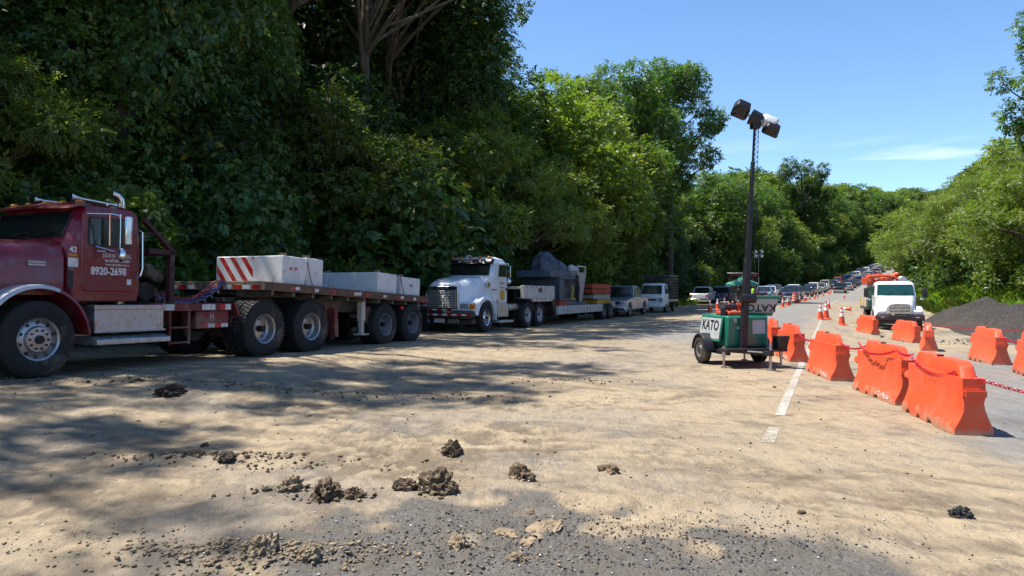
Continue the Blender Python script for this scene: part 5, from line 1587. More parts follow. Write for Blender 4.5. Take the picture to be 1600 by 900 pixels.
# ------------------------------------------------------------------ small white cage truck
def cage_truck():
    t = empty('small_cage_truck'); tag(t, 'small white cab-over truck with tall dark cage body, behind the silver pickup', 'truck')
    b = MB(); 
    def ring(z, xf, w, xb=-.55): return [(xf, -w + .12, z), (xf, w - .12, z), (xf - .14, w, z), (xb, w, z), (xb, -w, z), (xf - .14, -w, z)]
    b.loft([ring(.38, .92, .80), ring(.60, 1.0, .84), ring(1.15, .95, .85), ring(1.22, .90, .85), ring(1.84, .48, .76), ring(1.95, .30, .66, -.45)]); b.build('cab', WHITEP, t, .03)
    def scr(y0, y1, z0, z1, off):
        x = lambda z: .90 - (z - 1.22) * .42 / .62
        return [(x(z0) + off, y0, z0), (x(z0) + off, y1, z0), (x(z1) + off, y1 * .90, z1), (x(z1) + off, y0 * .90, z1)]
    b = MB(); b.add(scr(-.70, .70, 1.24, 1.80, .022) + scr(-.70, .70, 1.24, 1.80, .002), [(0, 1, 2, 3), (7, 6, 5, 4), (0, 1, 5, 4), (1, 2, 6, 5), (2, 3, 7, 6), (3, 0, 4, 7)]); b.build('windscreen', GLASS, t, .006)
    for sd in (1, -1):
        my = lambda v: [(x, y * sd, z) for x, y, z in v]
        b = MB(); b.add([(.62, .852, 1.22), (.0, .852, 1.22), (.0, .775, 1.80), (.38, .775, 1.80), (.62, .84, 1.22), (.0, .84, 1.22), (.0, .76, 1.80), (.38, .76, 1.80)], [(0, 1, 2, 3), (7, 6, 5, 4), (0, 1, 5, 4), (1, 2, 6, 5), (2, 3, 7, 6), (3, 0, 4, 7)]); b.v = my(b.v); b.build('window', GLASS, t)
        b = MB(); b.bx(.99, 1.02, .48, .80, .72, .98); b.v = my(b.v); b.build('headlight', HEADL, t, .03)
        b = MB(); b.bx(.62, .70, .9, 1.06, 1.25, 1.55); b.v = my(b.v); b.build('mirror', BLACKP, t, .02)
        wheel(t, .0, sd * .74, sd, .33, .2, .19, STEEL, 'front'); wheel(t, -2.4, sd * .74, sd, .33, .2, .19, STEEL, 'dish')
    b = MB(); b.bx(.95, 1.06, -.84, .84, .36, .58); b.build('bumper', WHITEP, t, .04)
    b = MB(); b.prism(rrect(-.36, .36, .80, .92, .03), 'x', .98, 1.012); b.build('grille', BLACKP, t)
    b = MB(); b.bx(1.055, 1.065, -.2, .2, .42, .54); b.build('number_plate', TAPEW, t)
    b = MB(); b.bx(-3.6, -.5, -.35, .35, .45, .62); b.build('chassis_frame', DARK, t)
    b = MB(); b.bx(-3.6, -.62, -.92, .92, .70, .86); b.build('load_bed', STEEL, t, .01)
    b = MB(); b.bx(-3.58, -.66, -.88, .88, 2.40, 2.50); b.build('cage_cover', TARP, t, .03)
    for x in (-3.58, -2.85, -2.12, -1.4, -.68):
        for y in (-.9, .9):
            b = MB(); b.bx(x - .025, x + .025, y - .025, y + .025, .86, 2.42); b.build('cage_post', DARK, t)
    for y in (-.905, .905):
        for k in range(7):
            b = MB(); b.bx(-3.58, -.68, y - .012, y + .012, 1.0 + k * .2, 1.12 + k * .2); b.build('cage_slat', DARK, t)
    for k in range(7):
        b = MB(); b.bx(-.70, -.676, -.9, .9, 1.0 + k * .2, 1.16 + k * .2); b.build('cage_slat', DARK, t)
    return t
place(cage_truck(), 48.6, -11.0, False, 0, .004)

# ------------------------------------------------------------------ white truck on the right shoulder with folded orange boom
def boom_truck():
    t = empty('boom_truck'); tag(t, 'white short-bonnet truck with folded orange boom facing the camera on the right shoulder', 'truck')
    def ring(z, xb, xf, w, c=.10): return [(xf - c, -w, z), (xf, -w + c * 1.8, z), (xf, w - c * 1.8, z), (xf - c, w, z), (xb + c * .6, w, z), (xb, w - c, z), (xb, -w + c, z), (xb + c * .6, -w, z)]
    b = MB(); b.loft([ring(.95, -2.1, -.55, 1.0), ring(1.75, -2.1, -.52, 1.02), ring(1.80, -2.1, -.56, 1.02), ring(2.42, -2.05, -.88, .96), ring(2.54, -1.95, -1.0, .88, .15), ring(2.58, -1.8, -1.1, .7, .2)]); b.build('cab', WHITEP, t, .025)
    def scr(y0, y1, z0, z1, off):
        x = lambda z: -.56 - (z - 1.80) * .32 / .62
        k = lambda z: 1 - .06 * (z - 1.8) / .62
        return [(x(z0) + off, y0 * k(z0), z0), (x(z0) + off, y1 * k(z0), z0), (x(z1) + off, y1 * k(z1), z1), (x(z1) + off, y0 * k(z1), z1)]
    def slab(b, q, q2): b.add(q + q2, [(0, 1, 2, 3), (7, 6, 5, 4), (0, 1, 5, 4), (1, 2, 6, 5), (2, 3, 7, 6), (3, 0, 4, 7)])
    b = MB(); slab(b, scr(-.92, .92, 1.82, 2.40, .012), scr(-.92, .92, 1.82, 2.40, -.01)); b.build('windscreen_seal', BLACKP, t)
    b = MB(); slab(b, scr(-.89, .89, 1.85, 2.37, .022), scr(-.89, .89, 1.85, 2.37, .004)); b.build('windscreen', GREENGLASS, t)
    for y in (.2, -.5):
        b = MB(); b.tube([(-.50, y, 1.83), (-.62, y + .38, 2.05)], .012, 5); b.build('wiper', BLACKP, t)
    b = MB(); rings = []
    for x, w, zt, zb in ((-.52, 1.0, 1.80, .95), (-.2, .95, 1.76, .95), (.4, .80, 1.63, .90), (.8, .72, 1.50, .86), (.98, .66, 1.36, .86)):
        rings.append([(x, -w, zb), (x, -w, zt - .34), (x, -w + .07, zt - .14), (x, -w + .24, zt - .03), (x, -w * .4, zt), (x, w * .4, zt), (x, w - .24, zt - .03), (x, w - .07, zt - .14), (x, w, zt - .34), (x, w, zb)])
    b.loft(rings); b.build('bonnet', WHITEP, t, smooth=True, angle=50)
    b = MB(); ell = [(.56 * math.copysign(abs(math.cos(a)) ** .55, math.cos(a)), 1.14 + .27 * math.copysign(abs(math.sin(a)) ** .6, math.sin(a))) for a in [2 * PI * i / 32 for i in range(32)]]
    b.prism(ell, 'x', .94, 1.02); g = b.build('grille', CHROME, t, .015)
    b = MB(); b.prism([(y * .9, 1.14 + (z - 1.14) * .86) for y, z in ell], 'x', 1.018, 1.026); b.build('grille_opening', DARK, g)
    for i in range(6):
        z = .94 + i * .075; w = .50 * (1 - (abs(z - 1.13) / .30) ** 2) ** .5
        b = MB(); b.bx(1.022, 1.045, -w, w, z, z + .035); b.build('grille_bar', CHROME, g, .006)
    for sd in (1, -1):
        my = lambda v: [(x, y * sd, z) for x, y, z in v]
        b = MB(); rings = []
        for i in range(15):
            a = R(5 + 165 * i / 14); c, s = math.cos(a), math.sin(a)
            rx, rz = .92 if c > 0 else .74, .76
            pt = lambda k, y: (k * rx * c, y, .50 + k * rz * s)
            rings.append([pt(1, .55), pt(1, 1.08), pt(.98, 1.15), pt(.94, 1.18), pt(.80, 1.18), pt(.80, 1.14), pt(.86, 1.08), pt(.92, .55)])
        b.loft(rings); b.v = my(b.v); b.build('front_fender', WHITEP, t, smooth=True, angle=50)
        b = MB(); b.bx(.72, 1.0, .62, 1.10, .80, 1.06); b.v = my(b.v); b.build('headlight_pod', WHITEP, t, .07)
        b = MB(); b.bx(.96, 1.01, .70, 1.04, .86, 1.0); b.v = my(b.v); b.build('headlight', HEADL, t, .03)
        b = MB(); b.prism(rrect(-1.85, -.95, 1.82, 2.36, .06), 'y', 1.0, 1.03); b.v = my(b.v); b.build('window', GREENGLASS, t)
        b = MB(); b.tube([(-.75, 1.0, 2.2), (-.7, 1.45, 2.2), (-.7, 1.45, 1.7), (-.7, 1.02, 1.68)], .014, 6); b.v = my(b.v); mb = b.build('mirror_bracket', DARK, t, smooth=True)
        b = MB(); b.bx(-.76, -.64, 1.32, 1.56, 1.72, 2.22); b.v = my(b.v); b.build('mirror_housing', BLACKP, mb, .03)
        b = MB(); b.bx(-.72, -.60, 1.2, 1.42, 1.55, 1.66); b.v = my(b.v); b.build('convex_mirror', STEEL, mb, .03)
        wheel(t, 0, sd * 1.02, sd, .50, .27, .285, STEEL, 'front')
        b = MB(); b.bx(-2.0, -1.1, .6, 1.08, .45, .92); b.v = my(b.v); b.build('step_box', ALU, t, .02)
    duals(t, -4.6, 1.18, .50, .25, .28, STEEL)
    b = MB(); b.bx(.82, 1.14, -1.16, 1.16, .52, .82); b.build('bumper', pm('dark_bumper', (.03, .018, .02), .4, 0, .1, 4, dust=.15), t, .05)
    tape_run(t, -1.1, -.55, 1.144, .68, .05, 3, 0, axis='y'); tape_run(t, .55, 1.1, 1.144, .68, .05, 3, 0, axis='y')
    b = MB(); b.bx(.5, 1.0, -1.0, 1.0, .34, .52); b.build('lower_valance', BLACKP, t, .03)
    b = MB()
    for y in (-.42, .42): b.bx(-6.4, .8, y - .05, y + .05, .72, .98)
    b.build('chassis_frame', DARK, t)
    TEAL = pm('dark_teal_paint', (.012, .105, .085), .4, 0, .1, 4, dust=.15)
    b = MB(); b.bx(-2.75, -2.22, -1.2, 1.2, 1.0, 2.32); b.build('green_cabinet', TEAL, t, .02)
    b = MB(); b.bx(-6.4, -2.2, -1.22, 1.22, .98, 1.14); b.build('load_bed', DARK, t, .01)
    for i in range(4):
        b = MB(); b.bx(-6.3 + i * .86, -5.5 + i * .86, 1.19, 1.24, 1.14, 1.62); b.build('side_board', CREAMST if i % 2 else YELLOWST, t, .01)
        b = MB(); b.bx(-6.3 + i * .86, -5.5 + i * .86, -1.24, -1.19, 1.14, 1.62); b.build('side_board', CREAMST if i % 2 else YELLOWST, t, .01)
    b = MB(); b.bx(-6.42, -6.38, .7, 1.2, .35, 1.0); b.bx(-4.0, -3.96, .70, 1.22, .40, 1.0); b.build('mud_flap', BLACKP, t)
    # folded boom, carried behind the cab towards its right-hand side
    OR = pm('orange_boom_paint', (.72, .085, .018), .4, 0, .12, 4, coat=.2, dust=.1)
    b = MB(); b.bx(-3.3, -2.9, -1.15, -.85, 1.14, 2.80); b.bx(-3.35, -2.85, -.3, .25, 1.14, 2.5); b.build('boom_column', OR, t, .03)
    for y0, y1, z0, z1, x0 in ((-1.18, -.80, 2.44, 2.86, -6.2), (-.72, -.36, 2.30, 2.72, -6.2), (-.25, .15, 2.36, 2.82, -5.8)):
        b = MB(); b.bx(x0, -2.85, y0, y1, z0, z1); b.build('boom_arm', OR, t, .03)
    b = MB(); b.tube([(-2.75, -1.1, 2.86), (-2.75, -.5, 2.92), (-2.75, .2, 2.86), (-2.75, .5, 2.6)], .08, 8); b.build('hydraulic_pipe', OR, t, smooth=True)
    for y, z in ((-.98, 2.95), (-.52, 2.86), (-.05, 2.95)):
        b = MB(); b.cyl((-5.6, y, z), (-3.0, y, z), .06, n=10); b.cyl((-3.0, y, z), (-2.65, y, z - .06), .035, n=8); b.build('hydraulic_ram', OR, t, smooth=True)
    for y in (-1.05, -.85, -.6, -.3, 0):
        b = MB(); b.tube([(-2.82, y, 1.2), (-2.74, y + .06, 1.9), (-2.70, y, 2.6), (-2.95, y - .02, 2.9), (-3.5, y - .05, 2.92)], .026, 6); b.build('hydraulic_hose', OR if y != -.6 else DARK, t, smooth=True)
    b = MB(); b.cyl((-3.2, .1, 2.75), (-3.2, .4, 3.0), .15, n=12); b.ball((-3.1, .42, 2.98), .14, 10, 6); b.build('boom_joint', OR, t, smooth=True)
    b = MB(); b.lathe([(.05, -.04), (.22, -.05), (.26, 0), (.22, .05), (.05, .04)], (-2.55, .62, 2.62), 'x', 24); b.build('hose_reel', STEEL, t, smooth=True)
    return t
bt = boom_truck()
place(bt, 39.3, 2.75, False, 0, .004, yaw=R(3.5))
bt.scale = (.88, .88, .90)
from mathutils import noise as mn
# ------------------------------------------------------------------ orange water-filled barriers
ORANGE = pm('orange_barrier_plastic', (0.66, 0.075, 0.022), 0.45, 0, 0.14, 2.5, dust=0.10, bump=0.12, bscale=18, spots=((0.70, 0.24, 0.14), 11, 0.66))
def barrier_plastic():
    m, n, l, b = new_mat('orange_barrier_faded')
    tc = n.new('ShaderNodeTexCoord'); oi = n.new('ShaderNodeObjectInfo'); v = tc.outputs['Object']
    c = mixrgb(n, l, oi.outputs['Random'], (0.68, 0.070, 0.018), (0.66, 0.105, 0.042))
    f, _ = noise_fac(n, l, v, 2.6, 6, .46, .66, .6)
    k = n.new('ShaderNodeMath'); k.operation = 'MULTIPLY'; k.inputs[1].default_value = .45; l.new(f, k.inputs[0])
    c = mixrgb(n, l, k.outputs[0], c, (0.62, 0.135, 0.070))
    f, _ = noise_fac(n, l, v, 16, 7, .60, .66, .75)
    k = n.new('ShaderNodeMath'); k.operation = 'MULTIPLY'; k.inputs[1].default_value = .6; l.new(f, k.inputs[0])
    c = mixrgb(n, l, k.outputs[0], c, (0.36, 0.16, 0.085))
    # mud splashed up from the road
    sp = n.new('ShaderNodeSeparateXYZ'); l.new(v, sp.inputs['Vector'])
    nz = n.new('ShaderNodeTexNoise'); nz.inputs['Scale'].default_value = 7; nz.inputs['Detail'].default_value = 7; nz.inputs['Roughness'].default_value = .7; l.new(v, nz.inputs['Vector'])
    ma = n.new('ShaderNodeMath'); ma.operation = 'MULTIPLY_ADD'; ma.inputs[1].default_value = -1.25; l.new(sp.outputs['Z'], ma.inputs[0]); l.new(nz.outputs['Fac'], ma.inputs[2])
    mr = n.new('ShaderNodeMapRange'); mr.inputs['From Min'].default_value = .36; mr.inputs['From Max'].default_value = .52; mr.inputs['To Max'].default_value = .75; l.new(ma.outputs[0], mr.inputs['Value'])
    c = mixrgb(n, l, mr.outputs['Result'], c, (0.36, 0.27, 0.18))
    l.new(c, b.inputs['Base Color']); b.inputs['Roughness'].default_value = .5
    bp = n.new('ShaderNodeBump'); bp.inputs['Strength'].default_value = .15; bp.inputs['Distance'].default_value = .02; l.new(nz.outputs['Fac'], bp.inputs['Height']); l.new(bp.outputs['Normal'], b.inputs['Normal'])
    return m
ORANGE = barrier_plastic()
FADED = pm('pale_scuff', (0.80, 0.55, 0.45), 0.6)
def barrier_mesh(flute, L=1.6):
    b = MB(); nx = 65
    zs = [0.0, .05, .10, .16, .24, .32, .40, .46, .52, .575]
    ws = [.205, .208, .205, .19, .165, .14, .125, .12, .12, .118]
    rings = []
    for i in range(nx):
        u = i / (nx - 1); x = -L / 2 + L * u
        e = min(u, 1 - u) * L              # distance from the nearer end
        endk = 1 - .12 * math.exp(-(e / .05) ** 2)
        side = []
        for z, w in zip(zs, ws):
            ww = w * endk
            rib = math.cos(2 * PI * x / .40)
            if flute: ww -= (.030 * (.5 - .5 * rib)) * min(1, e / .30) * (1 if z > .08 else .4)
            elif .10 <= z <= .25: ww += .008 * max(0, math.cos(2 * PI * x / .16)) * min(1, e / .4)
            # the end is drawn in below the coupling lug
            if e < .16 and .05 < z < .40: ww -= .05 * (1 - e / .16) * math.sin((z - .05) / .35 * PI)
            zz = z
            if z == 0.0:
                for cx in (-.5, -.16, .18):
                    if abs(x - cx) < .055: zz = .045
            side.append((x, ww, zz))
        ring = [(x, y, z) for x, y, z in side] + [(x, -y, z) for x, y, z in reversed(side)]
        rings.append(ring)
    b.loft(rings)
    return b
def crest_mesh(flute, L=1.6):
    b = MB(); rings = []
    n = 41
    for i in range(n):
        u = i / (n - 1); x = -L / 2 + .10 + (L - .20) * u
        e = min(u, 1 - u)
        zt = .575 + .165 * (1 - math.exp(-(e / .055) ** 2)) - .018 * math.exp(-((u - .47) / .05) ** 2) - .012 * u
        w = .080 - (.03 * (.5 - .5 * math.cos(2 * PI * x / .40)) if flute else .022 * (math.exp(-((u - .42) / .03) ** 2) + math.exp(-((u - .75) / .03) ** 2)))
        rings.append([(x, w, .56), (x, w * .96, zt - .03), (x, w * .75, zt), (x, -w * .75, zt), (x, -w * .96, zt - .03), (x, -w, .56)])
    b.loft(rings)
    return b
BAR = {}
def barrier(xa, ya, xb, yb, label, flute, z=None, dark=False):
    """from its far end (xa, ya) to its near end (xb, yb) on the ground"""
    r = empty('plastic_barrier')
    cx, cy = (xa + xb) / 2, (ya + yb) / 2
    k = st_xy(cx, cy)
    r.location = (cx, cy, (float(base_z(*k)) if z is None else z) + .006)
    r.rotation_euler = (0, 0, math.atan2(yb - ya, xb - xa))     # local +x towards the near end, +y to the right of the picture
    if flute not in BAR:
        q = []
        o = barrier_mesh(flute).build('barrier_body', ORANGE, None, smooth=True, angle=45); q.append(('barrier_body', o.data)); bpy.data.objects.remove(o)
        o = crest_mesh(flute).build('barrier_crest', ORANGE, None, smooth=True, angle=45); q.append(('barrier_crest', o.data)); bpy.data.objects.remove(o)
        for sg in (1, -1):
            o = MB().bx(sg * .80 - .14, sg * .80 + .045, -.11, .11, .37, .47).build('coupling_lug', ORANGE, None)
            bm = bmesh.new(); bm.from_mesh(o.data); bmesh.ops.bevel(bm, geom=bm.edges[:], offset=.02, segments=2, affect='EDGES'); bm.to_mesh(o.data); bm.free()
            q.append(('coupling_lug', o.data)); bpy.data.objects.remove(o)
        o = MB().cyl((-.08, 0, .725), (-.08, 0, .742), .035, n=14).build('filler_cap', BLACKP, None); q.append(('filler_cap', o.data)); bpy.data.objects.remove(o)
        if not flute:
            for i in range(5):
                xx = -.36 + i * .16
                o = MB().cyl((xx, -.100, .455), (xx, -.1225, .455), .009, n=8).build('bolt_hole', DARK, None); q.append(('bolt_hole', o.data)); bpy.data.objects.remove(o)
        BAR[flute] = q
    for nm, d in BAR[flute]:
        o = bpy.data.objects.new(nm, d); col.objects.link(o); o.parent = r
    M = face_M((.47, -.2045, .075), (1, 0, 0))
    lettering('Traffic.cr', .10, LETW, r, M, bold=.001)
    tag(r, label, 'barrier', 'orange plastic road barriers')
    return r
def st_xy(x, y):
    d = np.hypot(_X - x, _Y - y); j = int(np.argmin(d)); th = _th[j]
    return (_S[j] + (x - _X[j]) * math.sin(th) + (y - _Y[j]) * math.cos(th), (x - _X[j]) * math.cos(th) - (y - _Y[j]) * math.sin(th))
BP = [((6.62, 18.75), (6.20, 17.15), 'orange barrier farthest back in the left row, half hidden by the light tower', True),
      ((6.06, 16.35), (5.80, 14.75), 'fluted orange barrier right next to the light tower', True),
      ((5.53, 13.30), (5.30, 11.72), 'fluted orange barrier third along the left row, on the white line', True),
      ((5.25, 10.88), (5.06, 9.29), 'fluted orange barrier next to the nearest one', True),
      ((4.98, 8.98), (4.68, 7.40), 'largest nearest orange barrier with the red chain slung over it', False),
      ((14.5, 30.5), (14.38, 28.9), 'orange barrier at the left front corner of the white boom truck', False),
      ((13.75, 26.2), (13.65, 24.6), 'orange barrier in front of the white boom truck grille', False),
      ((11.85, 20.85), (11.10, 19.45), 'orange barrier seen end-on between the boom truck and the gravel heap', False),
      ((10.42, 16.4), (9.95, 14.85), 'orange barrier in front of the gravel heap', False),
      ((9.35, 13.35), (8.72, 11.9), 'orange barrier cut off by the right picture edge', False)]
for a, c, lb, fl in BP:
    barrier(a[0], a[1], c[0], c[1], lb, fl)

# ------------------------------------------------------------------ red plastic chain
REDCH = pm('red_plastic_chain', (0.55, 0.012, 0.03), 0.35)
def chain(pts, label, link=.055, r=.0052):
    P = [Vector(p) for p in pts]
    seg = [(P[i + 1] - P[i]).length for i in range(len(P) - 1)]; tot = sum(seg)
    b = MB(); n = int(tot / (link * .72)); k = 0; acc = 0
    def at(d):
        for i, s in enumerate(seg):
            if d <= s or i == len(seg) - 1: return P[i].lerp(P[i + 1], min(1, d / s)), (P[i + 1] - P[i]).normalized()
            d -= s
    for i in range(n):
        c, d = at(tot * (i + .5) / n)
        side = d.cross(Vector((0, 0, 1))).normalized(); up = side.cross(d)
        w = (side if i % 2 else up) * .7 + (up if i % 2 else -side) * .7
        pts2 = []
        for j in range(10):
            a = 2 * PI * j / 10
            pts2.append(c + d * (link * .5 * math.cos(a)) + w * (link * .30 * math.sin(a)))
        pts2.append(pts2[0]); b.tube(pts2, r, 5, cap=False)
    o = b.build('plastic_chain', REDCH, None, smooth=True)
    return tag(o, label, 'chain', 'red plastic chains on the barriers')
def sag(p, q, d, n=16):
    return [Vector(p).lerp(Vector(q), i / n) - Vector((0, 0, d * 4 * (i / n) * (1 - i / n))) for i in range(n + 1)]
b2n, b3f, b3n, b4f, b4n, b5f, b5n = (5.82, 14.9, .60), (5.50, 13.15, .60), (5.32, 11.85, .60), (5.23, 10.75, .66), (4.98, 9.40, .62), (4.97, 8.85, .66), (4.62, 7.50, .60)
chain(sag(b2n, b3f, .10), 'short dark red chain between the second and third left barriers')
chain(sag(b3n, b4f, .07), 'red chain between the third left barrier and the next nearer one')
chain(sag((5.10, 10.75, .70), (4.95, 10.0, .60), .05) + sag((4.95, 10.0, .60), (4.97, 9.5, .68), .02), 'red chain looped over the side of the next to nearest barrier')
chain(sag((4.97, 9.45, .70), (4.86, 8.85, .70), .04), 'red chain bridging the two nearest barriers')
chain(sag((4.82, 8.85, .69), (4.62, 7.62, .63), .12), 'red chain hanging in a loop across the face of the nearest barrier')
chain(sag((4.68, 7.42, .59), (5.75, 6.4, .37), .05) + sag((5.75, 6.4, .37), (7.0, 5.9, .42), .06), 'red chain running off from the nearest barrier to the right edge')
chain(sag((11.9, 21.2, .42), (16.8, 21.0, .25), .05), 'thin red chain strung in front of the gravel heap', link=.10)
chain(sag((10.0, 15.0, .50), (9.75, 13.2, .50), .08), 'red chain between the two barriers at the right edge')

# ------------------------------------------------------------------ cones and drums
CONE_O = pm('orange_cone_plastic', (0.70, 0.08, 0.025), 0.5, 0, 0.08, 4, dust=0.08)
REFLW = pm('white_reflective_band', (0.80, 0.80, 0.78), 0.4, 0, 0.06, 8)
def cone_proto():
    r = empty('traffic_cone')
    MB().lathe([(.001, .003), (.155, .003), (.155, .03), (.13, .05), (.026, .74), (.001, .74)], (0, 0, 0), 'z', 16).build('cone_body', CONE_O, r, smooth=True, angle=40)
    b = MB(); b.bx(-.19, .19, -.19, .19, 0, .028); b.build('cone_base', CONE_O, r, .01)
    for z0, z1 in ((.36, .50), (.56, .65)):
        rr = lambda z: .13 - (z - .05) * .104 / .69 + .003
        MB().lathe([(rr(z0) - .02, z0), (rr(z0), z0), (rr(z1), z1), (rr(z1) - .02, z1)], (0, 0, 0), 'z', 16).build('reflective_band', REFLW, r, smooth=True)
    return r
CP = cone_proto(); first = True
def put(proto, s, t, label, cat, group, rz=0.0, sc=1.0, tip=False, flag={}):
    r = copy_tree(proto); r.name = proto.name
    p = ground_point(s, t)
    r.location = (p.x, p.y, p.z + .006 + (.16 if tip else 0)); r.rotation_euler = (0, R(88) if tip else 0, rz); r.scale = (sc, sc, sc)
    tag(r, label, cat, group)
    return r
GC = 'orange traffic cones'
CS = [60.8, 65, 70, 75.5, 79.5, 83.5, 87, 92, 98, 104, 112, 121, 131, 137]
for i, s in enumerate(CS):
    put(CP, s, -3.72 + .12 * math.sin(i * 2.3), 'orange cone on the yellow centre line, %s from the camera end' % ordinal(i), 'cone', GC, i * .7, 1.0)
put(CP, 37.25, .33, 'orange cone with white bands alone on the right shoulder left of the boom truck', 'cone', GC, .3, 1.12)
put(CP, 39.8, -.62, 'front one of the two orange cones standing close together on the white line', 'cone', GC, .5, 1.15)
put(CP, 41.6, -.38, 'rear one of the two orange cones standing close together on the white line', 'cone', GC, .9, 1.25)
put(CP, 62.0, -.45, 'orange cone on the white line beyond the close pair', 'cone', GC, .2, 1.1)
put(CP, 110, -.3, 'small far orange cone on the white line left of the orange boom', 'cone', GC, .2)
put(CP, 64.0, 1.15, 'orange cone lying tipped over on the right shoulder', 'cone', GC, 2.6, 1.1, True)
put(CP, 50.1, -7.6, 'orange cone left of the light tower on the pale sand', 'cone', GC, .2, 1.15)
put(CP, 55.6, -7.9, 'left one of two overlapping orange cones behind the light tower', 'cone', GC, .7, 1.15)
put(CP, 56.6, -7.55, 'right one of two overlapping orange cones behind the light tower', 'cone', GC, .1, 1.25)
put(CP, 66.5, -8.0, 'orange cone in front of the green tent, left of the mast', 'cone', GC, .1, 1.3)
put(CP, 66, -6.7, 'orange cone just right of the mast foot behind the light tower', 'cone', GC, .1)
put(CP, 83.0, -6.4, 'orange cone before the pale blue car at the queue head', 'cone', GC, .1, 1.2)
def drum_proto():
    r = empty('traffic_drum')
    MB().lathe([(.001, .02), (.29, .02), (.30, .05), (.27, .10), (.265, .38), (.245, .40), (.245, .62), (.225, .64), (.225, .84), (.205, .86), (.20, .98), (.16, 1.0), (.001, 1.0)], (0, 0, 0), 'z', 20).build('drum_body', CONE_O, r, smooth=True, angle=40)
    MB().lathe([(.001, 0), (.36, 0), (.36, .06), (.28, .09), (.001, .09)], (0, 0, 0), 'z', 20).build('rubber_base', RUBBER, r, smooth=True)
    for z0, z1, rr in ((.16, .26, .271), (.44, .54, .249), (.68, .77, .229)):
        MB().lathe([(rr - .03, z0), (rr, z0), (rr, z1), (rr - .03, z1)], (0, 0, 0), 'z', 20).build('reflective_band', REFLW, r, smooth=True)
    b = MB(); b.tube([(-.1, 0, .98), (-.08, 0, 1.08), (.08, 0, 1.08), (.1, 0, .98)], .02, 6); b.build('handle', CONE_O, r, smooth=True)
    return r
DP = drum_proto(); GD = 'orange and white traffic drums'
put(DP, 84.1, -8.2, 'striped orange drum left of the floodlight stand', 'drum', GD)
put(DP, 83.5, -7.3, 'striped orange drum right of the floodlight stand', 'drum', GD)
put(DP, 79.0, -5.35, 'striped orange drum left of the dark blue pickup in the queue', 'drum', GD)
put(DP, 83.5, -4.35, 'striped orange drum right of the dark blue pickup in the queue', 'drum', GD)
for pr in (CP, DP):
    for ch in list(pr.children_recursive): bpy.data.objects.remove(ch)
    bpy.data.objects.remove(pr)

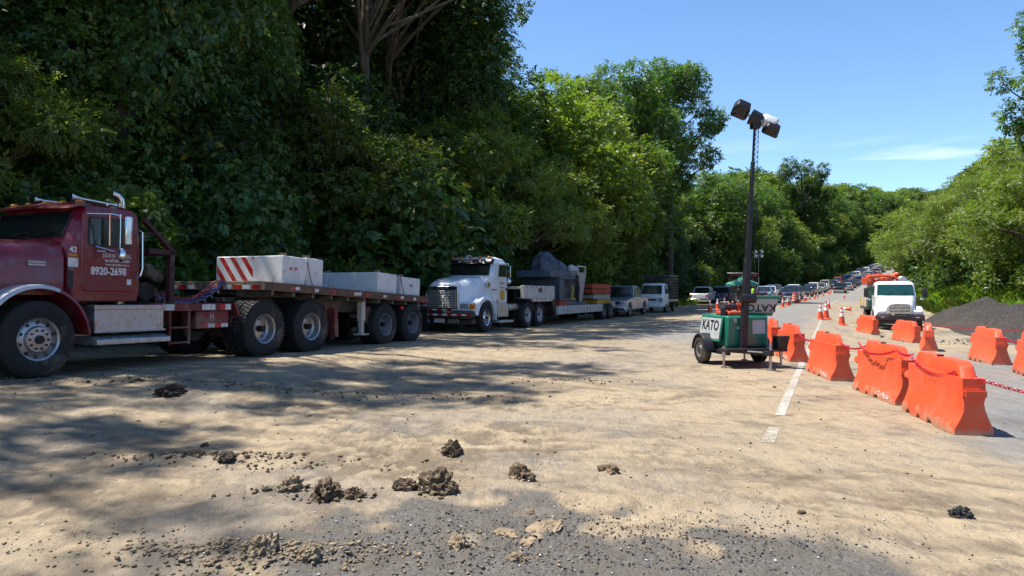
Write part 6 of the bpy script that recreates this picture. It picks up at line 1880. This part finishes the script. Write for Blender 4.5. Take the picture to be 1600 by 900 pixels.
# ------------------------------------------------------------------ mobile light tower
def light_tower():
    r = empty('mobile_light_tower', (4.42, 14.45, float(base_z(*st_xy(4.42, 14.45))) + .006), math.atan2(-.985, .17))
    tag(r, 'green mobile light tower trailer with tall black mast and floodlights', 'light tower')
    GREEN = pm('green_enamel', (0.010, 0.165, 0.105), 0.40, 0, .08, 3, coat=.3, dust=.08)
    SIGN = pm('grey_sign_panel', (0.42, 0.44, 0.46), 0.5, 0, .12, 5, dust=.1)
    BLK = pm('black_mast_paint', (0.012, 0.012, 0.015), 0.45, 0, .15, 6)
    b = MB(); b.bx(-.62, .50, -.42, .42, .36, .96); b.build('generator_cabinet', GREEN, r, .035)
    b = MB(); b.bx(.50, .515, -.36, .36, .42, .93); b.build('front_panel', GREEN, r, .006)
    # trailer frame, drawbar
    b = MB(); b.bx(-.70, .62, -.46, .46, .29, .355); b.bx(.55, .85, -.62, .62, .30, .36); b.bx(-.62, .6, .40, .48, .22, .30); b.bx(-.62, .6, -.48, -.40, .22, .30); b.build('trailer_frame', BLK, r, .008)
    b = MB(); b.tube([(.55, -.35, .30), (1.15, 0, .30)], .035, 6); b.tube([(.55, .35, .30), (1.15, 0, .30)], .035, 6); b.bx(1.05, 1.38, -.04, .04, .27, .34); b.ball((1.36, 0, .36), .05, 10, 6); b.build('drawbar', BLK, r, .004)
    b = MB(); b.prism([(.64, .36), (.90, .36), (1.0, .60), (.95, .61), (.68, .58)], 'y', .40, .58); b.build('battery_tray', BLK, r, .01)
    for sd in (-1, 1):
        wheel(r, -.20, sd * .60, sd, .27, .17, .155, pm('dusty_grey_rim', (.20, .20, .20), .6, .3, .2, 6, dust=.4), 'front')
        b = MB(); arc_band(b, -.20, .27, .335, .015, .50, .70, 0, 180, 14, .03)
        if sd < 0: b.v = [(x, -y, z) for x, y, z in b.v]
        b.build('mudguard', BLK, r, smooth=True)
    for (x, y) in ((.68, -.58), (.68, .58), (-.6, .5)):
        b = MB(); b.cyl((x, y, .02), (x, y, .38), .022, n=10); b.cyl((x, y, .0), (x, y, .025), .06, n=12); b.cyl((x, y, .20), (x, y, .40), .034, n=10); b.build('jack_leg', STEEL, r, smooth=True)
    b = MB(); b.cyl((1.22, .06, .03), (1.22, .06, .5), .026, n=10); b.cyl((1.22, .06, 0), (1.22, .06, .025), .07, n=12); b.build('jack_leg', STEEL, r, smooth=True)
    # side door on the left of the picture, standing a little open, with its sign
    Md = Matrix.Translation((-.06, -.425, .95)) @ Matrix.Rotation(R(-9), 4, 'X')
    b = MB(); b.bx(-.50, .44, -.03, .0, -.50, .0, Md); d = b.build('side_door', GREEN, r, .012)
    b = MB(); b.bx(-.46, .41, -.036, -.030, -.45, -.05, Md); b.build('sign_panel', SIGN, d)
    lettering('KATO', .27, LETK, d, Md @ face_M((-.02, -.038, -.20), (1, 0, 0)), bold=.008, sx=1.0)
    b = MB(); b.bx(-.02, .02, -.05, -.036, -.42, -.36, Md); b.build('door_latch', BLACKP, d)
    # raised flap on the right with the same sign upside down
    Mf = Matrix.Translation((.10, .46, .96)) @ Matrix.Rotation(R(18), 4, 'Z')
    b = MB(); b.prism([(-.02, -.02), (.02, -.02), (.30, .46), (.26, .48)], 'x', -.10, .42, Mf @ Matrix.Rotation(0, 4, 'Z')) if False else None
    Mf = Matrix.Translation((.30, .30, .955)) @ Matrix.Rotation(R(68), 4, 'Z') @ Matrix.Rotation(R(14), 4, 'X')
    b = MB(); b.prism([(-.25, 0), (.27, 0), (.42, .40), (-.25, .40)], 'y', -.015, .015, Mf); f = b.build('raised_flap', GREEN, r, .008)
    b = MB(); b.prism([(-.22, .07), (.27, .07), (.38, .34), (-.22, .34)], 'y', -.021, -.015, Mf); b.build('sign_panel', SIGN, f)
    lettering('KATO', .20, LETK, f, Mf @ face_M((.06, -.023, .17), (-1, 0, 0), (0, 0, -1)), bold=.006)
    b = MB(); b.bx(.516, .522, .08, .34, .62, .88); b.build('paper_notice', SIGN, r)
    b = MB(); b.cyl((.515, -.12, .80), (.522, -.12, .80), .032, n=16); b.build('round_emblem', YELLOWST, r)
    lettering('GENERAC', .052, LETW, r, face_M((.517, -.12, .735), (0, 1, 0)), bold=.001)
    b = MB(); b.bx(.515, .522, -.30, -.24, .84, .92); b.build('warning_sticker', SIGN, r)
    lettering('LT7', .07, LETK, r, face_M((.517, .24, .52), (0, 1, 0)))
    # gear on the roof
    b = MB(); b.tube([(.2, -.36, .96), (.2, -.36, 1.08), (.12, -.30, 1.12), (-.0, .1, 1.12), (.0, .34, 1.08), (.0, .34, .96)], .055, 8); b.build('roll_bar', BLK, r, smooth=True)
    b = MB(); b.bx(-.30, .28, -.28, .10, .962, 1.04); b.build('orange_case', CONE_O, r, .02)
    for y in (-.18, .0, .08):
        b = MB(); b.bx(.02, .08, y, y + .05, 1.04, 1.20); b.build('orange_clip', CONE_O, r, .01)
    # mast leaning slightly, in telescoping sections
    lean = Vector((.0, .058, 1)).normalized(); base = Vector((.60, -.16, .30))
    def P(h): return base + lean * h
    for h0, h1, w in ((0, 1.75, .058), (.9, 2.75, .044), (1.9, 3.6, .031), (2.9, 4.35, .019)):
        b = MB(); q = lean.to_track_quat('Z', 'Y')
        def ringm(h): return [P(h) + q @ Vector((w * cx, w * cy, 0)) for cx, cy in ((1, 1), (-1, 1), (-1, -1), (1, -1))]
        b.loft([ringm(h0), ringm(h1)]); b.build('mast_section', BLK, r, .006)
    b = MB(); b.cyl(P(1.0) + Vector((.05, -.12, 0)), P(1.0) + Vector((.05, .16, 0)), .09, n=14); b.build('winch', BLK, r, smooth=True)
    b = MB(); b.tube([P(1.7) + Vector((.07, .09, 0)), P(2.8) + Vector((.05, .10, 0)), P(4.3) + Vector((.03, .06, 0))], .006, 4); b.build('mast_cable', BLK, r)
    pts = [P(3.1 + 1.25 * i / 150) + Vector((.03 * math.cos(i * .55), .06 + .028 * math.sin(i * .55), 0)) for i in range(151)]
    b = MB(); b.tube(pts, .006, 4); b.build('coiled_cable', BLK, r, smooth=True)
    # lamp head: hub and two floodlight pairs on a tilted bar
    hd = P(4.42)
    ax = Vector((.25, .86, -.42)).normalized()      # to the right of the picture and down
    b = MB(); b.cyl(hd - ax * .10, hd + ax * .10, .15, .13, 14); b.bx(hd.x - .07, hd.x + .07, hd.y - .08, hd.y + .08, hd.z - .20, hd.z + .02); hub = b.build('lamp_hub', BLK, r, .01)
    LMP = pm('lamp_housing', (0.022, 0.021, 0.024), 0.4, .2, .1, 6)
    def floodlight(c, az, el, house):
        M = Matrix.Translation(c) @ az @ Matrix.Rotation(el, 4, 'X')
        b = MB()
        rings = []
        for z, w, l in ((-.10, .06, .10), (-.06, .10, .13), (.06, .125, .155), (.075, .13, .16)):
            rings.append([M @ Vector((x * 1.0, y, z)) for x, y in rrect(-l, l, -w, w, .05, 3)])
        b.loft(rings); o = b.build('floodlight', house, r, smooth=True, angle=40)
        b = MB(); b.prism(rrect(-.145, .145, -.115, .115, .03, 3), 'z', .076, .082, M); b.build('lamp_glass', HEADL, o)
        return o
    qa = ax.to_track_quat('X', 'Z').to_matrix().to_4x4()
    floodlight(hd - ax * .30 + Vector((0, 0, .0)), qa, R(-70), LMP)
    floodlight(hd - ax * .28 + Vector((.05, 0, .10)), qa, R(-115), LMP)
    floodlight(hd + ax * .28 + Vector((0, 0, .02)), qa, R(-60), BLOCKW)
    floodlight(hd + ax * .32 + Vector((.04, 0, -.07)), qa, R(-120), LMP)
    b = MB(); b.cyl(hd - ax * .28, hd + ax * .28, .03, n=10); b.build('lamp_bar', STEEL, r, smooth=True)
    return r
light_tower()

# ------------------------------------------------------------------ roadside camp in the middle distance
def tent():
    p = ground_point(83.5, -9.7)
    r = empty('canopy_tent', p, yaw_of(83, False)); tag(r, 'green pop-up canopy tent with white legs behind the light tower', 'tent')
    GC_ = pm('green_canopy_cloth', (0.10, 0.42, 0.27), 0.7, 0, .08, 2)
    b = MB(); w = 1.55
    pts = [(-w, -w, 2.05), (w, -w, 2.05), (w, w, 2.05), (-w, w, 2.05)]
    mid = [(-w * .35, -w * .35, 2.52), (w * .35, -w * .35, 2.52), (w * .35, w * .35, 2.52), (-w * .35, w * .35, 2.52)]
    top = [(-.05, -.05, 2.92), (.05, -.05, 2.92), (.05, .05, 2.92), (-.05, .05, 2.92)]
    low = [(-w - .02, -w - .02, 1.80), (w + .02, -w - .02, 1.80), (w + .02, w + .02, 1.80), (-w - .02, w + .02, 1.80)]
    b.loft([low, pts, mid, top], cap=False); o = b.build('canopy', GC_, r)
    md = o.modifiers.new('solid', 'SOLIDIFY'); md.thickness = .01
    for x in (-w + .05, w - .05):
        for y in (-w + .05, w - .05):
            b = MB(); b.bx(x - .022, x + .022, y - .022, y + .022, 0, 2.0); b.build('tent_leg', REFLW, r)
    return r
tent()
def shelter():
    p = ground_point(90, -10.6)
    r = empty('site_shelter', p, yaw_of(90, False)); tag(r, 'rust-red framed open site shelter with pale flat roof behind the floodlight stand', 'shelter')
    for x in (-1.5, 1.5):
        for y in (-1.3, 1.3):
            b = MB(); b.bx(x - .06, x + .06, y - .06, y + .06, 0, 3.2); b.build('post', REDOX, r)
    b = MB(); b.bx(-1.75, 1.75, -1.55, 1.55, 3.2, 3.3); b.build('roof', STEEL, r, .01)
    b = MB(); b.bx(-1.6, 1.6, 1.25, 1.37, 2.9, 3.19); b.bx(1.45, 1.57, -1.3, 1.3, 2.9, 3.19); b.build('beam', REDOX, r)
    b = MB(); b.bx(-1.55, -1.45, -1.3, 1.3, .1, 2.9); b.build('back_panel', DARK, r)
    b = MB(); b.bx(1.56, 1.60, .1, .8, 1.9, 2.4); b.build('notice_board', CREAMST, r)
    return r
shelter()
def flood_stand():
    p = ground_point(82.5, -7.9)
    r = empty('floodlight_stand', p, yaw_of(82, False)); tag(r, 'slim red and white pole with four round floodlights beside the striped drums', 'floodlight')
    for z0, z1, m in ((0, 1.2, LETR), (1.2, 2.0, REDOX), (2.0, 2.8, REFLW), (2.8, 3.4, LETR), (3.4, 5.2, STEEL)):
        b = MB(); b.cyl((0, 0, z0), (0, 0, z1), .035, n=10); b.build('pole_section', m, r, smooth=True)
    b = MB()
    for a in range(3): b.tube([(0, 0, .9), (.6 * math.cos(a * 2.1), .6 * math.sin(a * 2.1), .02)], .02, 6)
    b.build('tripod', DARK, r)
    b = MB(); b.bx(-.03, .03, -.45, .45, 5.05, 5.1); b.build('crossbar', STEEL, r)
    for y in (-.32, .30):
        for z in (5.0, 5.45):
            b = MB(); b.lathe([(.03, -.14), (.12, -.10), (.20, 0), (.19, .02), (.001, .03)], (.05, y, z), 'x', 16); b.build('round_lamp', HEADL, r, smooth=True)
    return r
flood_stand()
def person(s, t, label, shirt, legs, yaw):
    p = ground_point(s, t)
    r = empty('person', p, yaw)
    J = [(0, 0, .93), (0, 0, 1.15), (0, 0, 1.40), (0, 0, 1.50), (.01, 0, 1.60), (.02, 0, 1.70),
         (0, .19, 1.40), (.02, .25, 1.12), (.14, .22, .92), (0, -.19, 1.40), (.0, -.25, 1.12), (.10, -.22, .90),
         (0, .10, .90), (.03, .11, .50), (0, .12, .07), (.13, .13, .04), (0, -.10, .90), (-.03, -.11, .50), (-.06, -.12, .07), (.07, -.13, .04)]
    E = [(0, 1), (1, 2), (2, 3), (3, 4), (4, 5), (2, 6), (6, 7), (7, 8), (2, 9), (9, 10), (10, 11), (0, 12), (12, 13), (13, 14), (14, 15), (0, 16), (16, 17), (17, 18), (18, 19)]
    rad = [.15, .15, .16, .06, .10, .08, .07, .055, .04, .07, .055, .04, .10, .075, .05, .045, .10, .075, .05, .045]
    me = bpy.data.meshes.new('body'); me.from_pydata(J, E, [])
    o = bpy.data.objects.new('body', me); col.objects.link(o); o.parent = r
    sk = o.modifiers.new('skin', 'SKIN')
    for i, v in enumerate(me.skin_vertices[0].data if me.skin_vertices else []): v.radius = (rad[i] * .9, rad[i])
    if not me.skin_vertices:
        pass
    o.modifiers.new('sub', 'SUBSURF').levels = 1
    me.materials.append(legs)
    b = MB(); b.loft([[(rx * math.cos(a), ry * math.sin(a), z) for a in [2 * PI * i / 14 for i in range(14)]] for z, rx, ry in ((.95, .18, .22), (1.15, .18, .22), (1.38, .17, .24), (1.48, .10, .13))]); b.build('vest', shirt, r, smooth=True)
    b = MB(); b.ball((.02, 0, 1.68), .125, 12, 8, (1, .85, 1.0)); b.build('helmet', pm('dark_cap', (.04, .035, .03), .6), r, smooth=True)
    tag(r, label, 'person', 'workers by the shelter')
    return r
HIVIS = pm('hi_vis_cloth', (0.42, 0.75, 0.05), 0.8); TROUS = pm('dark_trousers', (0.03, 0.035, 0.05), 0.9); GREYC = pm('grey_shirt', (0.10, 0.10, 0.11), 0.9)
person(86.0, -8.9, 'person in a bright yellow-green vest standing left of the drums', HIVIS, TROUS, 3.6)
person(85.5, -10.4, 'person in dark clothes standing under the right side of the green tent', GREYC, TROUS, 2.2)

# ------------------------------------------------------------------ heap of dark road metal
def heap():
    S = np.arange(25, 56, .22); T = np.arange(4.2, 17, .18)
    s, t = np.meshgrid(S, T, indexing='ij')
    def hump(cs, ct, rs, rt, h): 
        d = np.hypot((s - cs) / rs, (t - ct) / rt)
        return h * np.clip(1 - d, 0, None) ** .85
    h = np.maximum.reduce([hump(46, 7.4, 8, 2.9, 1.60), hump(43.5, 8.4, 8, 3.4, 1.35), hump(41, 9.3, 9, 3.8, 1.25), hump(37, 10.3, 9, 4.4, 1.20), hump(33, 8.6, 7, 3.5, .7), hump(38, 7.4, 9, 2.6, .8)])
    h = h + (fbm(s * .8, t * .8, 301, 4) - .5) * .45 * np.minimum(1, h * 1.6) + (fbm(s * 3.4, t * 3.4, 307, 3) - .5) * .20 * np.minimum(1, h * 3)
    x, y = path(s, t)
    V = np.stack([x, y, base_z(s, t) + h - .06], -1).reshape(-1, 3)
    ns, nt = len(S), len(T)
    i = (np.arange(ns - 1)[:, None] * nt + np.arange(nt - 1)[None, :]).ravel()
    m, n, l, b = new_mat('dark_road_metal')
    tc = n.new('ShaderNodeTexCoord')
    vo = n.new('ShaderNodeTexVoronoi'); vo.inputs['Scale'].default_value = 22; l.new(tc.outputs['Object'], vo.inputs['Vector'])
    f, nf = noise_fac(n, l, tc.outputs['Object'], .7, 6, .4, .7)
    c = mixrgb(n, l, vo.outputs['Color'], (.036, .031, .027), (.105, .090, .078)); c = mixrgb(n, l, f, c, (.110, .086, .062))
    l.new(c, b.inputs['Base Color']); b.inputs['Roughness'].default_value = .95
    vo2 = n.new('ShaderNodeTexVoronoi'); vo2.inputs['Scale'].default_value = 5; l.new(tc.outputs['Object'], vo2.inputs['Vector'])
    hh = n.new('ShaderNodeMath'); hh.operation = 'MULTIPLY_ADD'; hh.inputs[1].default_value = 2.0; l.new(vo2.outputs['Distance'], hh.inputs[0]); l.new(vo.outputs['Distance'], hh.inputs[2])
    bp = n.new('ShaderNodeBump'); bp.inputs['Distance'].default_value = .12; l.new(hh.outputs[0], bp.inputs['Height']); l.new(bp.outputs['Normal'], b.inputs['Normal'])
    o = mesh_np('gravel_heap', V, np.stack([i, i + 1, i + nt + 1, i + nt], -1), m, smooth=True)
    tag(o, 'long heap of dark grey gravel right of the boom truck', 'gravel heap')
heap()

# ------------------------------------------------------------------ clods, crumbs and pebbles
MUD = pm('dried_mud', (0.17, 0.115, 0.065), 0.95, 0, .3, 9, bump=.9, bscale=30, spots=((.30, .22, .13), 7, .55))
MUDD = pm('dark_mud', (0.060, 0.042, 0.026), 0.95, 0, .3, 9, bump=.9, bscale=30)
MUDL = pm('pale_soil', (0.33, 0.245, 0.15), 0.95, 0, .25, 8, bump=.9, bscale=30)
CHUNK = pm('asphalt_chunk', (0.05, 0.048, 0.046), 0.9, 0, .3, 12, bump=.9, bscale=40)
def clod_obj(x, y, w, d, h, mat, label, seed, rough=.55, name='mud_clod', cat='mud clod'):
    bm = bmesh.new(); bmesh.ops.create_icosphere(bm, subdivisions=4, radius=1)
    for v in bm.verts:
        p = v.co.copy(); q = p * 1.4 + Vector((seed * 7.3, seed * 1.7, 0))
        k = 1 + rough * .9 * mn.noise(q) + rough * (.45 - 1.5 * abs(mn.noise(q * 1.9))) + rough * .5 * mn.noise(q * 5.1) - rough * .45 * abs(mn.noise(q * 10))
        v.co = p * max(.35, k)
        if v.co.z < -.35: v.co.z = -.35
    me = bpy.data.meshes.new(name); 
    for v in bm.verts: v.co = Vector((v.co.x * w / 2, v.co.y * d / 2, (v.co.z + .30) * h / 1.3))
    bm.to_mesh(me); bm.free()
    me.materials.append(mat)
    o = bpy.data.objects.new(name, me); col.objects.link(o)
    s, t = st_xy(x, y)
    o.location = (x, y, float(ground_top(np.array([s]), np.array([t]))[0]) - .012)
    o.rotation_euler = (0, 0, seed * 1.3)
    tag(o, label, cat, 'mud clods on the ground')
    return o
CL = [(-4.28, 9.15, .42, .26, .17, MUDD, 'dark flat-topped mud clod lying in the shade before the red truck'),
      (-.54, 5.34, .27, .22, .19, MUD, 'largest lumpy brown mud clod in the middle foreground'),
      (-.53, 6.5, .18, .16, .15, MUD, 'rounded mud clod standing alone above the largest one'),
      (.07, 5.72, .20, .17, .15, MUD, 'mud clod right of the largest one, at the millings edge'),
      (-.79, 5.38, .16, .13, .10, MUD, 'small low mud clod just left of the largest one'),
      (-1.33, 5.22, .25, .17, .14, MUD, 'wide knobbly mud clod left of the small low one'),
      (-1.13, 5.20, .13, .11, .10, MUD, 'small knob of mud at the right end of the wide clod'),
      (-1.60, 5.30, .17, .12, .11, MUDL, 'crumbly pale clod at the left end of the wide clod'),
      (.79, 5.94, .17, .12, .07, MUD, 'flat mud clod farthest right of the foreground clods'),
      (2.92, 4.76, .15, .11, .085, CHUNK, 'dark angular asphalt chunk on the sand at the lower right'),
      (-2.42, 6.2, .20, .13, .09, MUDD, 'dark clod on the crumb bank at the left'),
      (-2.75, 6.35, .16, .12, .06, MUD, 'small clod at the left end of the crumb bank'),
      (.20, 4.42, .42, .20, .05, MUDL, 'broad flat patch of pale clay on the dark millings'),
      (-.03, 4.36, .17, .11, .04, MUDL, 'small flat piece of pale clay left of the broad patch'),
      (.12, 4.85, .07, .06, .05, MUDL, 'tiny pale clay lump above the broad patch'),
      (-.30, 4.15, .12, .10, .08, MUDL, 'pale clay lump below left of the broad patch'),
      (.03, 3.95, .09, .08, .06, MUDL, 'pale clay lump at the bottom edge, right of centre left'),
      (-1.36, 4.0, .16, .14, .11, MUDL, 'biggest lump of the pale soil heap at the bottom left'),
      (-1.62, 4.1, .12, .11, .08, MUDL, 'second lump of the pale soil heap at the bottom left'),
      (-1.1, 3.95, .12, .10, .08, MUDL, 'lump at the right end of the pale soil heap'),
      (-2.9, 6.9, .11, .08, .05, MUD, 'little clod on the sand far left of the clods'),
      (1.86, 4.7, .06, .05, .04, MUD, 'little brown lump left of the asphalt chunk')]
for i, (x, y, w, d, h, m, lb) in enumerate(CL):
    clod_obj(x, y, w * 1.05, d * 1.0, h * .82, m, lb, i + 1, .5 if h > .1 else .42)
def scatter(name, label, spots, mat, seed, cat):
    """thousands of small angular lumps in one mesh"""
    rng = np.random.default_rng(seed)
    oc = np.array([[1, 0, 0], [0, 1, 0], [-1, 0, 0], [0, -1, 0], [0, 0, 1], [0, 0, -1], [.7, .7, .5], [-.7, .6, .5]], float)
    of = np.array([[0, 6, 4], [6, 1, 4], [1, 7, 4], [7, 2, 4], [2, 3, 4], [3, 0, 4], [0, 5, 6], [6, 5, 1], [1, 5, 7], [7, 5, 2], [2, 5, 3], [3, 5, 0]])
    Vs = []; Fs = []; k = 0
    for (cx, cy, sx, sy, n, r0, r1) in spots:
        x = cx + rng.normal(size=n) * sx; y = cy + rng.normal(size=n) * sy
        ok = (y > 2.2)
        x = x[ok]; y = y[ok]; n = len(x)
        d = np.hypot(x[:, None] - _X[None, 40:200], y[:, None] - _Y[None, 40:200]); j = np.argmin(d, 1) + 40
        th = _th[j]
        s = _S[j] + (x - _X[j]) * np.sin(th) + (y - _Y[j]) * np.cos(th); t = (x - _X[j]) * np.cos(th) - (y - _Y[j]) * np.sin(th)
        z = np.maximum(ground_top(s, t), base_z(s, t) + .004 if True else 0)
        r = r0 + (r1 - r0) * rng.random(n) ** 6
        jit = oc[None] * (.35 + 1.0 * rng.random((n, 8, 3))) * r[:, None, None] * np.array([1.15, 1.0, .75])
        a = rng.random(n) * 2 * PI; c, q = np.cos(a)[:, None], np.sin(a)[:, None]
        X = jit[..., 0] * c - jit[..., 1] * q + x[:, None]; Y = jit[..., 0] * q + jit[..., 1] * c + y[:, None]; Z = jit[..., 2] + (z + r * .35)[:, None]
        Vs.append(np.stack([X, Y, Z], -1).reshape(-1, 3)); Fs.append((of[None] + (np.arange(n) * 8)[:, None, None] + k).reshape(-1, 3)); k += n * 8
    o = mesh_np(name, np.concatenate(Vs), np.concatenate(Fs), mat)
    return tag(o, label, cat, kind='stuff')
scatter('soil_crumbs', 'loose pale soil crumbs strewn over the ground', [(-1.35, 4.0, .42, .12, 3000, .001, .020), (-.3, 4.0, .5, .2, 700, .001, .014), (-2.6, 4.2, .8, .2, 1200, .001, .014), (.15, 4.4, .4, .15, 250, .002, .016), (-1.0, 6.0, 2.2, 1.0, 900, .001, .011), (1.5, 7.5, 2.5, 1.8, 500, .001, .011), (2.5, 5.0, 1.2, .8, 250, .001, .010)], MUDL, 5, 'soil')
scatter('mud_crumbs', 'loose dark mud crumbs in banks across the sand', [(-2.55, 6.35, .45, .07, 800, .002, .028), (-1.95, 6.1, .5, .12, 350, .002, .022), (-1.35, 5.25, .4, .08, 400, .003, .03), (-4.2, 10.0, 1.6, .10, 260, .003, .035), (-1.6, 9.9, 1.0, .14, 280, .003, .03), (1.0, 11.6, .8, .25, 200, .003, .03), (-.5, 7.0, 2.5, 1.4, 420, .002, .018), (-3.5, 7.5, 1.8, 1.6, 300, .002, .020), (2.0, 9.0, 2.2, 2.4, 160, .002, .018), (-6.2, 10.1, .8, .25, 300, .006, .04), (.0, 14, 4, 2.5, 220, .003, .025)], MUD, 6, 'soil')
scatter('millings', 'small dark asphalt millings over the lower middle ground', [(.4, 4.2, .8, .35, 6000, .0012, .010), (1.1, 4.3, .6, .3, 2500, .0012, .010), (-.4, 4.3, .5, .3, 1500, .0012, .010), (5.9, 7.4, .3, .4, 400, .002, .014)], CHUNK, 7, 'gravel')
scatter('pale_pebbles', 'small pale pebbles among the millings', [(.4, 4.6, 1.3, .8, 700, .002, .010), (-1.5, 6.0, 2.0, 1.2, 500, .002, .010), (2.0, 7.0, 2.0, 2.0, 500, .002, .012)], BLOCKW, 8, 'gravel')
scatter('heap_stones', 'stones rolled down from the gravel heap', [(15.0, 24.0, 1.2, .9, 160, .004, .035), (17.5, 26.0, 1.6, 1.0, 350, .008, .06), (10.3, 14.5, .4, .8, 80, .004, .025)], CHUNK, 9, 'gravel')
